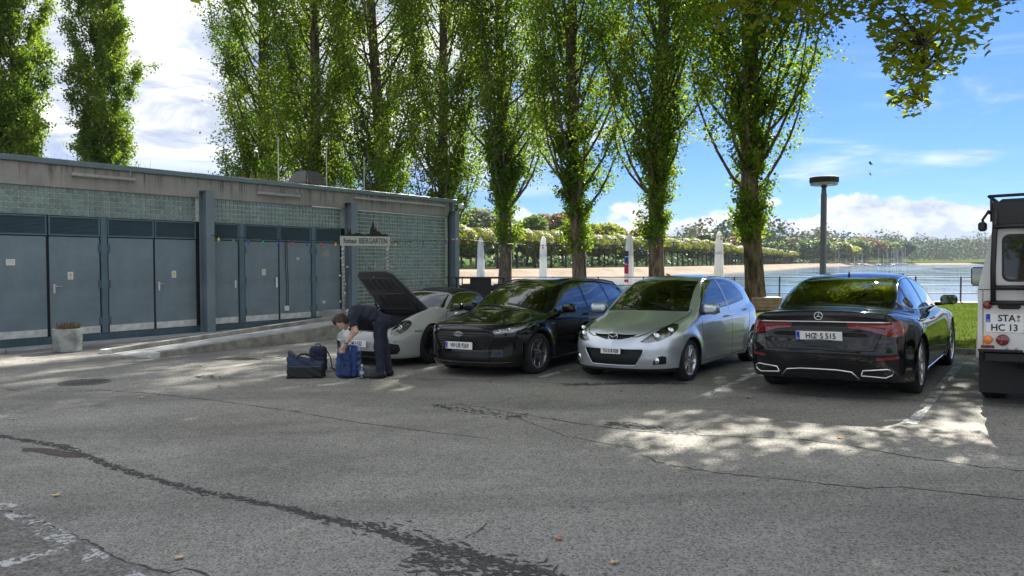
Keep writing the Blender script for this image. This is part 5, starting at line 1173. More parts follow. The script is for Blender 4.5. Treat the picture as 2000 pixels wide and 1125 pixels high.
def steering(root, x, y, z, r=0.18):
    b = MB(); pts = [(r * math.cos(a), 0, r * math.sin(a)) for a in np.linspace(0, 2 * math.pi, 25)]
    b.tube(pts, 0.014, 6, False); b.bbox((-r, -0.01, -0.03), (r, 0.01, 0.02), 0.008); b.bbox((-0.03, -0.01, -r), (0.03, 0.01, 0), 0.008)
    o = b.build('steering_wheel', M_CABIN, root, True); o.location = (x, y, z); o.rotation_euler = (R(-22), 0, 0)
def mirror(root, side, x, y, z, m, dims=(0.11, 0.07, 0.075), glass=True):
    e = empty('wing_mirror', (side * x, y, z), 0, root); key = ('mir', dims)
    if key not in _wheel_cache:
        a, b_, c_ = dims
        def f(P):
            q = P.copy(); q[..., 1] = q[..., 1] + 0.25 * P[..., 0]
            d = rbox(q, (0, 0, 0), (a, b_, c_), min(b_, c_) * 0.85); return smax(d, P[..., 1] - b_ * 0.62, 0.012)
        V, F, N = surface(f, (-a * 1.4, -b_ * 2.2, -c_ * 1.4), (a * 1.4, b_ * 2.2, c_ * 1.4), 0.012); _wheel_cache[key] = mesh_tris('housing', V, F, N)
    h = obj('housing', _wheel_cache[key], m, e); h.scale = (side, 1, 1)
    MB().tube([(-side * (dims[0] + 0.07), 0.0, -dims[2] * 0.9), (-side * dims[0] * 0.4, 0, -dims[2] * 0.75)], [0.028, 0.022], 8).build('arm', M_BLACKPL, e, True)
    MB().bbox((-dims[0] * 0.85, dims[1] * 0.6, -dims[2] * 0.8), (dims[0] * 0.85, dims[1] * 0.66, dims[2] * 0.8), 0.003).build('mirror_glass', M_MIRGL, e)
    return e
def handle(root, tm_x, y, z, m, w=0.11):
    b = MB(); s_ = 1 if tm_x > 0 else -1
    b.tube([(tm_x - s_ * 0.01, y - w, z), (tm_x + s_ * 0.028, y - w * 0.75, z + 0.002), (tm_x + s_ * 0.032, y, z + 0.004), (tm_x + s_ * 0.028, y + w * 0.75, z + 0.004), (tm_x - s_ * 0.01, y + w, z + 0.004)], 0.013, 8)
    return b.build('door_handle', m, root, True)
def skin_x(f, y, z, w0=1.1):
    """outermost x of the body at (y,z)"""
    xs = np.linspace(0.2, w0, 400); P = np.stack([xs, np.full(400, y), np.full(400, z)], -1); v = f(P); i = np.where(v < 0)[0]
    return xs[i[-1]] if len(i) else 0.5
def skin_y(f, x, z, y0=-0.1, y1=1.5, n=500):
    ys = np.linspace(y0, y1, n); v = f(np.stack([np.full(n, x), ys, np.full(n, z)], -1)); i = np.where(v < 0)[0]; return ys[i[0]] if len(i) else y1
def skin_z(f, x, y):
    zs = np.linspace(0.2, 1.7, 500); v = f(np.stack([np.full(500, x), np.full(500, y), zs], -1)); i = np.where(v < 0)[0]; return zs[i[-1]] if len(i) else 0.5
def build_car(s, root):
    """shell, arches, glazing, panels; returns the field and the rest of the shell"""
    f = car_field(s); W = max(p[1] for p in s['plan']) + 0.08
    V, F, N = surface(f, (-W, -0.08, 0.08), (W, s['L'] + 0.08, s.get('H', 1.5) + 0.1), s.get('h', 0.024))
    tm = TM(V, F, N)
    for (wy, wz, ra) in s['arches']:
        g = lambda V, N: np.maximum(np.sqrt((V[:, 1] - wy) ** 2 + (V[:, 2] - wz) ** 2) - ra, 0.5 - np.abs(V[:, 0]))
        _, tm = apply(tm, g)
        for sd in (1, -1):            # wheel housing
            b = MB(); n = 20; xs = (0.46, skin_x(f, wy, wz + ra * 0.9) - 0.012); vs = []; fs = []
            for i in range(n + 1):
                a = -0.35 + (math.pi + 0.7) * i / n
                for xq in xs: vs.append((sd * xq, wy + (ra + 0.004) * math.cos(a), wz + (ra + 0.004) * math.sin(a)))
            for i in range(n): fs.append((2 * i, 2 * i + 1, 2 * i + 3, 2 * i + 2))
            vs.append((sd * 0.46, wy, wz)); c_ = len(vs) - 1
            for i in range(n): fs.append((2 * i, 2 * i + 2, c_))
            b.add(vs, fs); b.build('wheel_housing', M_VOID, root, True)
    # ---- glazing
    for (name, g, m, lr) in s['glass']:
        ring, tm = apply(tm, lambda V, N: g(V, N) - s.get('seal', 0.014))
        gl, ring = apply(ring, g)
        for t in (split_lr(ring) if lr else [ring]):
            if len(t.F): t.obj('window_seal', s.get('seal_mat', M_GLOSSBLK), root)
        if lr:
            for t in split_lr(gl.off(-0.003)):
                if len(t.F): t.obj(name, m, root)
        elif len(gl.F): gl.off(-0.003).obj(name, m, root)
    # ---- lamps, grilles, trims cut out of the shell
    for (name, g, m, op, lr) in s.get('cuts', []):
        pc, tm = apply(tm, g)
        if not len(pc.F): print('empty cut', name); continue
        for t in (split_lr(pc) if lr else [pc]):
            if not len(t.F): continue
            if op < 0: t = t.recess(-op)
            elif op > 0: t = t.off(op).recess(op + 0.004, None) if False else t.off(op)
            t.obj(name, m, root)
    # ---- panels, each set off by a recessed shut line
    gaps = []
    for (name, g, m, lr, w) in s.get('panels', []):
        pc, tm = apply(tm, lambda V, N: g(V, N) - w)
        if w > 0:
            pc, band = apply(pc, lambda V, N: g(V, N) + w)
            if len(band.F): gaps.append(band.recess(0.012))
        if m is None: continue
        for t in (split_lr(pc) if lr else [pc]):
            if len(t.F): t.obj(name, m, root)
    if gaps:
        o = 0; VV, FF, NN = [], [], []
        for gp in gaps: VV.append(gp.V); FF.append(gp.F + o); NN.append(gp.N); o += len(gp.V)
        TM(np.concatenate(VV), np.concatenate(FF), np.concatenate(NN)).obj('panel_gap', M_VOID, root)
    return f, tm
def polyline_strip(root, name, f, pts, r, m, out=0.0):
    """a thin moulding that follows given points"""
    return MB().tube(pts, r, 6).build(name, m, root, True)
# ---------------------------------------------------------------- silver hatchback
def make_hatchback():
    root = stand(empty('hatchback'), 1.388, 10.56, 37.0)
    tag(root, 'silver five door hatchback with a dead leaf on its roof', 'car')
    L = 3.90; P_S = paint('silver_paint', (0.58, 0.63, 0.68), 0.75, 0.33, 0.10)
    WZ, RA = 0.288, 0.335
    s = dict(L=L, H=1.48, plan=[(-0.1, 0.70), (0.0, 0.74), (0.25, 0.80), (0.8, 0.838), (1.5, 0.832), (2.4, 0.835), (3.1, 0.845), (3.6, 0.815), (3.9, 0.74), (4.0, 0.72)],
        prof=[(0.1, 0.07), (0.2, 0.035), (0.32, 0.012), (0.5, 0.0), (0.62, 0.004), (0.78, 0.022), (0.9, 0.05), (1.05, 0.105), (1.3, 0.2)],
        deck=[(-0.1, 0.56), (0.0, 0.64), (0.12, 0.725), (0.35, 0.81), (0.7, 0.905), (1.0, 0.975), (1.25, 1.0), (2.0, 0.985), (3.0, 1.02), (3.6, 1.05), (4.0, 1.03)], crown=0.15,
        belly=[(-0.1, 0.20), (0.3, 0.17), (0.5, 0.16), (3.4, 0.17), (3.7, 0.24), (4.0, 0.28)],
        nose=[(0.1, 0.10), (0.24, 0.035), (0.36, 0.0), (0.48, 0.0), (0.6, 0.035), (0.72, 0.10), (0.9, 0.30), (1.1, 0.6)],
        nose_plan=[(0.0, 0.0), (0.3, 0.035), (0.5, 0.10), (0.65, 0.20), (0.78, 0.36), (0.9, 0.55)],
        tail=[(0.1, 0.18), (0.3, 0.04), (0.5, 0.0), (0.65, 0.03), (0.8, 0.06), (1.0, 0.10), (1.3, 0.3)],
        tail_plan=[(0.0, 0.0), (0.4, 0.03), (0.65, 0.10), (0.85, 0.28)],
        roof=[(0.6, 0.66), (0.95, 0.955), (1.3, 1.185), (1.6, 1.345), (1.8, 1.42), (2.05, 1.462), (2.4, 1.475), (2.8, 1.455), (3.2, 1.40), (3.45, 1.335), (3.58, 1.24), (3.72, 1.05), (3.85, 0.82)],
        roof_blur=0.10, cab_plan=[(0.6, 0.70), (1.0, 0.755), (1.6, 0.785), (2.4, 0.79), (3.0, 0.775), (3.5, 0.72), (3.9, 0.62)], belt=0.93, tumble=0.24, tum2=0.32, roof_crown=0.045, screen_curve=0.22, cab_mid=2.3,
        flares=[(0.79, WZ, 0.34, 0.026, 0.10), (3.28, WZ, 0.34, 0.026, 0.10)], k=(0.10, 0.09, 0.10, 0.04), k_cab=0.045,
        arches=[(0.79, WZ, RA), (3.28, WZ, RA)])
    wf = poly2([(1.27, 0.945), (1.42, 1.075), (1.62, 1.225), (1.80, 1.325), (1.98, 1.372), (2.22, 1.378), (2.30, 0.985)], 0.0)
    wr = poly2([(2.37, 0.99), (2.31, 1.375), (2.62, 1.358), (2.86, 1.305), (3.02, 1.205), (3.12, 1.10), (3.12, 1.05)], 0.0)
    s['glass'] = [('windscreen', screen(lambda x: 0.985 - 0.05 * x * x, 1.735, 0.635, 0.32, 2.0, 0.20), M_GLASS, False),
                  ('rear_window', screen(lambda x: 1.04 + 0 * x, 3.50, 0.56, 0.22, 3.2, 0.15, False), M_GLASS, False),
                  ('side_window', both(wf), M_GLASS, True), ('rear_side_window', both(wr), M_GLASS, True)]
    s['seal'] = 0.012
    lamp = poly2([(0.50, 0.592), (0.62, 0.580), (0.85, 0.603), (1.10, 0.668), (1.34, 0.775), (1.37, 0.803), (1.25, 0.812), (1.0, 0.768), (0.75, 0.698), (0.58, 0.635)], 0.004)
    slot = poly2([(-0.34, 0.690), (-0.25, 0.682), (0.25, 0.682), (0.34, 0.690), (0.25, 0.652), (0.12, 0.624), (-0.12, 0.624), (-0.25, 0.652)], 0.004)
    low = poly2([(-0.45, 0.485), (0.45, 0.485), (0.44, 0.44), (0.345, 0.288), (0.32, 0.28), (-0.32, 0.28), (-0.345, 0.288), (-0.44, 0.44)], 0.008)
    fog = poly2([(0.70, 0.285), (0.72, 0.325), (0.78, 0.375), (0.88, 0.395), (0.965, 0.380), (0.965, 0.292)], 0.006)
    tail = poly2([(0.68, 0.78), (0.66, 1.0), (0.80, 1.06), (0.98, 1.0), (1.02, 0.86), (0.90, 0.76)], 0.01)
    tri = poly2([(1.255, 0.935), (1.40, 1.06), (1.40, 0.95)], 0.004)
    s['cuts'] = [('headlight', corner(lamp), M_LAMPIN, -0.045, True), ('grille_slot', front(slot, 0.5), M_BLACKPL, -0.03, False), ('lower_grille', front(low, 0.5), M_BLACKPL, -0.035, False),
                 ('fog_light_recess', corner(fog), M_BLACKPL, -0.02, True), ('tail_light', corner(tail, L), M_RED, 0.004, True),
                 ('bumper_lip', lambda V, N: np.maximum(V[:, 2] - 0.222, V[:, 1] - 0.5), M_BLACKPL, 0.0, False)]
    d1 = [(1.27, 0.92), (1.23, 0.75), (1.25, 0.45), (1.32, 0.225), (2.36, 0.225), (2.37, 0.6), (2.335, 1.0), (2.27, 1.395), (1.98, 1.39), (1.78, 1.34), (1.5, 1.16)]
    d2 = [(2.36, 0.225), (2.86, 0.225), (2.95, 0.36), (3.0, 0.55), (3.12, 0.72), (3.22, 0.84), (3.20, 1.1), (3.1, 1.22), (2.9, 1.335), (2.6, 1.385), (2.27, 1.395), (2.335, 1.0), (2.37, 0.6)]
    hp = poly2([(-0.34, 0.105), (-0.46, 0.19), (-0.61, 0.46), (-0.665, 0.80), (-0.70, 1.15), (0, 1.35), (0.70, 1.15), (0.665, 0.80), (0.61, 0.46), (0.46, 0.19), (0.34, 0.105)])
    def hoodf(V, N): return np.maximum(np.maximum(hp(V[:, 0], V[:, 1]), 0.66 - V[:, 2]), V[:, 1] - 1.16)
    s['panels'] = [('bonnet', hoodf, P_S, False, 0.0045), ('front_door', both(poly2(d1)), P_S, True, 0.0042), ('rear_door', both(poly2(d2)), P_S, True, 0.0042)]
    f, body = build_car(s, root); body.obj('body', P_S, root)
    # lamp internals and lenses
    for sd in (1, -1):
        for (x, z, r) in ((0.57, 0.655, 0.060), (0.70, 0.725, 0.05)):
            y = skin_y(f, x, z) + 0.02
            MB().lathe([(r, -0.012), (r * 0.92, -0.016), (r * 0.8, 0.0), (0.0, 0.012)], 20, Matrix.Translation((sd * x, y, z)) @ Matrix.Rotation(math.pi / 2, 4, 'X')).build('headlight_bulb', M_CHROME, root, True)
        x = 0.60; z = 0.335; y = skin_y(f, x, z)
        MB().lathe([(0.05, 0.012), (0.052, 0.0), (0.042, -0.002), (0.03, 0.008), (0.0, 0.012)], 20, Matrix.Translation((sd * x, y + 0.004, z)) @ Matrix.Rotation(math.pi / 2 , 4, 'X')).build('fog_light', M_CHROME, root, True)
        mirror(root, sd, 0.935, 1.30, 0.985, P_S, (0.125, 0.085, 0.082))
        for (y, z) in ((2.19, 0.83), (3.03, 0.885)): handle(root, sd * skin_x(f, y, z), y, z, P_S)
        MB().lathe([(0.011, 0.0), (0.009, 0.008), (0.0, 0.01)], 12, Matrix.Translation((sd * skin_x(f, 1.16, 0.64), 1.16, 0.64)) @ Matrix.Rotation(sd * math.pi / 2, 4, 'Y')).build('side_repeater', M_WHITE, root)
    tri_s = TM(*surface(f, (-0.95, 1.1, 0.85), (0.95, 1.5, 1.15), 0.024)); tp, _ = apply(tri_s, both(tri)); add_part(tp.off(0.006), 'mirror_mount', M_BLACKPL, root, True)
    tm = TM(*surface(f, (-0.95, -0.05, 0.5), (0.95, 0.9, 0.95), 0.024)); ln, _ = apply(tm, corner(lamp))
    for t in split_lr(ln.off(-0.002)): t.obj('headlight_lens', M_LENS, root)
    # chrome lower lip of the intake, badge
    pts = [(x, skin_y(f, x, z) - 0.004, z) for x, z in [(-0.462, 0.485), (-0.45, 0.44), (-0.355, 0.278), (-0.32, 0.266), (-0.16, 0.265), (0, 0.265), (0.16, 0.265), (0.32, 0.266), (0.355, 0.278), (0.45, 0.44), (0.462, 0.485)]]
    MB().tube(pts, 0.010, 6).build('intake_trim', P_S, root, True)
    y = skin_y(f, 0, 0.655) - 0.012
    b = MB(); b.tube([(0.072 * math.cos(a), y, 0.658 + 0.058 * math.sin(a)) for a in np.linspace(0, 2 * math.pi, 29)], 0.0075, 6, False)
    for sg in (1, -1): b.tube([(0, y, 0.644), (sg * 0.028, y, 0.666), (sg * 0.066, y, 0.678)], [0.009, 0.008, 0.004], 6)
    b.build('badge', M_CHROME, root, True)
    plate(root, 'TG\u00b7218 028', (0, skin_y(f, 0, 0.46) - 0.022, 0.468), (R(-3), 0, 0), 0.31, 0.083, False, 0.068, 0.74)
    # interior
    MB().bbox((-0.62, 1.0, 0.3), (0.62, 1.42, 0.90), 0.08).build('dashboard', M_CABIN, root)
    MB().box((-0.66, 0.9, 0.24), (0.66, 3.4, 0.30)).build('cabin_floor', M_CABIN, root)
    for x in (-0.34, 0.34): seat(root, x, 2.12, 0.27)
    for x in (-0.32, 0.32): seat(root, x, 2.98, 0.28)
    steering(root, 0.34, 1.60, 0.86)
    MB().bbox((-0.09, 1.76, 1.33), (0.09, 1.79, 1.385), 0.01).build('rear_view_mirror', M_BLACKPL, root)
    b = MB()
    for x0, x1 in ((0.52, -0.02), (-0.02, -0.52)):
        pts = [(x, 0, 0) for x in np.linspace(x0, x1 + 0.05, 8)]; pts = [(p[0], 0.98 + 0.2 * p[0] ** 2 + 0.02 * i, skin_z(f, p[0], 0.98 + 0.2 * p[0] ** 2 + 0.02 * i) + 0.014) for i, p in enumerate(pts)]; b.tube(pts, 0.008, 5)
    b.build('wiper', M_BLACKPL, root, True)
    add_wheels(root, dict(key='mz', R=0.294, w=0.195, rim=0.212, style=dict(n=5, kind='twin', da=0.20, dish=0.78), axles=[(0.79, 0.735), (3.28, 0.735)]), M_ALLOY)
    MB().box((-0.6, 0.3, 0.14), (0.6, 3.5, 0.19)).build('underbody', M_VOID, root)
    MB().tube([(0.0, 1.92, 1.455), (0.0, 2.05, 1.60)], [0.007, 0.003], 6).build('aerial', M_BLACKPL, root) if False else None
    return root, f
HATCH, HATCH_F = make_hatchback()
# ---------------------------------------------------------------- black estate car
def make_estate():
    root = stand(empty('estate_car'), -0.80, 11.59, 34.6)
    tag(root, 'glossy black estate car with honeycomb grille and roof rails beside the silver hatchback', 'car')
    L = 4.67; P_B = paint('black_paint', (0.0035, 0.0036, 0.0042), 0.0, 0.25)
    WZ, RA = 0.318, 0.362
    s = dict(L=L, H=1.50, plan=[(-0.1, 0.72), (0.0, 0.77), (0.25, 0.845), (0.8, 0.902), (1.5, 0.895), (2.6, 0.898), (3.6, 0.905), (4.3, 0.86), (4.67, 0.78), (4.8, 0.74)],
        prof=[(0.1, 0.09), (0.2, 0.045), (0.32, 0.02), (0.5, 0.006), (0.66, 0.0), (0.78, 0.004), (0.88, 0.03), (0.97, 0.07), (1.1, 0.14), (1.3, 0.22)],
        deck=[(-0.1, 0.66), (0.0, 0.73), (0.1, 0.79), (0.3, 0.855), (0.7, 0.93), (1.1, 0.985), (1.4, 1.0), (2.4, 0.96), (3.6, 0.985), (4.4, 1.02), (4.8, 1.0)], crown=0.11,
        belly=[(-0.1, 0.18), (0.3, 0.16), (3.9, 0.17), (4.3, 0.25), (4.8, 0.30)],
        nose=[(0.1, 0.12), (0.2, 0.03), (0.3, 0.0), (0.45, 0.012), (0.62, 0.0), (0.74, 0.03), (0.84, 0.12), (0.95, 0.35), (1.1, 0.7)],
        nose_plan=[(0.0, 0.0), (0.3, 0.03), (0.5, 0.085), (0.68, 0.20), (0.8, 0.36), (0.92, 0.60)],
        tail=[(0.1, 0.2), (0.3, 0.03), (0.5, 0.0), (0.7, 0.02), (0.95, 0.06), (1.2, 0.2)], tail_plan=[(0.0, 0.0), (0.5, 0.04), (0.75, 0.14), (0.92, 0.3)],
        roof=[(0.75, 0.80), (1.15, 1.0), (1.5, 1.19), (1.8, 1.335), (2.0, 1.40), (2.3, 1.447), (2.7, 1.46), (3.3, 1.445), (3.9, 1.40), (4.25, 1.35), (4.4, 1.27), (4.55, 1.05), (4.62, 0.9)],
        roof_blur=0.12, cab_plan=[(0.7, 0.74), (1.2, 0.80), (1.8, 0.825), (2.8, 0.83), (3.6, 0.80), (4.2, 0.74), (4.6, 0.66)], belt=0.93, tumble=0.30, tum2=0.30, roof_crown=0.04, screen_curve=0.20, cab_mid=2.7,
        flares=[(0.88, WZ, 0.37, 0.024, 0.09), (3.58, WZ, 0.37, 0.024, 0.09)], k=(0.06, 0.09, 0.09, 0.04), k_cab=0.04, arches=[(0.88, WZ, RA), (3.58, WZ, RA)])
    w1 = poly2([(1.50, 0.955), (1.66, 1.07), (1.95, 1.245), (2.15, 1.328), (2.40, 1.365), (2.50, 1.367), (2.53, 0.975)])
    w2 = poly2([(2.60, 0.978), (2.57, 1.368), (3.0, 1.362), (3.32, 1.335), (3.42, 1.05), (3.40, 1.0)])
    w3 = poly2([(3.49, 1.03), (3.40, 1.325), (3.75, 1.275), (4.02, 1.20), (4.10, 1.12)])
    s['glass'] = [('windscreen', screen(lambda x: 0.995 - 0.04 * x * x, 1.97, 0.685, 0.42, 2.3, 0.18), M_GLASS, False),
                  ('rear_window', screen(lambda x: 1.06 + 0 * x, 4.32, 0.6, 0.2, 4.0, 0.1, False), M_PRIVACY, False),
                  ('side_window', both(w1), M_GLASS, True), ('rear_side_window', both(w2), M_PRIVACY, True), ('quarter_window', both(w3), M_PRIVACY, True)]
    lamp = poly2([(0.66, 0.700), (0.72, 0.672), (1.10, 0.690), (1.38, 0.740), (1.60, 0.812), (1.56, 0.832), (1.25, 0.792), (0.95, 0.745), (0.72, 0.722)], 0.004)
    grl = poly2([(-0.42, 0.725), (0.42, 0.725), (0.58, 0.66), (0.56, 0.60), (0.46, 0.44), (-0.46, 0.44), (-0.56, 0.60), (-0.58, 0.66)], 0.01)
    low = poly2([(-0.50, 0.385), (0.50, 0.385), (0.46, 0.25), (-0.46, 0.25)], 0.01)
    vent = poly2([(0.88, 0.33), (0.90, 0.46), (1.12, 0.52), (1.15, 0.44), (1.10, 0.34)], 0.008)
    tail = poly2([(0.68, 0.86), (0.68, 0.98), (1.0, 1.02), (1.2, 0.98), (1.1, 0.86)], 0.01)
    s['cuts'] = [('headlight', corner(lamp), M_LAMPIN, -0.04, True), ('grille', front(grl, 0.5), M_BLACKPL, -0.045, False), ('lower_grille', front(low, 0.5), M_BLACKPL, -0.04, False),
                 ('bumper_vent', corner(vent), M_BLACKPL, -0.03, True), ('tail_light', corner(tail, L), M_RED, 0.003, True)]
    d1 = [(1.53, 0.93), (1.42, 0.78), (1.40, 0.45), (1.46, 0.23), (2.55, 0.23), (2.58, 0.6), (2.565, 1.0), (2.535, 1.385), (2.2, 1.36), (1.9, 1.25)]
    d2 = [(2.55, 0.23), (3.10, 0.23), (3.20, 0.45), (3.32, 0.66), (3.46, 0.80), (3.46, 1.05), (3.36, 1.355), (2.9, 1.385), (2.535, 1.385), (2.565, 1.0), (2.58, 0.6)]
    hp = poly2([(-0.50, 0.115), (-0.66, 0.26), (-0.74, 0.6), (-0.75, 1.2), (0, 1.5), (0.75, 1.2), (0.74, 0.6), (0.66, 0.26), (0.50, 0.115)])
    s['panels'] = [('bonnet', lambda V, N: np.maximum(np.maximum(hp(V[:, 0], V[:, 1]), 0.745 - V[:, 2]), V[:, 1] - 1.25), P_B, False, 0.0035), ('front_door', both(poly2(d1)), P_B, True, 0.004), ('rear_door', both(poly2(d2)), P_B, True, 0.004)]
    f, body = build_car(s, root); body.obj('body', P_B, root)
    # honeycomb mesh
    b = MB()
    for r in range(7):
        z = 0.455 + r * 0.042
        for i in range(-9, 10):
            x = i * 0.062 + (0.031 if r % 2 else 0)
            lim = 0.44 + (z - 0.44) * 0.75 if z < 0.62 else 0.58 - (z - 0.62) * 1.3
            if abs(x) > lim - 0.02: continue
            y = skin_y(f, x, z) + 0.012
            pts = [(x + 0.031 * math.cos(a), y, z + 0.018 * math.sin(a)) for a in np.linspace(0, 2 * math.pi, 7)]; b.tube(pts, 0.0045, 4, False)
    b.build('grille_mesh', M_GLOSSBLK, root)
    pts = [(x, skin_y(f, x, z) - 0.002, z) for x, z in [(-0.46, 0.43), (-0.57, 0.60), (-0.59, 0.66), (-0.43, 0.735), (0, 0.738), (0.43, 0.735), (0.59, 0.66), (0.57, 0.60), (0.46, 0.43), (-0.46, 0.43)]]
    MB().tube(pts, 0.007, 6).build('grille_surround', M_GLOSSBLK, root, True)
    y = skin_y(f, 0, 0.665) - 0.006
    MB().lathe([(0.0, 0.008), (0.05, 0.008), (0.056, 0.004), (0.058, -0.004)], 28, Matrix.Translation((0, y, 0.665)) @ Matrix.Rotation(math.pi / 2, 4, 'X') @ Matrix.Diagonal((1.35, 0.55, 1, 1))).build('badge_field', simple('badge_blue', (0.01, 0.03, 0.14), 0.2, metal=0.3, var=0), root, True)
    MB().tube([(0.078 * math.cos(a), y - 0.008, 0.665 + 0.031 * math.sin(a)) for a in np.linspace(0, 2 * math.pi, 29)], 0.0045, 6, False).build('badge_ring', M_CHROME, root, True)
    me = text_mesh('Ford', 0.05, 0.002, 0.95, 0.0006); o = obj('badge_lettering', me, M_CHROME, root); o.location = (0, y - 0.011, 0.665); o.rotation_euler = (math.pi / 2, 0, 0)
    tm = TM(*surface(f, (-1, -0.05, 0.6), (1, 1.1, 0.95), 0.024)); ln, _ = apply(tm, corner(lamp))
    for t in split_lr(ln.off(-0.002)): t.obj('headlight_lens', M_LENS, root)
    for sd in (1, -1):
        for (x, z, r) in ((0.52, 0.700, 0.026), (0.62, 0.712, 0.028), (0.72, 0.728, 0.030)):
            y = skin_y(f, x, z) + 0.018
            MB().lathe([(r, -0.012), (r * 0.9, -0.018), (r * 0.75, 0.0), (0.0, 0.01)], 16, Matrix.Translation((sd * x, y, z)) @ Matrix.Rotation(math.pi / 2, 4, 'X')).build('headlight_bulb', M_CHROME, root, True)
        pts = []
        for (t_, z) in ((0.74, 0.690), (1.0, 0.702), (1.25, 0.735), (1.50, 0.800)):
            for yy in np.linspace(0.05, 1.0, 200):      # follow the corner
                x = t_ - yy
                if x > 0 and f(np.array([[x, yy, z]]))[0] < 0: pts.append((sd * (x + 0.002), yy - 0.004, z)); break
        MB().tube(pts, 0.006, 6).build('daytime_strip', M_CHROME, root, True)
        mirror(root, sd, 1.00, 1.62, 0.985, P_B, (0.12, 0.09, 0.075))
        for (y, z) in ((2.42, 0.845), (3.28, 0.865)): handle(root, sd * skin_x(f, y, z), y, z, P_B)
        pts = [(sd * (0.60 if i else 0.60), y, skin_z(f, 0.60, y) + (0.004 if i in (0, 7) else 0.042)) for i, y in enumerate([2.05, 2.12, 2.4, 2.8, 3.2, 3.6, 3.95, 4.05])]
        MB().tube(pts, [0.008] + [0.014] * 6 + [0.008], 8).build('roof_rail', M_GLOSSBLK, root, True)
        e = obj('side_emblem', MB().bbox((0, -0.05, -0.01), (0.004, 0.05, 0.01), 0.002).mesh('side_emblem'), M_CHROME, root); e.location = (sd * skin_x(f, 1.30, 0.76) - (0.002 if sd > 0 else 0.002), 1.30, 0.76)
        pts = [(sd * (skin_x(f, y, z) + 0.002), y, z) for y, z in ((1.3, 0.215), (1.8, 0.215), (2.4, 0.215), (3.0, 0.217), (3.18, 0.22))]
        MB().tube(pts, 0.009, 6).build('sill_trim', M_CHROME if False else M_GLOSSBLK, root, True)
        pts = [(sd * x, skin_y(f, x, 0.235) - 0.004, 0.235) for x in (0.0, 0.3, 0.5, 0.62, 0.72, 0.78)]
        MB().tube(pts, 0.010, 6).build('splitter', M_ALLOYDK, root, True)
    MB().lathe([(0.018, 0.0), (0.014, 0.02), (0.006, 0.05), (0.0, 0.055)], 10, Matrix.Translation((0, 3.95, skin_z(f, 0, 3.95) - 0.004)) @ Matrix.Diagonal((0.8, 2.2, 1, 1))).build('roof_aerial', P_B, root, True)
    plate(root, 'WI\u00b7UB 9269', (0, skin_y(f, 0, 0.49) - 0.02, 0.49), (R(-2), 0, 0), 0.52, 0.112, True, 0.093, 0.74)
    MB().bbox((-0.68, 1.2, 0.3), (0.68, 1.65, 0.90), 0.08).build('dashboard', M_CABIN, root)
    MB().box((-0.7, 1.0, 0.24), (0.7, 4.3, 0.30)).build('cabin_floor', M_CABIN, root)
    for x in (-0.37, 0.37): seat(root, x, 2.40, 0.27)
    for x in (-0.35, 0.35): seat(root, x, 3.28, 0.28)
    steering(root, 0.37, 1.85, 0.86)
    MB().bbox((-0.10, 2.02, 1.29), (0.10, 2.05, 1.345), 0.01).build('rear_view_mirror', M_BLACKPL, root)
    b = MB()
    for x0, x1 in ((0.58, 0.02), (-0.02, -0.58)):
        pts = [(x, 1.19 + 0.18 * x * x + 0.012 * i) for i, x in enumerate(np.linspace(x0, x1, 8))]; b.tube([(x, y, skin_z(f, x, y) + 0.012) for x, y in pts], 0.008, 5)
    b.build('wiper', M_BLACKPL, root, True)
    add_wheels(root, dict(key='fd', R=0.322, w=0.205, rim=0.232, style=dict(n=5, kind='y', dish=0.82), axles=[(0.88, 0.795), (3.58, 0.795)]), M_ALLOYGR)
    MB().box((-0.66, 0.3, 0.15), (0.66, 4.2, 0.19)).build('underbody', M_VOID, root)
    return root, f
M_ALLOYGR = simple('alloy_grey', (0.22, 0.22, 0.23), 0.3, metal=0.85, var=0.1)
ESTATE, ESTATE_F = make_estate()
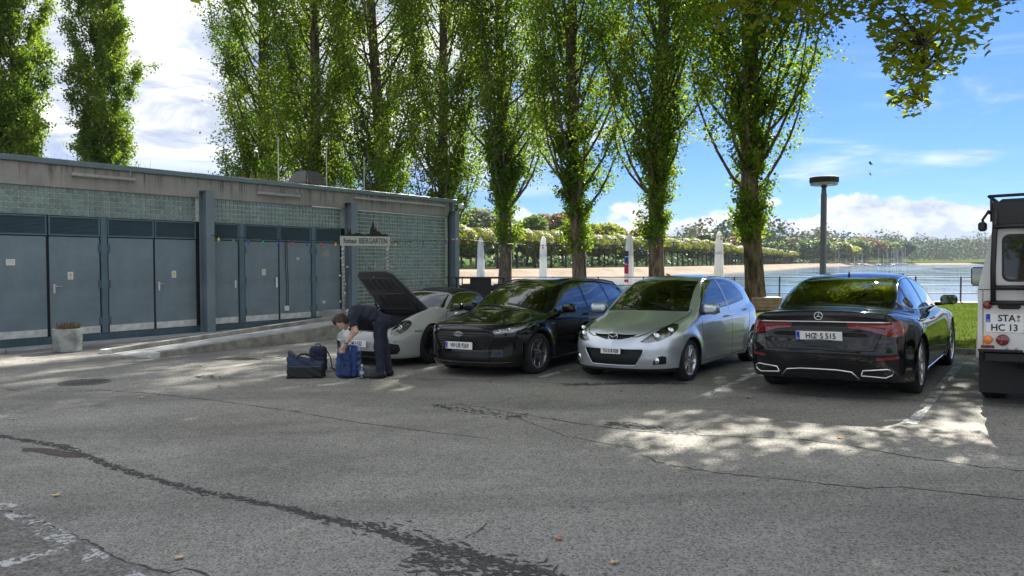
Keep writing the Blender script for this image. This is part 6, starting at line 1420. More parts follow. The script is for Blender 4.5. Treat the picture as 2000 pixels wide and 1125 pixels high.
# ---------------------------------------------------------------- dark saloon, seen from behind
def make_saloon():
    root = stand(empty('saloon_car'), 6.50, 12.86, 216.2)
    tag(root, 'black saloon car seen from behind with chrome star on the boot lid', 'car')
    L = 4.95; P_B = paint('obsidian_paint', (0.004, 0.0045, 0.0065), 0.0, 0.25)
    WZ, RA = 0.345, 0.385
    s = dict(L=L, H=1.475, plan=[(-0.1, 0.72), (0.0, 0.78), (0.3, 0.87), (0.86, 0.925), (1.6, 0.918), (2.6, 0.922), (3.8, 0.938), (4.4, 0.905), (4.75, 0.855), (4.95, 0.80), (5.1, 0.76)],
        prof=[(0.1, 0.08), (0.2, 0.04), (0.32, 0.015), (0.5, 0.0), (0.66, 0.004), (0.80, 0.022), (0.92, 0.055), (1.02, 0.12), (1.2, 0.25)],
        deck=[(-0.1, 0.62), (0.05, 0.72), (0.3, 0.82), (0.8, 0.91), (1.3, 0.965), (1.7, 0.98), (2.6, 0.95), (3.6, 0.985), (4.1, 1.035), (4.45, 1.062), (4.75, 1.062), (4.86, 1.052), (5.1, 0.98)], crown=0.085,
        belly=[(-0.1, 0.18), (0.3, 0.16), (4.2, 0.17), (4.6, 0.22), (5.1, 0.27)],
        nose=[(0.1, 0.12), (0.25, 0.0), (0.5, 0.0), (0.7, 0.05), (0.85, 0.15), (1.1, 0.6)], nose_plan=[(0.0, 0.0), (0.5, 0.07), (0.75, 0.25), (0.92, 0.55)],
        tail=[(0.1, 0.26), (0.2, 0.12), (0.3, 0.045), (0.45, 0.01), (0.56, 0.0), (0.66, 0.02), (0.76, 0.075), (0.88, 0.085), (0.98, 0.075), (1.03, 0.07), (1.08, 0.08), (1.3, 0.3)],
        tail_plan=[(0.0, 0.0), (0.4, 0.02), (0.65, 0.075), (0.8, 0.17), (0.95, 0.38)],
        roof=[(0.9, 0.70), (1.4, 0.985), (1.7, 1.15), (2.0, 1.30), (2.25, 1.395), (2.5, 1.445), (2.8, 1.465), (3.15, 1.455), (3.5, 1.40), (3.8, 1.31), (4.1, 1.195), (4.4, 1.065), (4.7, 0.93)],
        roof_blur=0.14, cab_plan=[(1.0, 0.76), (1.6, 0.82), (2.4, 0.845), (3.2, 0.835), (3.8, 0.785), (4.3, 0.70), (4.7, 0.62)], belt=0.93, tumble=0.33, tum2=0.35, roof_crown=0.04, screen_curve=0.16, cab_mid=2.9,
        flares=[(0.86, WZ, 0.40, 0.02, 0.10), (3.82, WZ, 0.40, 0.024, 0.11)], k=(0.07, 0.10, 0.055, 0.04), k_cab=0.06, arches=[(0.86, WZ, RA), (3.82, WZ, RA)])
    w1 = poly2([(1.66, 0.965), (1.90, 1.09), (2.18, 1.235), (2.42, 1.33), (2.66, 1.370), (2.78, 1.375), (2.80, 0.985)])
    w2 = poly2([(2.86, 0.988), (2.84, 1.376), (3.1, 1.372), (3.34, 1.34), (3.52, 1.285), (3.56, 1.03), (3.50, 1.0)])
    w3 = poly2([(3.62, 1.04), (3.585, 1.265), (3.82, 1.175), (3.92, 1.12), (3.90, 1.085)])
    s['glass'] = [('windscreen', screen(lambda x: 1.0 - 0.04 * x * x, 2.2, 0.70, 0.42, 2.5, 0.15), M_GLASS, False),
                  ('rear_window', lambda V, N: np.maximum(np.maximum(np.maximum(1.125 - V[:, 2], 3.43 - 0.02 - V[:, 1]), np.abs(V[:, 0]) - (0.66 - 0.40 * (V[:, 2] - 1.1))), 3.2 - V[:, 1]), M_REARGL, False),
                  ('side_window', both(w1), M_GLASS, True), ('rear_side_window', both(w2), M_GLASS, True), ('quarter_window', both(w3), M_PRIVACY, True)]
    s['seal'] = 0.010
    tl = poly2([(0.46, 0.845), (0.75, 0.880), (0.98, 0.905), (1.22, 0.905), (1.62, 0.885), (1.40, 0.80), (1.20, 0.752), (1.02, 0.742), (0.92, 0.765), (0.72, 0.795), (0.48, 0.825)], 0.004)
    tl = poly2([(0.40, 0.905), (0.78, 0.912), (1.05, 0.922), (1.36, 0.905), (1.44, 0.885), (1.34, 0.82), (1.20, 0.772), (1.0, 0.755), (0.84, 0.79), (0.62, 0.835), (0.42, 0.862)], 0.004)
    rec = poly2([(-0.36, 0.875), (0.36, 0.875), (0.56, 0.82), (0.64, 0.74), (0.58, 0.655), (0.50, 0.625), (-0.50, 0.625), (-0.58, 0.655), (-0.64, 0.74), (-0.56, 0.82)], 0.0)
    ref = poly2([(0.68, 0.498), (0.68, 0.522), (1.02, 0.535), (1.02, 0.508)], 0.003)
    s['cuts'] = [('tail_light', corner(tl, L), M_RED, 0.003, True), ('light_bar', rear(poly2([(-0.42, 0.905), (0.42, 0.905), (0.42, 0.872), (-0.42, 0.872)]), 4.4), M_GLOSSBLK, 0.001, False),
                 ('reflector', corner(ref, L), M_RED, 0.002, True), ('diffuser', lambda V, N: np.maximum(np.maximum(V[:, 2] - 0.33, np.abs(V[:, 0]) - 0.80), 4.2 - V[:, 1]), M_BLACKPL, 0.0, False)]
    d1 = [(1.70, 0.94), (1.56, 0.78), (1.54, 0.45), (1.60, 0.24), (2.82, 0.24), (2.85, 0.6), (2.83, 1.0), (2.81, 1.39), (2.4, 1.345), (2.1, 1.22)]
    d2 = [(2.82, 0.24), (3.32, 0.24), (3.42, 0.45), (3.52, 0.66), (3.66, 0.80), (3.68, 1.0), (3.56, 1.29), (3.3, 1.365), (2.81, 1.39), (2.83, 1.0), (2.85, 0.6)]
    bp = poly2([(-0.66, 4.2), (-0.66, 4.6), (-0.70, 5.1), (0.70, 5.1), (0.66, 4.6), (0.66, 4.2)])
    def boot(V, N):
        ax = np.abs(V[:, 0]); w = np.where(V[:, 2] > 0.9, 0.70, 0.70 - (0.9 - V[:, 2]) * 0.35)
        return np.maximum(np.maximum(np.maximum(ax - w, 0.60 - V[:, 2]), 4.30 - V[:, 1]), V[:, 2] - 1.3)
    s['panels'] = [('boot_lid', boot, P_B, False, 0.004), ('front_door', both(poly2(d1)), P_B, True, 0.004), ('rear_door', both(poly2(d2)), P_B, True, 0.004)]
    s['dents'] = [lambda ax, y, z: 0.022 * np.clip((y - 4.7) / 0.1, 0, 1) * np.exp(-((z - 0.70) / 0.07) ** 4) * (1 / (1 + np.exp((ax - 0.52) / 0.03)))]
    f, body = build_car(s, root); body.obj('body', P_B, root)
    def ry(x, z): return skin_y(lambda P: f(np.stack([P[..., 0], L + 0.1 - P[..., 1], P[..., 2]], -1)), x, z)
    RY = lambda x, z: L + 0.1 - ry(x, z)
    # chrome strip over the lamps, star, diffuser trims, exhaust surrounds
    MB().tube([(x, RY(x, 0.925) + 0.004, 0.925 - 0.01 * abs(x)) for x in np.linspace(-0.74, 0.74, 17)], 0.009, 6).build('boot_trim', M_CHROME, root, True)
    yb = RY(0, 0.995) + 0.008; b = MB()
    b.tube([(0.045 * math.cos(a), yb, 0.992 + 0.045 * math.sin(a)) for a in np.linspace(0, 2 * math.pi, 29)], 0.0055, 6, False)
    for a in (90, 210, 330): b.tube([(0, yb, 0.992), (0.043 * math.cos(R(a)), yb, 0.992 + 0.043 * math.sin(R(a)))], [0.0075, 0.002], 6)
    b.build('star_badge', M_CHROME, root, True)
    for sd in (1, -1):
        # inner dark-red glow zones of the lamp
        MB().tube([(sd * x, RY(x, z) + 0.005, z) for x, z in ((0.44, 0.882), (0.55, 0.875), (0.64, 0.862), (0.70, 0.845))], 0.010, 6).build('lamp_strip', M_REDDK, root, True)
        px = [(0.46, 0.315), (0.48, 0.375), (0.72, 0.395), (0.78, 0.375), (0.76, 0.325), (0.70, 0.295)]
        pts = [(sd * x, RY(x, z) + 0.010, z) for x, z in px + px[:1]]
        MB().tube(pts, 0.010, 6, False).build('exhaust_trim', M_CHROME, root, True)
        vs = [(sd * x, RY(x, z) + 0.004, z) for x, z in px]; MB().add(vs, [tuple(range(6)) if sd < 0 else tuple(range(6))[::-1]]).build('exhaust_mouth', M_VOID, root)
        mirror(root, sd, 1.0, 1.86, 1.045, P_B, (0.105, 0.085, 0.068))
        for (y, z) in ((2.64, 0.84), (3.46, 0.865)): handle(root, sd * (skin_x(f, y, z) - 0.012), y, z, M_CHROME, 0.10)
        # chrome outline of the side glass
        outl = [(1.62, 0.955), (2.2, 0.975), (2.8, 0.985), (3.4, 0.995), (3.7, 1.02), (3.93, 1.075), (3.97, 1.11), (3.83, 1.185), (3.6, 1.285), (3.35, 1.358), (3.1, 1.388), (2.8, 1.392), (2.6, 1.378), (2.38, 1.33), (2.15, 1.24), (1.88, 1.10), (1.62, 0.955)]
        MB().tube([(sd * (skin_x(f, y, z) + 0.001), y, z) for y, z in outl], 0.008, 6, False).build('window_trim', M_CHROME, root, True)
        MB().tube([(sd * (skin_x(f, y, 0.225) + 0.002), y, 0.225) for y in np.linspace(1.4, 3.4, 8)], 0.010, 6).build('sill_trim', M_CHROME, root, True)
    pts = [(-0.44, 0.27), (-0.36, 0.355), (-0.2, 0.372), (0, 0.375), (0.2, 0.372), (0.36, 0.355), (0.44, 0.27)]
    MB().tube([(x, RY(x, z) + 0.008, z) for x, z in pts], 0.010, 6).build('diffuser_trim', M_CHROME, root, True)
    MB().bbox((-0.34, RY(0.3, 0.60) - 0.03, 0.585), (0.34, RY(0.3, 0.60) + 0.012, 0.60), 0.004).build('plate_light_bar', M_BLACKPL, root)
    plate(root, 'HG\u2009\u00b7\u2009S 515', (0, RY(0, 0.73) + 0.014, 0.755), (R(8), 0, math.pi), 0.52, 0.112, True, 0.094, 0.84, [(-0.035, 0.022, simple('seal_red', (0.35, 0.08, 0.05), 0.5, var=0.2)), (-0.035, -0.02, simple('seal_blue', (0.25, 0.35, 0.6), 0.5, var=0.2))])
    MB().bbox((-0.70, 1.5, 0.3), (0.70, 2.0, 0.92), 0.08).build('dashboard', M_CABIN, root)
    MB().box((-0.74, 1.2, 0.24), (0.74, 4.0, 0.30)).build('cabin_floor', M_CABIN, root)
    MB().bbox((-0.62, 3.62, 0.70), (0.62, 4.25, 1.02), 0.04).build('parcel_shelf', M_CABIN, root)
    for x in (-0.38, 0.38): seat(root, x, 2.62, 0.30)
    for x in (-0.40, 0.40): seat(root, x, 3.42, 0.27)
    steering(root, 0.38, 2.08, 0.88)
    MB().bbox((-0.11, 2.28, 1.28), (0.11, 2.31, 1.34), 0.01).build('rear_view_mirror', M_BLACKPL, root)
    MB().lathe([(0.02, 0.0), (0.014, 0.03), (0.004, 0.055), (0.0, 0.056)], 10, Matrix.Translation((0, 3.30, skin_z(f, 0, 3.30) - 0.004)) @ Matrix.Diagonal((0.7, 2.4, 1, 1))).build('roof_aerial', P_B, root, True)
    add_wheels(root, dict(key='mb', R=0.348, w=0.245, rim=0.258, style=dict(n=10, kind='fan', dish=0.84), axles=[(0.86, 0.80), (3.82, 0.805)]), M_ALLOY)
    MB().box((-0.66, 0.3, 0.15), (0.66, 4.5, 0.20)).build('underbody', M_VOID, root)
    return root, f
M_REARGL = glassmat('rear_screen_glass', (0.42, 0.46, 0.44))
SALOON, SALOON_F = make_saloon()
# ---------------------------------------------------------------- chalk grey cabriolet with the front lid up
def make_sports():
    root = stand(empty('sports_car'), -2.68, 13.06, 33.6)
    tag(root, 'pale grey convertible sports car with black soft top and raised front lid', 'car')
    L = 4.52; P_C = paint('chalk_paint', (0.40, 0.41, 0.40), 0.0, 0.35)
    WZ, RA = 0.338, 0.372
    crest = lambda ax, y: 0.150 * np.exp(-((ax - 0.665) / 0.135) ** 2) * np.clip((y - 0.15) / 0.40, 0, 1) * np.clip((1.75 - y) / 0.5, 0, 1) ** 0.7
    hips = lambda ax, y: 0.10 * np.exp(-((ax - 0.75) / 0.12) ** 2) * np.clip((y - 2.6) / 0.7, 0, 1) * np.clip((4.3 - y) / 0.5, 0, 1)
    s = dict(L=L, H=1.32, plan=[(-0.1, 0.70), (0.0, 0.76), (0.3, 0.865), (1.0, 0.905), (1.7, 0.88), (2.4, 0.875), (3.0, 0.905), (3.5, 0.926), (4.1, 0.88), (4.52, 0.78), (4.7, 0.72)],
        prof=[(0.1, 0.08), (0.2, 0.03), (0.32, 0.008), (0.5, 0.0), (0.62, 0.012), (0.74, 0.045), (0.86, 0.10), (1.0, 0.19), (1.2, 0.3)],
        deck=[(-0.1, 0.47), (0.0, 0.535), (0.12, 0.595), (0.35, 0.655), (0.7, 0.735), (1.1, 0.825), (1.4, 0.89), (1.7, 0.90), (2.5, 0.88), (3.2, 0.90), (3.8, 0.86), (4.3, 0.78), (4.7, 0.68)], crown=0.07,
        belly=[(-0.1, 0.17), (0.3, 0.14), (3.9, 0.15), (4.3, 0.22), (4.7, 0.30)],
        nose=[(0.1, 0.14), (0.2, 0.035), (0.3, 0.0), (0.42, 0.0), (0.52, 0.03), (0.6, 0.09), (0.72, 0.26), (0.85, 0.5), (1.0, 0.8)],
        nose_plan=[(0.0, 0.0), (0.35, 0.045), (0.55, 0.12), (0.70, 0.22), (0.82, 0.40), (0.95, 0.65)],
        tail=[(0.1, 0.2), (0.3, 0.03), (0.5, 0.0), (0.7, 0.05), (0.85, 0.2), (1.0, 0.5)], tail_plan=[(0.0, 0.0), (0.5, 0.06), (0.75, 0.18), (0.95, 0.45)],
        roof=[(1.0, 0.66), (1.34, 0.90), (1.6, 1.07), (1.8, 1.185), (1.95, 1.25), (2.15, 1.29), (2.4, 1.295), (2.7, 1.265), (3.1, 1.165), (3.5, 1.02), (3.8, 0.88), (4.1, 0.7)],
        roof_blur=0.10, cab_plan=[(1.0, 0.66), (1.5, 0.715), (2.2, 0.735), (2.9, 0.715), (3.4, 0.62), (3.9, 0.5)], belt=0.86, tumble=0.36, tum2=0.35, roof_crown=0.05, screen_curve=0.20, cab_mid=2.35,
        flares=[(1.0, WZ, 0.38, 0.02, 0.09), (3.45, WZ, 0.39, 0.02, 0.09)], k=(0.07, 0.09, 0.09, 0.04), k_cab=0.04, bumps=[crest, hips], arches=[(1.0, WZ, RA), (3.45, WZ, RA)])
    w1 = poly2([(1.62, 0.915), (1.75, 1.01), (1.96, 1.145), (2.15, 1.195), (2.5, 1.20), (2.75, 1.165), (2.88, 1.06), (2.90, 0.935), (2.7, 0.92)])
    s['glass'] = [('windscreen', screen(lambda x: 0.93 - 0.02 * x * x, 1.87, 0.63, 0.52, 2.1, 0.18), M_GLASS, False), ('side_window', both(w1), M_GLASS, True)]
    s['seal_mat'] = P_C; s['seal'] = 0.006
    def lampf(V, N):
        x, y, z = np.abs(V[:, 0]), V[:, 1], V[:, 2]
        return np.where(y < 0.95, (np.sqrt(((x - 0.668) / 0.108) ** 2 + ((z - 0.665) / 0.118) ** 2) - 1) * 0.11, 1.0)
    inl = poly2([(0.52, 0.40), (0.52, 0.27), (0.60, 0.225), (0.98, 0.235), (1.04, 0.30), (1.0, 0.385), (0.75, 0.415)], 0.006)
    mid = poly2([(-0.40, 0.275), (0.40, 0.275), (0.38, 0.19), (-0.38, 0.19)], 0.006)
    tail = rear_sym(poly2([(0.0, 0.70), (0.8, 0.72), (0.8, 0.76), (0.0, 0.74)]), 3.9)
    soft = lambda V, N: np.maximum(np.maximum(1.90 + 0.16 * V[:, 0] ** 2 - V[:, 1], np.where(V[:, 1] < 2.9, 1.16, 0.935 + 0.0 * V[:, 1]) - V[:, 2]), 0 * V[:, 0] - 1)
    sp = poly2([(1.93, 1.165), (2.15, 1.21), (2.5, 1.215), (2.78, 1.18), (2.92, 1.06), (2.94, 0.925), (3.72, 0.90), (3.9, 1.0), (3.3, 1.25), (2.4, 1.40), (1.90, 1.32)])
    softf = lambda V, N: sp(V[:, 1] - 0.14 * V[:, 0] ** 2 * (V[:, 1] < 2.3), V[:, 2])
    s['cuts'] = [('headlight', lampf, M_LAMPIN, -0.05, True), ('side_intake', corner(inl), M_BLACKPL, -0.04, True), ('lower_grille', front(mid, 0.5), M_BLACKPL, -0.03, False), ('soft_top', softf, M_CANVAS, 0.006, False), ('tail_light', tail, M_RED, 0.002, False)]
    hood = [(-0.30, 0.185), (-0.44, 0.27), (-0.505, 0.55), (-0.60, 1.05), (-0.66, 1.40), (0, 1.42), (0.66, 1.40), (0.60, 1.05), (0.505, 0.55), (0.44, 0.27), (0.30, 0.185)]
    hood = [(-0.30, 0.185), (-0.42, 0.27), (-0.47, 0.55), (-0.53, 1.0), (-0.56, 1.27), (0, 1.29), (0.56, 1.27), (0.53, 1.0), (0.47, 0.55), (0.42, 0.27), (0.30, 0.185)]
    hp = poly2(hood, 0.02); hf = lambda V, N: np.maximum(np.maximum(hp(V[:, 0], V[:, 1]), 0.52 - V[:, 2]), 0.2 - N[:, 2])
    d1 = poly2([(1.55, 0.88), (1.42, 0.72), (1.42, 0.40), (1.50, 0.21), (2.55, 0.21), (2.80, 0.36), (2.92, 0.60), (2.95, 0.90), (2.2, 0.905)])
    s['panels'] = [('front_lid', hf, None, False, 0.004), ('door', both(d1), P_C, True, 0.004)]
    f, body = build_car(s, root); body.obj('body', P_C, root)
    # the raised lid: outer skin, inner panel, ribs, latch - hinged at its rear edge
    tm = TM(*surface(f, (-0.75, 0.0, 0.45), (0.75, 1.45, 1.0), 0.022)); lid, _ = apply(tm, lambda V, N: hf(V, N) + 0.004)
    hz = skin_z(f, 0, 1.27); lid.V = lid.V - np.array([0, 1.27, hz])
    e = empty('front_lid', (0, 1.27, hz), 0, root); e.rotation_euler = (R(-LID_OPEN), 0, 0)
    lid.obj('lid_skin', P_C, e)
    inner, rest = apply(TM(lid.V + np.array([0, 1.27, hz]), lid.F, lid.N), lambda V, N: hp(V[:, 0], V[:, 1]) + 0.012)
    inner.V = inner.V - np.array([0, 1.27, hz]); inner = inner.off(-0.028); inner.F = inner.F[:, ::-1]; inner.N = -inner.N; inner.obj('lid_inner', M_LIDIN, e)
    edge = [(x, y) for x, y in hood[:5]] + [(-0.3, 1.285), (0, 1.29), (0.3, 1.285)] + hood[6:]
    ep = [(x, y - 1.27, skin_z(f, x, y) - hz - 0.014) for x, y in edge]; MB().tube(ep + ep[:1], 0.014, 6, False).build('lid_edge', M_LIDIN, e, True)
    b = MB()
    def low(x, y): return (x, y - 1.27, skin_z(f, x, y) - hz - 0.034)
    for y0, y1, n in ((0.38, 0.66, 5), (0.80, 1.10, 4)):
        for i in range(n):
            x = (i - (n - 1) / 2) * (0.72 / n); w = 0.030
            loop = [low(x + w * math.cos(a) * 1.0, (y0 + y1) / 2 + (y1 - y0) / 2 * math.copysign(abs(math.sin(a)) ** 0.6, math.sin(a))) for a in np.linspace(0, 2 * math.pi, 19)]
            b.tube(loop, 0.009, 5, False)
    loop = [low(x, y) for x, y in ((-0.36, 0.33), (0.36, 0.33), (0.40, 0.70), (0.44, 1.14), (-0.44, 1.14), (-0.40, 0.70), (-0.36, 0.33))]; b.tube(loop, 0.012, 5, False)
    b.tube([low(-0.40, 0.73), low(0, 0.735), low(0.40, 0.73)], 0.012, 5); b.build('lid_ribs', M_LIDRIB, e, True)
    MB().bbox(tuple(np.array(low(-0.09, 0.745)) - [0, 0.012, 0.012]), tuple(np.array(low(0.09, 0.745)) + [0, 0.012, 0.004]), 0.004).build('warning_sticker', simple('sticker_red', (0.35, 0.02, 0.03), 0.4), e)
    MB().tube([low(-0.02, 0.27), (low(0, 0.27)[0], low(0, 0.27)[1], low(0, 0.27)[2] - 0.05), low(0.02, 0.27)], 0.007, 6).build('latch', M_CHROME, e, True)
    # luggage well
    b = MB(); n = len(hood); top = [(x * 0.97, 0.03 + y * 0.97, skin_z(f, x, y) - 0.012) for x, y in hood]; bot = [(x * 0.8, 0.12 + y * 0.88, 0.34) for x, y in hood]
    b.add(top + bot, [(i, (i + 1) % n, n + (i + 1) % n, n + i) for i in range(n)] + [tuple(range(n, 2 * n))]); b.build('luggage_well', M_CABIN, root)
    MB().tube([(x * 0.985, 0.012 + y * 0.985, skin_z(f, x, y) + 0.002) for x, y in hood + hood[:1]], 0.012, 6, False).build('well_seal', M_BLACKPL, root, True)
    MB().bbox((-0.42, 0.98, 0.60), (0.42, 1.30, 0.835), 0.04).build('scuttle_cover', M_BLACKPL, root)
    for sd in (1, -1):
        a = Vector((sd * 0.50, 1.12, 0.80)); lw = Matrix.Translation((0, 1.27, hz)) @ Matrix.Rotation(R(-LID_OPEN), 4, 'X') @ Vector((sd * 0.48, -0.42, -0.10)); MB().tube([a, (a + lw) / 2, lw], [0.014, 0.014, 0.009], 8).build('gas_strut', M_BLACKPL, root, True)
    # lamps
    tl = TM(*surface(f, (-0.95, 0.0, 0.45), (0.95, 1.0, 0.95), 0.02)); ln, _ = apply(tl, lampf)
    for t in split_lr(ln.off(0.004)): t.obj('headlight_lens', M_LENS, root)
    for sd in (1, -1):
        yc = skin_y(f, 0.668, 0.665); nrm = Vector((0, -0.8, 0.6))
        q = nrm.to_track_quat('Z', 'Y').to_matrix().to_4x4()
        MB().lathe([(0.05, 0.014), (0.046, 0.022), (0.03, 0.0), (0.0, 0.014)], 20, Matrix.Translation((sd * 0.668, yc + 0.02, 0.655)) @ q).build('headlight_bulb', M_CHROME, root, True)
        for dx, dzz in ((-0.055, 0.05), (0.055, 0.05), (-0.055, -0.05), (0.055, -0.05)):
            yy = skin_y(f, 0.668 + dx, 0.665 + dzz)
            MB().lathe([(0.018, 0.0), (0.014, 0.01), (0.0, 0.012)], 12, Matrix.Translation((sd * (0.668 + dx), yy + 0.02, 0.665 + dzz)) @ q).build('daytime_light', M_CHROME, root, True)
        mirror(root, sd, 0.955, 1.66, 0.965, M_GLOSSBLK, (0.11, 0.085, 0.072))
        y, z = 2.66, 0.72; handle(root, sd * (skin_x(f, y, z) - 0.01), y, z, P_C)
        # slit light over the intake and marker
        MB().tube([(sd * x, skin_y(f, x, z) - 0.003, z) for x, z in ((0.44, 0.435), (0.6, 0.437), (0.72, 0.440))], 0.010, 6).build('indicator_strip', M_SILVERL, root, True)
        MB().tube([(sd * (skin_x(f, y, 0.60) + 0.001), y, 0.60) for y in (0.56, 0.62, 0.70)], 0.009, 6).build('side_marker', M_BLACKPL, root, True)
        b = MB()
        for z in (0.285, 0.325, 0.365): b.tube([(sd * x, skin_y(f, x, z) + 0.018, z) for x in (0.46, 0.55, 0.64, 0.70)], 0.006, 5)
        b.build('intake_vane', M_GLOSSBLK, root, True)
        MB().tube([(sd * (skin_x(f, y, 0.19) + 0.0), y, 0.19) for y in np.linspace(1.45, 2.95, 6)], 0.012, 6).build('sill_trim', M_BLACKPL, root, True)
    MB().tube([(x, skin_y(f, x, 0.185) - 0.006, 0.175) for x in np.linspace(-0.62, 0.62, 13)], 0.012, 6).build('splitter', M_BLACKPL, root, True)
    plate(root, '24U\u00b7132', (0, skin_y(f, 0, 0.42) - 0.02, 0.405), (R(-4), 0, 0), 0.52, 0.112, True, 0.096, 0.84)
    y = skin_y(f, 0, 0.55) - 0.002
    MB().lathe([(0.0, 0.006), (0.030, 0.005), (0.034, 0.0)], 16, Matrix.Translation((0, 0.13, skin_z(f, 0, 0.13))) @ Matrix.Rotation(R(25), 4, 'X') @ Matrix.Diagonal((0.8, 1.1, 1, 1))).build('crest_badge', simple('crest_gold', (0.5, 0.33, 0.10), 0.3, metal=0.8, var=0.3, vscale=60), root, True)
    MB().bbox((-0.62, 1.5, 0.3), (0.62, 1.95, 0.86), 0.08).build('dashboard', M_CABIN, root)
    MB().box((-0.68, 1.3, 0.2), (0.68, 3.6, 0.26)).build('cabin_floor', M_CABIN, root)
    for x in (-0.36, 0.36): seat(root, x, 2.50, 0.14)
    steering(root, 0.36, 1.98, 0.82)
    add_wheels(root, dict(key='po', R=0.342, w=0.245, rim=0.262, style=dict(n=5, kind='twin', da=0.13, dish=0.75), axles=[(1.0, 0.79), (3.45, 0.79)]), M_ALLOYBK)
    MB().box((-0.64, 0.3, 0.12), (0.64, 4.1, 0.17)).build('underbody', M_VOID, root)
    return root, f
LID_OPEN = 57.0
M_CANVAS = simple('soft_top_canvas', (0.012, 0.012, 0.014), 0.85, var=0.2, vscale=30, bump=0.2, bscale=300)
M_LIDIN = simple('lid_lining', (0.065, 0.066, 0.069), 0.55, var=0.15, vscale=10)
M_LIDRIB = simple('lid_rib', (0.085, 0.085, 0.088), 0.45, var=0.1)
SPORTS, SPORTS_F = make_sports()
# ---------------------------------------------------------------- off-road vehicle at the right edge, seen from behind
M_DEFW = paint('offroad_white', (0.62, 0.62, 0.60), 0.0, 0.4)
def make_offroader():
    # frame: x = car's left, y = backwards from the nose (as the other cars); nose points away
    L = 4.45; c0 = ground_at(1921, 786); W = 0.845; rl = V35 * (W + 0.0)
    rear_mid = Vector((c0.x, c0.y, 0)) + V35 * (W - 0.02); nose = rear_mid + U35 * (L - 0.45)
    root = stand(empty('offroad_vehicle'), nose.x, nose.y, 180 + 35.5); tag(root, 'white boxy off road vehicle with black roof rack at the right edge', 'car')
    def shell(sec, y0, y1, name, m, bev=0.02):
        return MB().prism([(p[0], p[1]) for p in sec], -y1, -y0, Matrix.Rotation(math.pi / 2, 4, 'X')).build(name, m, root)
    WB = 0.845; sec = [(-WB, 0.62), (-WB, 1.28), (-0.70, 1.96), (-0.64, 2.0), (0.64, 2.0), (0.70, 1.96), (WB, 1.28), (WB, 0.62)]
    shell(sec, 2.0, L, 'rear_body', M_DEFW); shell([(-WB, 0.62), (-WB, 1.26), (WB, 1.26), (WB, 0.62)], 1.25, 1.998, 'front_body', M_DEFW)
    shell([(-0.62, 0.66), (-0.62, 1.22), (0.62, 1.22), (0.62, 0.66)], 0.1, 1.25, 'bonnet', M_DEFW)
    b = MB(); b.add([(-WB, 1.55, 1.262), (WB, 1.55, 1.262), (WB * 0.83, 1.995, 1.95), (-WB * 0.83, 1.995, 1.95)], [(0, 1, 2, 3)]); b.build('windscreen', M_GLASS, root)
    for sd in (1, -1):
        b = MB(); b.add([(sd * WB, 1.55, 1.262), (sd * WB, 1.995, 1.262), (sd * 0.70, 1.995, 1.95)], [(0, 1, 2)]); b.build('side_window', M_GLASS, root)
        MB().bbox((sd * 0.62 - (0 if sd > 0 else 0.27), 0.35, 0.78), (sd * 0.62 + (0.27 if sd > 0 else 0), 1.2, 1.02), 0.05).build('front_wing', M_DEFW, root)
        # arch flare
        pts = [(sd * (WB + 0.012), 3.55 + 0.46 * math.cos(a), 0.42 + 0.44 * math.sin(a)) for a in np.linspace(0.15, math.pi - 0.15, 15)]; MB().tube(pts, 0.045, 6).build('wheel_arch', M_DEFW if sd > 0 else M_BLACKPL, root, True)
        # mirror on a stalk
        e = empty('wing_mirror', (sd * 1.05, 1.52, 1.36), 0, root); MB().bbox((-0.085, -0.03, -0.13), (0.085, 0.03, 0.13), 0.03).build('housing', M_BLACKPL, e); MB().bbox((-0.07, 0.031, -0.115), (0.07, 0.034, 0.115), 0.001).build('mirror_glass', M_MIRGL, e); MB().tube([(0, 0, -0.13), (-sd * 0.06, 0, -0.18), (-sd * 0.22, 0.02, -0.16)], 0.012, 6).build('arm', M_BLACKPL, e, True)
        # lamps: cluster up the rear corner
        for (x, z, r, m, nm) in ((0.755, 1.115, 0.042, M_RED, 'reflector'), (0.755, 0.745, 0.042, M_AMBER, 'indicator'), (0.62, 0.745, 0.055, M_RED, 'tail_light'), ):
            MB().lathe([(r + 0.006, 0.0), (r + 0.006, 0.012), (r, 0.028), (r * 0.7, 0.040), (0.0, 0.046)], 24, Matrix.Translation((sd * x, L, z)) @ Matrix.Rotation(-math.pi / 2, 4, 'X')).build(nm, m, root, True)
        MB().bbox((sd * 0.755 - 0.062, L, 0.655), (sd * 0.755 + 0.062, L + 0.012, 0.685), 0.003).build('rear_reflector', M_RED, root); MB().bbox((sd * 0.755 - 0.07, L, 0.64), (sd * 0.755 + 0.07, L + 0.003, 0.81), 0.002).build('lamp_plate', M_DEFW, root)
        MB().bbox((sd * 0.60 - 0.26, L - 0.33, 0.13), (sd * 0.60 + 0.26, L - 0.315, 0.60), 0.004).build('mud_flap', simple('flap_rubber', (0.018, 0.018, 0.019), 0.8, var=0.3, vscale=12), root)
        for z in (1.58,): MB().bbox((sd * 0.775 - 0.004, 2.5, 1.42), (sd * 0.775 + 0.004, 3.6, 1.75), 0.05).build('side_glass', M_PRIVACY, root) if False else None
    # rear face: corner window, door, ladder, plate and lamp
    def rpatch(name, pts, m, out, parent=root): return MB().add([(x, L + out, z) for x, z in pts], [tuple(range(len(pts)))]).build(name, m, parent)
    def rwin(x0, x1, z0, z1, r=0.07):
        pts = []
        for (cx, cz, a0) in ((x1 - r, z1 - r, 0), (x0 + r, z1 - r, 90), (x0 + r, z0 + r, 180), (x1 - r, z0 + r, 270)):
            for k in range(5): a = R(a0 + 22.5 * k); pts.append((cx + r * math.cos(a), cz + r * math.sin(a)))
        return pts
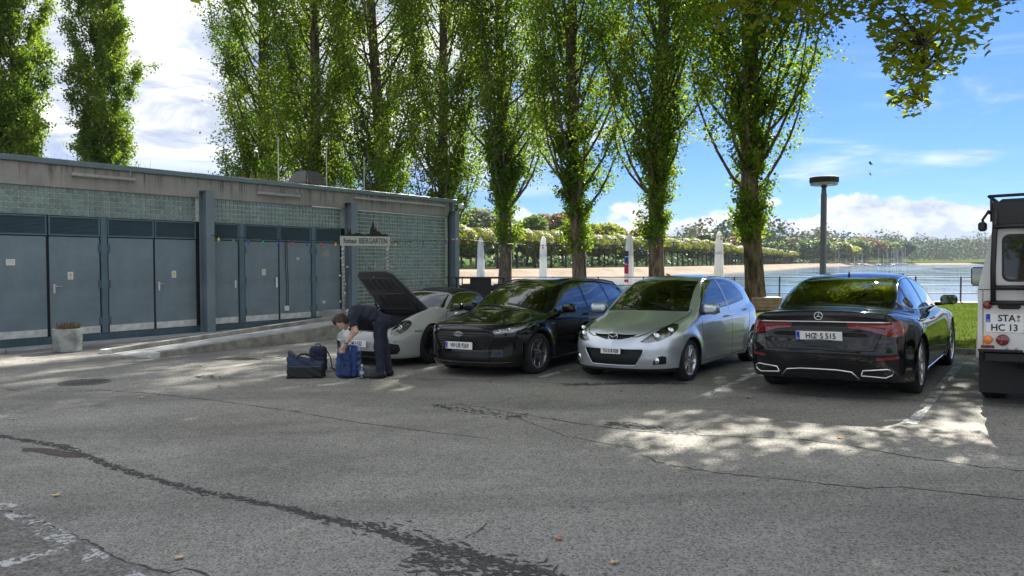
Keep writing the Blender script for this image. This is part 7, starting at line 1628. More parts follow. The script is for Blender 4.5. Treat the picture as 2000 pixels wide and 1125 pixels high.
    rpatch('window_seal', rwin(0.385, 0.625, 1.36, 1.86), M_BLACKPL, 0.004); rpatch('corner_window', rwin(0.405, 0.605, 1.385, 1.835, 0.06), M_DARKGL, 0.007)
    rpatch('window_seal', rwin(-0.625, -0.385, 1.36, 1.86), M_BLACKPL, 0.004); rpatch('corner_window', rwin(-0.605, -0.405, 1.385, 1.835, 0.06), M_DARKGL, 0.007)
    rpatch('window_seal', rwin(-0.32, 0.32, 1.40, 1.84), M_BLACKPL, 0.004); rpatch('door_window', rwin(-0.295, 0.295, 1.425, 1.815, 0.06), M_DARKGL, 0.007)
    MB().bbox((-0.355, L, 0.66), (0.355, L + 0.004, 1.93), 0.002).build('rear_door', M_DEFW, root)
    b = MB()
    for x in (0.40, 0.70): b.tube([(x, L + 0.07, 1.12), (x, L + 0.085, 1.5), (x * 0.97, L + 0.06, 2.02), (x * 0.97, L - 0.02, 2.20)], 0.026, 8)
    for z in (1.14, 1.30, 1.94): b.tube([(0.40, L + 0.075, z), (0.70, L + 0.075, z)], 0.026, 8)
    for z in (1.16, 1.9):
        for x in (0.40, 0.70): b.tube([(x, L + 0.07, z), (x, L - 0.01, z)], 0.012, 6)
    b.build('ladder', M_BLACKPL, root, True); MB().bbox((-0.70, L + 0.005, 1.93), (0.71, L + 0.035, 2.20), 0.012).build('rack_rear_panel', M_BLACKPL, root)
    MB().bbox((0.46, L, 1.075), (0.66, L + 0.05, 1.125), 0.015).build('plate_lamp', M_BLACKPL, root)
    plate(root, 'STA', (0.605, L + 0.008, 0.925), (0, 0, math.pi), 0.34, 0.20, True, 0.098, 0.92, [(0.125, 0.068, simple('seal_red', (0.35, 0.08, 0.05), 0.5)), (0.125, 0.028, simple('seal_grey', (0.35, 0.36, 0.36), 0.5, var=0.2))], two='HC 13')
    # seams, door hinges, corner capping
    for (x0, x1, z0, z1) in ((-0.84, 0.84, 1.275, 1.282), (0.795, 0.800, 0.66, 1.27), (0.357, 0.363, 0.66, 1.93)): MB().box((x0, L - 0.001, z0), (x1, L + 0.0045, z1)).build('body_seam', M_VOID, root)
    for z in (0.84, 1.33, 1.80): MB().bbox((0.33, L + 0.004, z - 0.02), (0.43, L + 0.022, z + 0.02), 0.006).build('door_hinge', M_DEFW, root)
    for z in np.linspace(0.70, 1.24, 8): MB().lathe([(0.007, 0), (0.005, 0.004), (0, 0.005)], 8, Matrix.Translation((0.82, L, z)) @ Matrix.Rotation(-math.pi / 2, 4, 'X')).build('rivet', M_DEFW, root)
    MB().bbox((0.44, L - 0.03, 0.615), (0.845, L + 0.03, 0.645), 0.008).build('bumperette', M_BLACKPL, root)
    # bumper, exhaust, chassis
    MB().bbox((-0.80, L - 0.16, 0.50), (0.80, L - 0.02, 0.615), 0.02).build('rear_crossmember', M_BLACKPL, root)
    MB().lathe([(0.038, 0.0), (0.038, 0.25), (0.032, 0.25), (0.032, 0.0)], 16, Matrix.Translation((0.62, L - 0.30, 0.54)) @ Matrix.Rotation(-math.pi / 2, 4, 'X')).build('exhaust', M_DISC, root, True)
    for x in (0.50, 0.58): MB().lathe([(0.012, 0), (0.010, 0.014), (0, 0.016)], 10, Matrix.Translation((x, L, 0.655)) @ Matrix.Rotation(-math.pi / 2, 4, 'X')).build('bolt', M_DISC, root)
    # roof rack
    b = MB()
    for z in (2.10, 2.27):
        b.tube([(-0.70, 1.9, z), (0.70, 1.9, z)], 0.018, 6); b.tube([(0.70, 1.9, z), (0.74, L - 0.06, z)], 0.018, 6); b.tube([(-0.70, 1.9, z), (-0.74, L - 0.06, z)], 0.018, 6); b.tube([(-0.74, L - 0.06, z), (0.74, L - 0.06, z)], 0.018, 6)
    for y in np.linspace(1.9, L - 0.06, 6):
        for sd in (1, -1): b.tube([(sd * 0.72, y, 2.0), (sd * 0.72, y, 2.27)], 0.015, 6)
    for y in np.linspace(2.0, L - 0.1, 14): b.bbox((-0.70, y - 0.03, 2.085), (0.70, y + 0.03, 2.105), 0.004)
    b.build('roof_rack', M_BLACKPL, root, True)
    MB().bbox((-0.62, 2.3, 2.11), (0.66, L - 0.12, 2.24), 0.03).build('rack_load', M_BLACKPL, root)
    MB().tube([(0.78, L - 0.10, 1.93), (0.80, L - 0.03, 2.02), (0.74, L - 0.06, 2.12)], 0.014, 6).build('rack_bracket', M_BLACKPL, root, True); MB().bbox((0.76, L - 0.09, 1.90), (0.84, L + 0.01, 2.0), 0.02).build('rear_work_light', M_BLACKPL, root)
    MB().box((-0.5, 0.3, 0.42), (0.5, L - 0.2, 0.63)).build('chassis', M_VOID, root)
    for (y, x) in ((0.85, 0), (3.55, 0)): MB().tube([(-0.75, y, 0.40), (0.75, y, 0.40)], 0.06, 8).build('axle', M_VOID, root, True)
    add_wheels(root, dict(key='lr', R=0.40, w=0.245, rim=0.215, style=dict(n=8, kind='single', dish=0.45), axles=[(0.85, 0.74), (3.55, 0.74)]), M_ALLOYBK)
    for x in (-0.4, 0.4): seat(root, x, 2.4, 0.75)
    return root
M_DARKGL = simple('dark_glass', (0.010, 0.012, 0.012), 0.03, var=0.0, coat=1.0)
make_offroader()
# ---------------------------------------------------------------- lamp post
lp = empty('lamp_post', (*at_d(1607, 23.5), GZ(*at_d(1607, 23.5)) + 0.05)); tag(lp, 'grey street lamp with a flat round head above the black saloon', 'lamp')
M_POST = simple('galvanised_grey', (0.12, 0.13, 0.14), 0.45, metal=0.4, var=0.15, vscale=6); M_LHEAD = simple('lamp_head_dark', (0.025, 0.028, 0.034), 0.75, var=0.1); M_OPAL = simple('opal_ring', (0.30, 0.31, 0.32), 0.3, var=0.05)
zt = ray_at(1607, 356, 23.5).z - lp.location.z
MB().lathe([(0.11, -0.1), (0.11, 0.6), (0.095, 0.65), (0.088, zt - 0.35), (0.075, zt - 0.34), (0.075, zt - 0.20), (0.055, zt - 0.18), (0.055, zt - 0.05)], 20).build('mast', M_POST, lp, 'auto')
MB().lathe([(0.0, zt - 0.10), (0.37, zt - 0.10), (0.40, zt - 0.085), (0.405, zt - 0.02)], 40, caps=False).build('diffuser_ring', M_OPAL, lp, 'auto'); MB().lathe([(0.41, zt - 0.02), (0.425, zt + 0.0), (0.425, zt + 0.14), (0.40, zt + 0.16), (0.0, zt + 0.17)], 40, caps=False).build('lamp_head', M_LHEAD, lp, 'auto'); MB().lathe([(0.06, zt - 0.17), (0.085, zt - 0.16), (0.085, zt - 0.10)], 20, caps=False).build('collar', M_LHEAD, lp)
# ---------------------------------------------------------------- closed parasols
def clothmat():
    t = NT('parasol_cloth'); t.set(col=t.hsv((0.78, 0.78, 0.79, 1), val=t.map(t.noise(t.coord('Object'), 3.0, 4), 0.3, 0.7, 0.9, 1.05)), rough=0.85, spec=0.2); tl = t.node('ShaderNodeBsdfTranslucent'); tl.inputs[0].default_value = (0.8, 0.8, 0.82, 1); mx = t.node('ShaderNodeMixShader'); mx.inputs[0].default_value = 0.45
    t.l.new(t.b.outputs[0], mx.inputs[1]); t.l.new(tl.outputs[0], mx.inputs[2]); t.l.new(mx.outputs[0], t.out.inputs[0]); return t.m
M_CLOTH = clothmat(); M_PPOLE = simple('parasol_pole', (0.55, 0.55, 0.55), 0.4, metal=0.3)
def parasol(px, top, Y, label, prt=False):
    x, y = at_d(px, Y); z0 = GZ(x, min(y, 27)); e = empty('closed_parasol', (x, y, z0), random.uniform(0, 6)); tag(e, label, 'parasol', 'closed parasols on the terrace'); H = ray_at(px, top, Y).z - z0; r0 = 0.16
    V = []; F = []; n = 32; zs = [(0.30, 0.145), (0.34, 0.155), (0.5, 0.15), (0.7, 0.14), (0.72, 0.12), (0.76, 0.14), (0.86, 0.125), (0.95, 0.10), (0.985, 0.06), (1.0, 0.015)]
    for t, rr in zs:
        for k in range(n): a = 2 * math.pi * k / n; q = rr * (1 + 0.22 * math.cos(8 * a) * (1.1 - t)) ; V.append((q * math.cos(a + 0.5 * t), q * math.sin(a + 0.5 * t), H * t))
    for i in range(len(zs) - 1):
        for k in range(n): F.append((i * n + k, i * n + (k + 1) % n, (i + 1) * n + (k + 1) % n, (i + 1) * n + k))
    obj('canopy', mesh_tris('canopy', V, F), M_CLOTH, e); MB().tube([(0, 0, -0.02), (0, 0, H * 0.9)], 0.024, 8).build('pole', M_PPOLE, e, True); MB().lathe([(0.30, -0.02), (0.30, 0.05), (0.06, 0.09), (0.04, 0.20)], 20).build('base', M_POST, e, 'auto'); MB().lathe([(0.145, H * 0.705), (0.15, H * 0.715), (0.15, H * 0.735), (0.145, H * 0.745)], 24, caps=False).build('tie_strap', M_CLOTH, e)
    if prt:      # printed flap of the cloth on the left fold: bands of red, blue and white
        for (t0, t1, m) in ((0.70, 0.77, simple('print_dark', (0.05, 0.03, 0.05), 0.8)), (0.60, 0.69, simple('print_blue', (0.03, 0.04, 0.22), 0.8)), (0.47, 0.595, simple('print_red', (0.45, 0.02, 0.06), 0.8)), (0.40, 0.46, simple('print_white', (0.7, 0.7, 0.7), 0.8)), (0.36, 0.395, simple('print_red', (0.45, 0.02, 0.06), 0.8))):
            V = []; F = []
            for t in np.linspace(t0, t1, 4):
                for k in range(7): a = math.pi + 0.75 - e.rotation_euler.z + (k - 3) * 0.17; rr = 0.20; V.append((rr * math.cos(a), rr * math.sin(a), H * t))
            for i in range(3):
                for k in range(6): F.append((i * 7 + k, i * 7 + k + 1, i * 7 + k + 8, i * 7 + k + 7))
            obj('printed_panel', mesh_tris('printed_panel', V, F), m, e)
    return e
parasol(939, 463, 33.0, 'closed white parasol nearest the building'); parasol(1061, 461, 31.0, 'closed white parasol above the black estate car bonnet'); parasol(1229, 456, 28.5, 'closed white parasol with a red and blue printed panel', True); parasol(1404, 451, 26.5, 'closed white parasol left of the rightmost poplar')
# ---------------------------------------------------------------- bar table and stools by the building
M_BAR = simple('bar_black', (0.012, 0.012, 0.014), 0.5, var=0.2)
def bar_table(px, Y, w, label):
    x, y = at_d(px, Y); e = empty('bar_table', (x, y, GZ(x, y))); tag(e, label, 'table', 'bar tables'); zt_ = ray_at(px, 541, Y).z - GZ(x, y)
    MB().bbox((-w / 2, -0.35, zt_ - 0.05), (w / 2, 0.35, zt_), 0.008).build('table_top', M_BAR, e); MB().bbox((-0.33, -0.30, 0.0), (w * 0.22, 0.30, zt_ - 0.051), 0.01).build('pedestal_box', M_BAR, e)
    for sx_ in (-1, 1): MB().bbox((sx_ * (w / 2 - 0.05) - 0.03, -0.3, 0), (sx_ * (w / 2 - 0.05) + 0.03, 0.3, zt_ - 0.051), 0.005).build('end_leg', M_BAR, e)
    return zt_
bar_table(938, 25.5, 1.65, 'black high bar table beside the right end of the building')
def stool(px, Y, lab):
    x, y = at_d(px, Y); e = empty('bar_stool', (x, y, GZ(x, y)), random.uniform(-0.4, 0.4)); tag(e, lab, 'stool', 'bar stools'); MB().bbox((-0.19, -0.19, 0.72), (0.19, 0.19, 0.76), 0.015).build('seat', M_BAR, e)
    for sx_ in (-1, 1):
        for sy in (-1, 1): MB().tube([(sx_ * 0.16, sy * 0.16, 0.72), (sx_ * 0.22, sy * 0.22, 0)], 0.012, 6).build('leg', M_BAR, e)
    MB().bbox((-0.19, 0.16, 0.86), (0.19, 0.185, 1.06), 0.01).build('backrest', M_BAR, e); MB().tube([(-0.2, -0.2, 0.25), (0.2, -0.2, 0.25), (0.2, 0.2, 0.25), (-0.2, 0.2, 0.25), (-0.2, -0.2, 0.25)], 0.010, 6).build('footrest', M_BAR, e)
for px, Y, lab in ((905, 24.6, 'black bar stool against the building corner'), (917, 26.4, 'black bar stool behind the left part of the bar table'), (965, 24.7, 'black bar stool at the right part of the bar table, nearer'), (977, 26.3, 'black bar stool at the right end of the bar table')): stool(px, Y, lab)
# timber deck edge round the rightmost poplar
tb = empty('timber_bench', (*at_d(1499, 25.2), GZ(*at_d(1499, 25.2)) + 0.05), -0.1); tag(tb, 'low timber bench block beside the rightmost poplar trunk', 'bench'); M_TIM = simple('larch_timber', (0.36, 0.25, 0.17), 0.75, var=0.25, vscale=5)
for k in range(4): o = MB().bbox((-0.5, -0.3, 0.02 + k * 0.11), (0.42, 0.3, 0.12 + k * 0.11), 0.008).build('beam', M_TIM, tb)
# ---------------------------------------------------------------- biergarten arch
ar = empty('biergarten_arch', (0, 0, 0)); tag(ar, 'arch sign reading Biergarten with black town skyline on two wrapped posts', 'sign'); YA = 19.6
zb = 0.18; pl_, pr_ = ray_at(670, 470, YA), ray_at(757, 470, YA + 0.55); ar.location = (pl_.x, pl_.y, zb); dr = Vector((pr_.x - pl_.x, pr_.y - pl_.y, 0)); wd = dr.length; ar.rotation_euler = (0, 0, math.atan2(dr.y, dr.x)); z0, z1 = ray_at(670, 480, YA).z - zb, ray_at(670, 461, YA).z - zb
M_WRAP = simple('wrapped_post', (0.40, 0.39, 0.38), 0.7, var=0.5, vscale=26); M_BOARD = simple('sign_board', (0.50, 0.51, 0.46), 0.5, var=0.08); M_SKYL = simple('skyline_black', (0.008, 0.008, 0.008), 0.5, var=0.1); M_EDGE = simple('skyline_edge', (0.55, 0.62, 0.60), 0.5, var=0.1)
for x in (0.0, wd):
    MB().tube([(x, 0, 0.0), (x, 0, z0 + 0.02)], 0.040, 10).build('post', M_WRAP, ar, True); b = MB(); pts = [(x + 0.05 * math.cos(q), 0.05 * math.sin(q), 0.05 + (z0 - 0.1) * q / 110) for q in np.linspace(0, 110, 330)]; b.tube(pts, 0.006, 4); b.build('light_cord', M_SKYL, ar, True)
    for i in range(8):
        a = i * 2.4; o = MB().lathe([(0.0, -0.022), (0.018, -0.012), (0.022, 0.004), (0.012, 0.02), (0.0, 0.026)], 10, caps=False).build('bulb', simple('clear_bulb', (0.75, 0.75, 0.74), 0.2, var=0.0), ar, True); o.location = (x + 0.10 * math.cos(a), 0.10 * math.sin(a) - 0.03, 0.2 + i * (z0 - 0.3) / 7)
MB().bbox((-0.07, -0.03, z0), (wd + 0.06, 0.03, z1), 0.006).build('board', M_BOARD, ar); h_ = z1 - z0
for txt, size, cx, sxx in (('Rothaus', h_ * 0.74, 0.145 * wd, 0.56), ('BIERGARTEN', h_ * 0.80, 0.665 * wd, 0.66)):
    me = text_mesh(txt, size, 0.004, sxx, 0.0022 if txt[0] == 'R' else 0.0012); o = obj('lettering', me, M_SKYL, ar); o.location = (cx, -0.033, (z0 + z1) / 2); o.rotation_euler = (math.pi / 2, 0, 0)
SK = [(0.0, 0), (0.0, 0.06), (0.05, 0.10), (0.09, 0.10), (0.10, 0.30), (0.115, 0.62), (0.13, 0.30), (0.14, 0.24), (0.15, 0.42), (0.165, 0.66), (0.18, 0.42), (0.19, 0.14), (0.24, 0.16), (0.30, 0.22), (0.38, 0.20), (0.45, 0.12), (0.52, 0.14), (0.56, 0.16), (0.60, 0.20), (0.605, 0.50), (0.63, 0.56), (0.645, 0.80), (0.66, 1.0), (0.68, 1.0), (0.695, 0.80), (0.705, 0.50), (0.72, 0.46), (0.735, 0.70), (0.75, 0.46), (0.76, 0.34), (0.80, 0.38), (0.83, 0.30), (0.86, 0.18), (0.92, 0.14), (0.95, 0.22), (0.985, 0.14), (1.02, 0.10), (1.03, 0)]
hs = ray_at(728, 432, YA + 0.4).z - zb - z1
def sky_poly(dx, dy, grow): return [(x * wd + dx, z1 - 0.002 + z * hs * grow + dy) for x, z in SK]
MB().prism(sky_poly(0, 0, 1.0), -0.012, 0.008, Matrix.Rotation(math.pi / 2, 4, 'X')).build('skyline', M_SKYL, ar); MB().prism(sky_poly(0.016, 0.0, 0.99), -0.034, -0.016, Matrix.Rotation(math.pi / 2, 4, 'X')).build('skyline_backing', M_EDGE, ar)
# ---------------------------------------------------------------- coloured string lights
BC = [simple('bulb_yellow', (0.75, 0.50, 0.03), 0.15, var=0, coat=1.0), simple('bulb_red', (0.50, 0.02, 0.03), 0.15, var=0, coat=1.0), simple('bulb_green', (0.03, 0.38, 0.10), 0.15, var=0, coat=1.0), simple('bulb_orange', (0.70, 0.30, 0.02), 0.15, var=0, coat=1.0), simple('bulb_blue', (0.02, 0.07, 0.45), 0.15, var=0, coat=1.0)]
bme = MB().lathe([(0.014, 0.0), (0.014, -0.03), (0.030, -0.055), (0.034, -0.08), (0.022, -0.105), (0.0, -0.112)], 12).mesh('bulb', True); sme = MB().lathe([(0.015, 0.02), (0.017, -0.035)], 8).mesh('socket')
def string(A, B_, n, sag, label, bulbs=True):
    A, B_ = Vector(A), Vector(B_); e = empty('string_lights', A); tag(e, label, 'string lights', 'coloured string lights'); P = [A.lerp(B_, t) - Vector((0, 0, sag * 4 * t * (1 - t))) - A for t in np.linspace(0, 1, 25)]; MB().tube(P, 0.009, 5, False).build('cable', M_SKYL, e, True)
    for i in range(n):
        t = (i + 0.5) / n; p = A.lerp(B_, t) - Vector((0, 0, sag * 4 * t * (1 - t))) - A; o = obj('bulb', bme, BC[(i * 2 + i // 3) % 5], e); o.location = p - Vector((0, 0, 0.03)); o = obj('socket', sme, M_SKYL, e); o.location = p
c1 = bld.matrix_world @ Vector((cols[1], -0.33, 2.30)); sl_ = ar.matrix_world @ Vector((0, 0, 0)) if False else Vector((pl_.x, pl_.y, zb + (z0 + z1) / 2)); sr_ = Vector((pr_.x, pr_.y, zb + (z0 + z1) / 2)); c3 = bld.matrix_world @ Vector((cols[3] + 0.1, -0.33, 2.45)); 
def tr(px, py, Y): return ray_at(px, py, Y)
string(c1, sl_, 9, 0.04, 'string of coloured bulbs across the steel doors to the arch'); string(sr_, c3, 6, 0.03, 'string of coloured bulbs from the arch to the building corner'); string(c3, tr(1124, 478, 31.6), 8, 0.10, 'string of coloured bulbs from the building corner to the third poplar')
string(tr(1124, 478, 31.6), tr(1404, 464, 26.4), 9, 0.12, 'lower string of coloured bulbs between third poplar and last parasol'); string(tr(1130, 470, 31.6), tr(1470, 460, 25.3), 10, -0.02, 'upper string of coloured bulbs ending at the rightmost poplar')
# ---------------------------------------------------------------- marina boats
hull_me = []
for k in range(2):
    b = MB(); Ls, w, hgt = 9.0, 1.4, 1.1; secs = [(-4.5, 0.9, 0.9), (-2.5, 1.3, 1.0), (0, 1.4, 1.0), (2.5, 1.0, 1.1), (4.3, 0.12, 1.3)]; V = []; F = []
    for (y, hw, tz) in secs: V += [(-hw, y, tz), (-hw * 0.8, y, 0.1), (0, y, -0.3), (hw * 0.8, y, 0.1), (hw, y, tz)]
    for i in range(4):
        for j in range(4): F.append((i * 5 + j, i * 5 + j + 1, (i + 1) * 5 + j + 1, (i + 1) * 5 + j))
        F.append((i * 5, (i + 1) * 5, (i + 1) * 5 + 4, i * 5 + 4))
    F.append((4, 3, 2, 1, 0)); b.add(V, F); hull_me.append(b.mesh('hull'))
cab_me = MB().bbox((-0.8, -1.8, 1.0), (0.8, 1.6, 1.55), 0.2).mesh('cabin'); mast_me = MB().tube([(0, 0.6, 1.0), (0, 0.6, 13.5)], [0.16, 0.11], 6).mesh('mast'); boom_me = MB().tube([(0, 0.5, 2.3), (0, -3.4, 2.2)], [0.12, 0.20], 6).mesh('boom')
M_HULL = [simple('hull_white', (0.72, 0.72, 0.70), 0.4, var=0.06), simple('hull_blue', (0.05, 0.10, 0.28), 0.35, var=0.1), simple('hull_cream', (0.55, 0.50, 0.40), 0.45, var=0.1)]; M_MAST = simple('mast_alloy', (0.62, 0.62, 0.62), 0.4, metal=0.3, var=0.05); M_SAILB = simple('sail_cover', (0.06, 0.12, 0.26), 0.8)
rb = random.Random(4); bpx = sorted(rb.uniform(1535, 1782) for _ in range(46))
for i in range(46):
    px = bpx[i]; Y = rb.uniform(600, 720) + (px - 1535) * 0.15; x = (px - 1000) / PXF * Y
    e = empty('sailing_boat', (x, Y, WATER + 0.05), rb.uniform(-0.5, 0.5) + (math.pi if rb.random() < 0.5 else 0)); tag(e, 'moored sailing boat with bare mast, %s from the left in the distant marina' % ordinal(i + 1), 'boat', 'boats in the distant marina'); sc = rb.uniform(0.75, 1.35); e.scale = (sc, sc, sc)
    obj('hull', hull_me[0], None, e).data if False else None
    o = bpy.data.objects.new('hull', hull_me[0].copy() if i < 3 else M_HM[i % 3]); link(o, e)
    if i < 3:
        o.data.materials.append(M_HULL[i]); M_HM = globals().get('M_HM', {}); M_HM[i] = o.data
    obj('cabin', cab_me, M_HULL[0], e); obj('mast', mast_me, M_MAST, e); obj('boom', boom_me, M_SAILB, e)
for (px, Y, lab) in ((1832, 330, 'small white motor boat out on the blue water'), (1650, 380, 'tiny white buoy boat on the water beyond the lamp post')):
    e = empty('motor_boat', ((px - 1000) / PXF * Y, Y, WATER + 0.05), 1.3); tag(e, lab, 'boat'); e.scale = (0.6, 0.6, 0.6); o = bpy.data.objects.new('hull', M_HM[0]); link(o, e); obj('cabin', cab_me, M_HULL[0], e)
for px in (1757, 1763):
    x = (px - 1000) / PXF * 60; o = MB().tube([(0, 0, -2.5), (0, 0, 2.0)], 0.11, 8).build('mooring_pile', M_BARK2); o.location = (x, 60, WATER + 0.3); tag(o, 'wooden mooring pile standing in the lake, %s of a pair' % ('left' if px == 1757 else 'right'), 'pile', 'mooring piles')
# ---------------------------------------------------------------- fallen and falling leaves
def leaf_obj(name, col, size, seed):
    v, f_, t_ = star_arrays(np.array([[0, 0, 0.0]]), size, seed); v = np.array(v); O = np.array([(-0.42, 0.0), (-0.40, 0.30), (-0.22, 0.26), (-0.02, 0.56), (0.06, 0.26), (0.58, 0.0), (0.06, -0.26), (-0.02, -0.56), (-0.22, -0.26), (-0.40, -0.30)]) * size
    r = random.Random(seed); V = [(x, y, 0.012 + 0.22 * abs(y) + 0.10 * max(0, x) + r.uniform(0, 0.010)) for x, y in O] + [(0, 0, 0.006)]; F = [(i, (i + 1) % 10, 10) for i in range(10)]
    me = bpy.data.meshes.new(name); me.from_pydata(V, [], F); me.update(); me.materials.append(simple('dead_leaf_%d' % seed, col, 0.8, var=0.3, vscale=25)); return me
LCOL = [(0.42, 0.16, 0.05), (0.50, 0.30, 0.14), (0.55, 0.42, 0.26), (0.36, 0.12, 0.05), (0.48, 0.36, 0.20)]
LM = [leaf_obj('leaf', LCOL[k], 0.11, 200 + k) for k in range(5)]
spots = [(108, 970, 2, 'pale curled leaf lying above the worn line at lower left'), (349, 1092, 2, 'pale dead leaf near the bottom edge at left'), (1091, 1055, 0, 'orange brown dead leaf in the lower middle of the asphalt'), (1200, 1101, 4, 'tan dead leaf at the bottom edge right of the middle'), (414, 735, 1, 'tan leaf between the planter and the duffel bag'), (428, 755, 0, 'orange leaf on the asphalt left of the bags'), (275, 778, 2, 'tiny pale leaf below the manhole cover'), (1214, 765, 0, 'orange leaf in front of the silver hatchback'), (1462, 778, 4, 'small tan leaf between hatchback and saloon'), (578, 803, 2, 'pale leaf on the crack below the duffel bag'), (26, 820, 2, 'pale leaf at the left edge of the asphalt'), (392, 716, 1, 'light brown leaf left of the ramp corner'), (286, 750, 4, 'pale leaf right of the manhole cover'), (64, 705, 2, 'pale leaf left of the planter'), (240, 700, 1, 'leaf lying by the ramp foot'), (958, 748, 3, 'reddish leaf in front of the black estate car'), (260, 712, 2, 'light leaf just in front of the ramp'), (1640, 856, 0, 'orange leaf in the sunlit strip')]
for i, (px, py, k, lab) in enumerate(spots):
    p = ground_at(px, py); o = bpy.data.objects.new('fallen_leaf', LM[k]); link(o); stand(o, p.x, p.y, random.uniform(0, 360), 0.0); sc = random.uniform(0.5, 0.8); o.scale = (sc, sc, sc); tag(o, lab, 'leaf', 'fallen leaves')
p = Vector((0.14, 1.85, 0)); o = bpy.data.objects.new('fallen_leaf', LM[0]); link(o); o.matrix_world = HATCH.matrix_world @ Matrix.Translation((-0.05, 1.95, 1.46)) @ Matrix.Rotation(0.5, 4, 'Y') @ Matrix.Diagonal((1.1, 1.1, 1.1, 1)); tag(o, 'brown dead leaf lying on the roof of the silver hatchback', 'leaf', 'fallen leaves')
for (px, py, k, rot, lab, col) in ((1698, 321, 0, (1.0, 0.4, 0.3), 'dark leaf hanging in the air right of the lamp, upper of two', (0.03, 0.03, 0.025)), (1697, 341, 1, (1.2, -0.3, 1.0), 'greyish leaf hanging in the air right of the lamp, lower of two', (0.30, 0.29, 0.26))):
    me = leaf_obj('drift_leaf', col, 0.075, 300 + k); o = bpy.data.objects.new('drifting_leaf', me); link(o); o.location = ray_at(px, py, 10.0); o.rotation_euler = rot; tag(o, lab, 'leaf', 'drifting leaves')
# grit, twigs and leaf crumbs scattered over the asphalt
b = MB(); rl = random.Random(19)
for i in range(420):
    x_, y_ = rl.uniform(-8, 8), 3.2 + 11 * rl.random() ** 1.4; s_ = rl.uniform(0.004, 0.018); a = rl.uniform(0, 6.28); z_ = GZ(x_, y_); el_ = rl.choice((0.3, 0.6, 1.0))
    b.add([(x_ + s_ * (math.cos(a) * u - math.sin(a) * w * el_), y_ + s_ * (math.sin(a) * u + math.cos(a) * w * el_), z_ + 0.004 + 0.006 * rl.random()) for u, w in ((-1, 0), (0, -1), (1.2, 0.1), (0.1, 1))], [(0, 1, 2, 3)])
tag(b.build('ground_debris', simple('debris_brown', (0.20, 0.13, 0.07), 0.9, var=0.6, vscale=3)), 'scattered leaf crumbs and twigs on the asphalt', 'debris', kind='stuff')
# litter of dry leaves along the kerb
b = MB(); rl = random.Random(9)
for i in range(420):
    p_ = rl.uniform(-6, 4); q_ = KQ - 0.10 - abs(rl.gauss(0, 0.13)); w_ = PQ(p_, q_); s_ = rl.uniform(0.015, 0.04); a = rl.uniform(0, 6.28); z_ = GZ(w_.x, w_.y)
    b.add([(w_.x + s_ * math.cos(a + k * 1.57) * (1 if k % 2 else 0.6), w_.y + s_ * math.sin(a + k * 1.57) * (1 if k % 2 else 0.6), z_ + 0.008 + 0.02 * rl.random()) for k in range(4)], [(0, 1, 2, 3)])
tag(b.build('leaf_litter', simple('litter_brown', (0.16, 0.085, 0.04), 0.9, var=0.4, vscale=9)), 'brown leaf litter gathered along the kerb of the lawn', 'litter', kind='stuff')
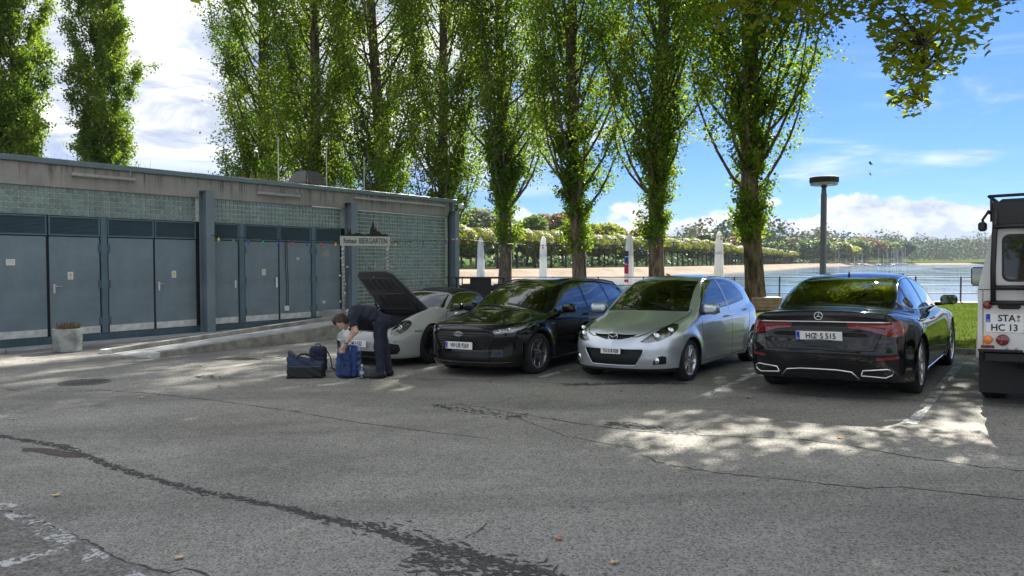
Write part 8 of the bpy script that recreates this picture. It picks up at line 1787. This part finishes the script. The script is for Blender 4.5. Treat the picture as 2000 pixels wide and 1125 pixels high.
# ---------------------------------------------------------------- person bending over the bags
def make_person():
    base = ground_at(744, 737); th = math.atan2(-base.x, base.y)       # facing picture-left: local +x = picture-left
    root = empty('person', base); root.rotation_euler = (0, 0, math.pi + math.atan2(-base.x, base.y) * -1 * -1)
    root.scale = (0.93, 0.93, 0.93)
    tag(root, 'person in dark navy t-shirt and dark trousers bending over a blue backpack', 'person')
    # local frame: x forward (towards the backpack), y to the figure's left, z up.  bent at the hips
    hipz = 0.93; HL, HR = np.array([0.02, 0.095, hipz]), np.array([0.02, -0.095, hipz]); pel = np.array([0.0, 0, hipz + 0.02]); wa = np.array([0.17, 0, 1.05]); ch = np.array([0.37, 0, 1.08]); nk = np.array([0.52, 0, 1.01]); hd = np.array([0.62, 0.0, 0.93])
    SL, SR = np.array([0.45, 0.185, 1.01]), np.array([0.45, -0.185, 1.01]); EL, ER = np.array([0.40, 0.23, 0.79]), np.array([0.44, -0.20, 0.78]); WL, WR = np.array([0.58, 0.12, 0.575]), np.array([0.56, -0.05, 0.56])
    KL, KR = np.array([0.03, 0.11, 0.50]), np.array([-0.06, -0.11, 0.50]); AL, AR = np.array([0.0, 0.12, 0.09]), np.array([-0.13, -0.115, 0.09])
    def arms(P, g=0.0):
        d = 9.0
        for S, E_, W_ in ((SL, EL, WL), (SR, ER, WR)): d = np.minimum(d, smin(seg(P, S, E_, 0.052 + g, 0.042 + g), seg(P, E_, W_, 0.042 + g, 0.028 + g), 0.03))
        return d
    def legs(P, g=0.0):
        d = 9.0
        for H_, K_, A_ in ((HL, KL, AL), (HR, KR, AR)): d = np.minimum(d, smin(seg(P, H_, K_, 0.085 + g, 0.060 + g), seg(P, K_, A_, 0.058 + g, 0.043 + g), 0.04))
        return d
    def torso(P, g=0.0):
        Q = P * np.array([1, 0.72, 1]); f_ = lambda a: np.array(a) * np.array([1, 0.72, 1])
        d = smin(seg(Q, f_(pel), f_(wa), 0.118 + g, 0.108 + g), seg(Q, f_(wa), f_(ch), 0.108 + g, 0.128 + g), 0.06); d = smin(d, seg(P, SL * 0.9 + ch * 0.1, SR * 0.9 + ch * 0.1, 0.062 + g, 0.062 + g), 0.09); return d
    fingers = []
    for W_, sd in ((WL, 1), (WR, -1)):
        palm = W_ + np.array([0.045, -0.02 * sd, -0.07]); pts = []
        for k in range(4):
            a = palm + np.array([0.012 - 0.018 * k + 0.02, (0.0), -0.025]) ; ln = (0.030, 0.036, 0.034, 0.027)[k]; m1 = a + np.array([0.010, -0.004 * sd, -ln]); m2 = m1 + np.array([-0.012, -0.008 * sd, -ln * 0.7]); fingers += [(a, m1, 0.0095, 0.0088), (m1, m2, 0.0088, 0.0075)]
        t0 = palm + np.array([0.020, -0.02 * sd, 0.01]); t1 = t0 + np.array([0.022, -0.018 * sd, -0.022]); t2 = t1 + np.array([0.004, -0.008 * sd, -0.026]); fingers += [(t0, t1, 0.011, 0.010), (t1, t2, 0.010, 0.008)]
    def hands(P):
        d = 9.0
        for W_, sd in ((WL, 1), (WR, -1)): palm = W_ + np.array([0.040, -0.02 * sd, -0.065]); d = np.minimum(d, seg(P, W_, palm, 0.026, 0.030))
        for a, b_, r1, r2 in fingers: d = smin(d, seg(P, a, b_, r1, r2), 0.006)
        return d
    fwd = np.array([0.55, 0, -0.835]); upv = np.array([0.835, 0, 0.55])     # face direction / crown direction of the hanging head
    def head(P):
        c = hd; q = P - c; u = q @ upv; f_ = q @ fwd; y = q[..., 1]; d = np.sqrt((u / 0.118) ** 2 + (f_ / 0.098) ** 2 + (y / 0.077) ** 2); d = (d - 1) * 0.077
        jaw = seg(P, c - upv * 0.05 + fwd * 0.025, c - upv * 0.095 + fwd * 0.062, 0.058, 0.034); d = smin(d, jaw, 0.03)
        d = smin(d, seg(P, c + fwd * 0.088 + upv * 0.005, c + fwd * 0.112 - upv * 0.032, 0.010, 0.015), 0.012)                      # nose
        for sd in (1, -1): d = smin(d, seg(P, c + np.array([0, sd * 0.080, 0]) + upv * 0.015, c + np.array([0, sd * 0.082, 0]) - upv * 0.025, 0.014, 0.010), 0.008); d = smax(d, -(np.linalg.norm(P - (c + fwd * 0.088 + upv * 0.012 + np.array([0, sd * 0.033, 0])), axis=-1) - 0.014), 0.01)   # ears, eye hollows
        d = smax(d, -(seg(P, c + fwd * 0.104 - upv * 0.062 + np.array([0, 0.022, 0]), c + fwd * 0.104 - upv * 0.062 - np.array([0, 0.022, 0]), 0.006, 0.006)), 0.006); return d
    neck = lambda P: seg(P, ch + np.array([0.10, 0, -0.02]), hd - upv * 0.07 - fwd * 0.02, 0.060, 0.052)
    def body(P): d = smin(torso(P), legs(P), 0.05); d = smin(d, arms(P), 0.035); d = smin(d, hands(P), 0.018); d = smin(d, neck(P), 0.03); return smin(d, head(P), 0.02)
    M_SKIN = simple('skin', (0.60, 0.38, 0.28), 0.5, var=0.10, vscale=12); lo, hi = (-0.35, -0.4, 0.02), (0.85, 0.4, 1.35)
    TM(*surface(body, lo, hi, 0.0135)).obj('body', M_SKIN, root)
    fold = lambda P: 0.009 * np.sin(P[..., 2] * 34 + P[..., 0] * 19) * np.sin(P[..., 1] * 23 + P[..., 0] * 27)
    def shirt(P):
        d = smin(torso(P, 0.016), seg(P, ch, nk - np.array([0.05, 0, 0.02]), 0.10, 0.075), 0.05)
        for S, E_ in ((SL, EL), (SR, ER)): d = smin(d, seg(P, S, S + (E_ - S) * 0.62, 0.074, 0.074), 0.03)
        for S, E_ in ((SL, EL), (SR, ER)): t = (P - S) @ (E_ - S) / ((E_ - S) @ (E_ - S)); d = np.where((np.abs(P[..., 1]) > 0.12) & (P[..., 2] < 1.0) & (t > 0.60), np.maximum(d, (t - 0.60) * 0.2), d)
        ax = (wa - pel) / np.linalg.norm(wa - pel); d = np.maximum(d, 0.03 - ((P - pel) @ ax)); return d + fold(P)
    sh = TM(*surface(shirt, lo, hi, 0.016)); sh.obj('t_shirt', simple('navy_shirt', (0.016, 0.020, 0.036), 0.85, var=0.2, vscale=14), root)
    def trousers(P):
        Q = P * np.array([1, 0.72, 1]); d = smin(legs(P, 0.020), seg(Q, pel * np.array([1, .72, 1]) - np.array([0.03, 0, 0.03]), (pel * 0.6 + wa * 0.4) * np.array([1, .72, 1]), 0.142, 0.128), 0.07); ax = (wa - pel) / np.linalg.norm(wa - pel); d = np.maximum(d, ((P - pel) @ ax) - 0.075); d = np.maximum(d, 0.075 - P[..., 2]); return d + fold(P) * 0.8
    TM(*surface(trousers, lo, hi, 0.016)).obj('trousers', simple('dark_denim', (0.015, 0.020, 0.040), 0.8, var=0.25, vscale=20), root)
    for A_ in (AL, AR):
        f_ = lambda P: smax(smin(seg(P, A_ + np.array([-0.035, 0, -0.035]), A_ + np.array([0.15, 0, -0.058]), 0.055, 0.040), seg(P, A_, A_ + np.array([0, 0, 0.03]), 0.052, 0.05), 0.04), 0.004 - P[..., 2], 0.01)
        TM(*surface(f_, A_ + np.array([-0.16, -0.12, -0.12]), A_ + np.array([0.28, 0.12, 0.14]), 0.014)).obj('shoe', simple('black_shoe', (0.008, 0.008, 0.009), 0.6, var=0.2), root)
    def hair(P):
        c = hd - fwd * 0.012 + upv * 0.014; q = P - c; u = q @ upv; f_ = q @ fwd; y = q[..., 1]; d = (np.sqrt((u / 0.132) ** 2 + (f_ / 0.112) ** 2 + (y / 0.094) ** 2) - 1) * 0.09; d = smax(d, (f_ - 0.035) - 0.55 * np.maximum(u - 0.02, -0.05), 0.02)
        st = 0.006 * np.sin(f_ * 150 + y * 90) * np.cos(u * 60 + y * 170) + 0.006 * np.sin(y * 120 + u * 40); d = d + st; d = smin(d, seg(P, c + fwd * 0.06 + upv * 0.105, c + fwd * 0.10 + upv * 0.065, 0.035, 0.022) + st, 0.03); return smax(d, -(u + 0.105), 0.02)
    TM(*surface(hair, hd - 0.2, hd + 0.2, 0.010)).obj('hair', simple('brown_hair', (0.055, 0.026, 0.013), 0.55, var=0.5, vscale=60, bump=0.5, bscale=160), root)
    MB().tube([tuple(WL + (EL - WL) * 0.10 + 0.031 * (np.array([0.9, 0.35, 0.3]) * math.cos(a) + np.array([-0.2, 0.95, 0.0]) * math.sin(a))) for a in np.linspace(0, 2 * math.pi, 17)], 0.009, 6, False).build('wristwatch', M_GLOSSBLK, root, True)
    return root
PERSON = make_person()
# ---------------------------------------------------------------- bags on the ground
def cloth(name, c, rough=0.75): return simple(name, c, rough, var=0.25, vscale=14, bump=0.35, bscale=120)
def crease(P, s): return 0.007 * np.sin(P[..., 0] * 21 + P[..., 2] * 33 + s) * np.sin(P[..., 1] * 25 - P[..., 2] * 17 + s * 2) + 0.004 * np.sin(P[..., 2] * 60 + P[..., 0] * 31 + s)
def put(name, px, py, label, cat='bag', rz=0.0): p = ground_at(px, py); e = empty(name, p, rz); tag(e, label, cat); return e
# duffel: dark blue upper, blackish lower half, one end pulled up to a corner
e = put('duffel_bag', 598, 737, 'dark blue and black duffel bag standing left of the other bags', rz=0.05)
def duffel(P):
    t = np.clip((P[..., 0] + 0.27) / 0.54, 0, 1); top = 0.36 - 0.12 * t + 0.07 * np.exp(-((t - 0.0) / 0.16) ** 2) - 0.012 * np.sin(t * 9); d = rbox(P, (0, 0, top.mean() * 0 + 0.16), (0.28, 0.13, 0.17), 0.06); h = smax(np.abs(P[..., 1]) - (0.15 - 0.28 * np.maximum(P[..., 2] - 0.14, 0)), P[..., 2] - top, 0.04); h = smax(h, np.abs(P[..., 0]) - 0.275, 0.05); h = smax(h, 0.004 - P[..., 2], 0.03); return h + crease(P, 1.0)
tm = TM(*surface(duffel, (-0.36, -0.24, -0.03), (0.36, 0.24, 0.52), 0.016)); lowr, upr = tm.cut(tm.V[:, 2] - 0.185 - 0.01 * np.sin(tm.V[:, 0] * 20)); upr.obj('upper_panel', cloth('duffel_blue', (0.020, 0.034, 0.075)), e); lowr.obj('lower_panel', cloth('duffel_black', (0.014, 0.017, 0.020)), e)
MB().tube([(-0.27, -0.152, 0.19), (-0.1, -0.158, 0.185), (0.1, -0.158, 0.185), (0.27, -0.150, 0.19)], 0.006, 5).build('piping', cloth('piping', (0.09, 0.10, 0.12)), e)
for sd in (-1, 1): MB().tube([(-0.12, sd * 0.10, 0.30), (-0.10, sd * 0.07, 0.36), (0.0, sd * 0.05, 0.365), (0.10, sd * 0.07, 0.32), (0.12, sd * 0.11, 0.25)], 0.011, 6).build('handle', cloth('duffel_strap', (0.012, 0.014, 0.018)), e, True)
# small dark blue daypack behind it
e = put('daypack', 622, 726, 'small dark blue daypack standing between duffel bag and blue backpack', rz=0.3)
def dpk(P): d = rbox(P, (0, 0, 0.21), (0.14, 0.10, 0.215), 0.075); return smax(d, 0.004 - P[..., 2], 0.02) + crease(P, 3.0) * 0.7
TM(*surface(dpk, (-0.22, -0.18, -0.03), (0.22, 0.18, 0.50), 0.016)).obj('pack_body', cloth('daypack_blue', (0.016, 0.024, 0.060)), e)
TM(*surface(lambda P: rbox(P, (0, -0.10, 0.15), (0.10, 0.035, 0.10), 0.03) + crease(P, 2.0) * 0.5, (-0.18, -0.18, 0), (0.18, 0, 0.32), 0.016)).obj('front_pocket', cloth('daypack_blue', (0.016, 0.024, 0.060)), e)
MB().tube([(-0.04, 0.02, 0.41), (-0.03, 0.02, 0.455), (0.03, 0.02, 0.455), (0.04, 0.02, 0.41)], 0.009, 6).build('grab_loop', cloth('duffel_strap', (0.012, 0.014, 0.018)), e, True); MB().tube([(0.13, 0.06, 0.36), (0.20, 0.05, 0.22), (0.22, 0.0, 0.05), (0.26, -0.04, 0.012), (0.34, -0.03, 0.015), (0.30, 0.03, 0.02), (0.18, 0.06, 0.05)], 0.010, 5).build('strap', cloth('duffel_strap', (0.012, 0.014, 0.018)), e, True)
# the blue roll-top backpack being packed
e = put('backpack', 679, 737, 'bright blue backpack being packed by the bending person', rz=-0.1)
def bpk(P):
    lean = P[..., 0] - 0.06 * P[..., 2]; Q = np.stack([lean, P[..., 1], P[..., 2]], -1); d = rbox(Q, (0, 0, 0.225), (0.175, 0.125, 0.225), 0.07); wid = 1.0 - 0.45 * np.clip((P[..., 2] - 0.30) / 0.2, 0, 1); col = rbox(np.stack([Q[..., 0] / 1.0, Q[..., 1] / np.maximum(wid, 0.3), Q[..., 2]], -1), (0.01, 0, 0.42), (0.145, 0.10, 0.085), 0.04); d = smin(d, col, 0.05); return smax(d, 0.004 - P[..., 2], 0.02) + crease(P, 5.0) * 1.2
TM(*surface(bpk, (-0.28, -0.22, -0.03), (0.32, 0.22, 0.58), 0.016)).obj('pack_body', cloth('backpack_blue', (0.022, 0.060, 0.200)), e)
M_BPD = cloth('backpack_trim', (0.016, 0.040, 0.130))
for x in (-0.06, 0.075): MB().tube([(x, -0.10, 0.49), (x + 0.005, -0.155, 0.40), (x, -0.165, 0.25), (x - 0.01, -0.15, 0.06)], 0.014, 6).build('strap', M_BPD, e, True)
TM(*surface(lambda P: rbox(P, (0.0, -0.135, 0.15), (0.11, 0.045, 0.115), 0.035) + crease(P, 7.0) * 0.6, (-0.2, -0.22, 0.0), (0.2, 0, 0.34), 0.016)).obj('front_pocket', M_BPD, e)
MB().bbox((-0.012, -0.186, 0.19), (0.02, -0.178, 0.25), 0.003).build('buckle', M_BLACKPL, e)
# grey pouch and water bottle
e = put('grey_pouch', 727, 737, 'flat grey wash bag lying beside the shoes', rz=0.15)
TM(*surface(lambda P: smax(rbox(P, (0, 0, 0.085), (0.15, 0.07, 0.09 ), 0.04), 0.004 - P[..., 2], 0.02) + crease(P, 9.0) * 0.5, (-0.22, -0.14, -0.03), (0.22, 0.14, 0.24), 0.014)).obj('pouch', cloth('pouch_grey', (0.10, 0.105, 0.11)), e); MB().tube([(-0.14, -0.03, 0.168), (0, -0.035, 0.176), (0.14, -0.03, 0.168)], 0.005, 5).build('zip', M_BLACKPL, e)
e = put('water_bottle', 707, 740, 'clear plastic water bottle with white cap between backpack and wash bag', 'bottle')
MB().lathe([(0.0, 0.003), (0.030, 0.003), (0.034, 0.012), (0.034, 0.05), (0.031, 0.06), (0.034, 0.07), (0.034, 0.14), (0.030, 0.165), (0.014, 0.19), (0.013, 0.20)], 20, caps=False).build('bottle', glassmat('bottle_plastic', (0.80, 0.84, 0.86)), e, True); MB().lathe([(0.0, 0.222), (0.015, 0.222), (0.016, 0.198), (0.013, 0.198)], 16, caps=False).build('cap', M_WHITE, e); MB().lathe([(0.0345, 0.075), (0.0345, 0.13)], 20, caps=False).build('bottle_label', simple('label_blue', (0.35, 0.45, 0.60), 0.5, var=0.3, vscale=40), e)
# ---------------------------------------------------------------- thin haze over the lake
hz = MB().box((-950, -60, -3.2), (2650, 3600, 95)).build('haze'); tag(hz, 'thin bluish haze over the lake', 'haze', kind='stuff')
hm = bpy.data.materials.new('haze'); hm.use_nodes = True; hn = hm.node_tree.nodes; hn.remove(hn['Principled BSDF']); pvn = hn.new('ShaderNodeVolumePrincipled'); pvn.inputs['Color'].default_value = (0.78, 0.87, 1.0, 1); pvn.inputs['Density'].default_value = 0.00009
hm.node_tree.links.new(pvn.outputs[0], hn['Material Output'].inputs['Volume']); hz.data.materials.append(hm)
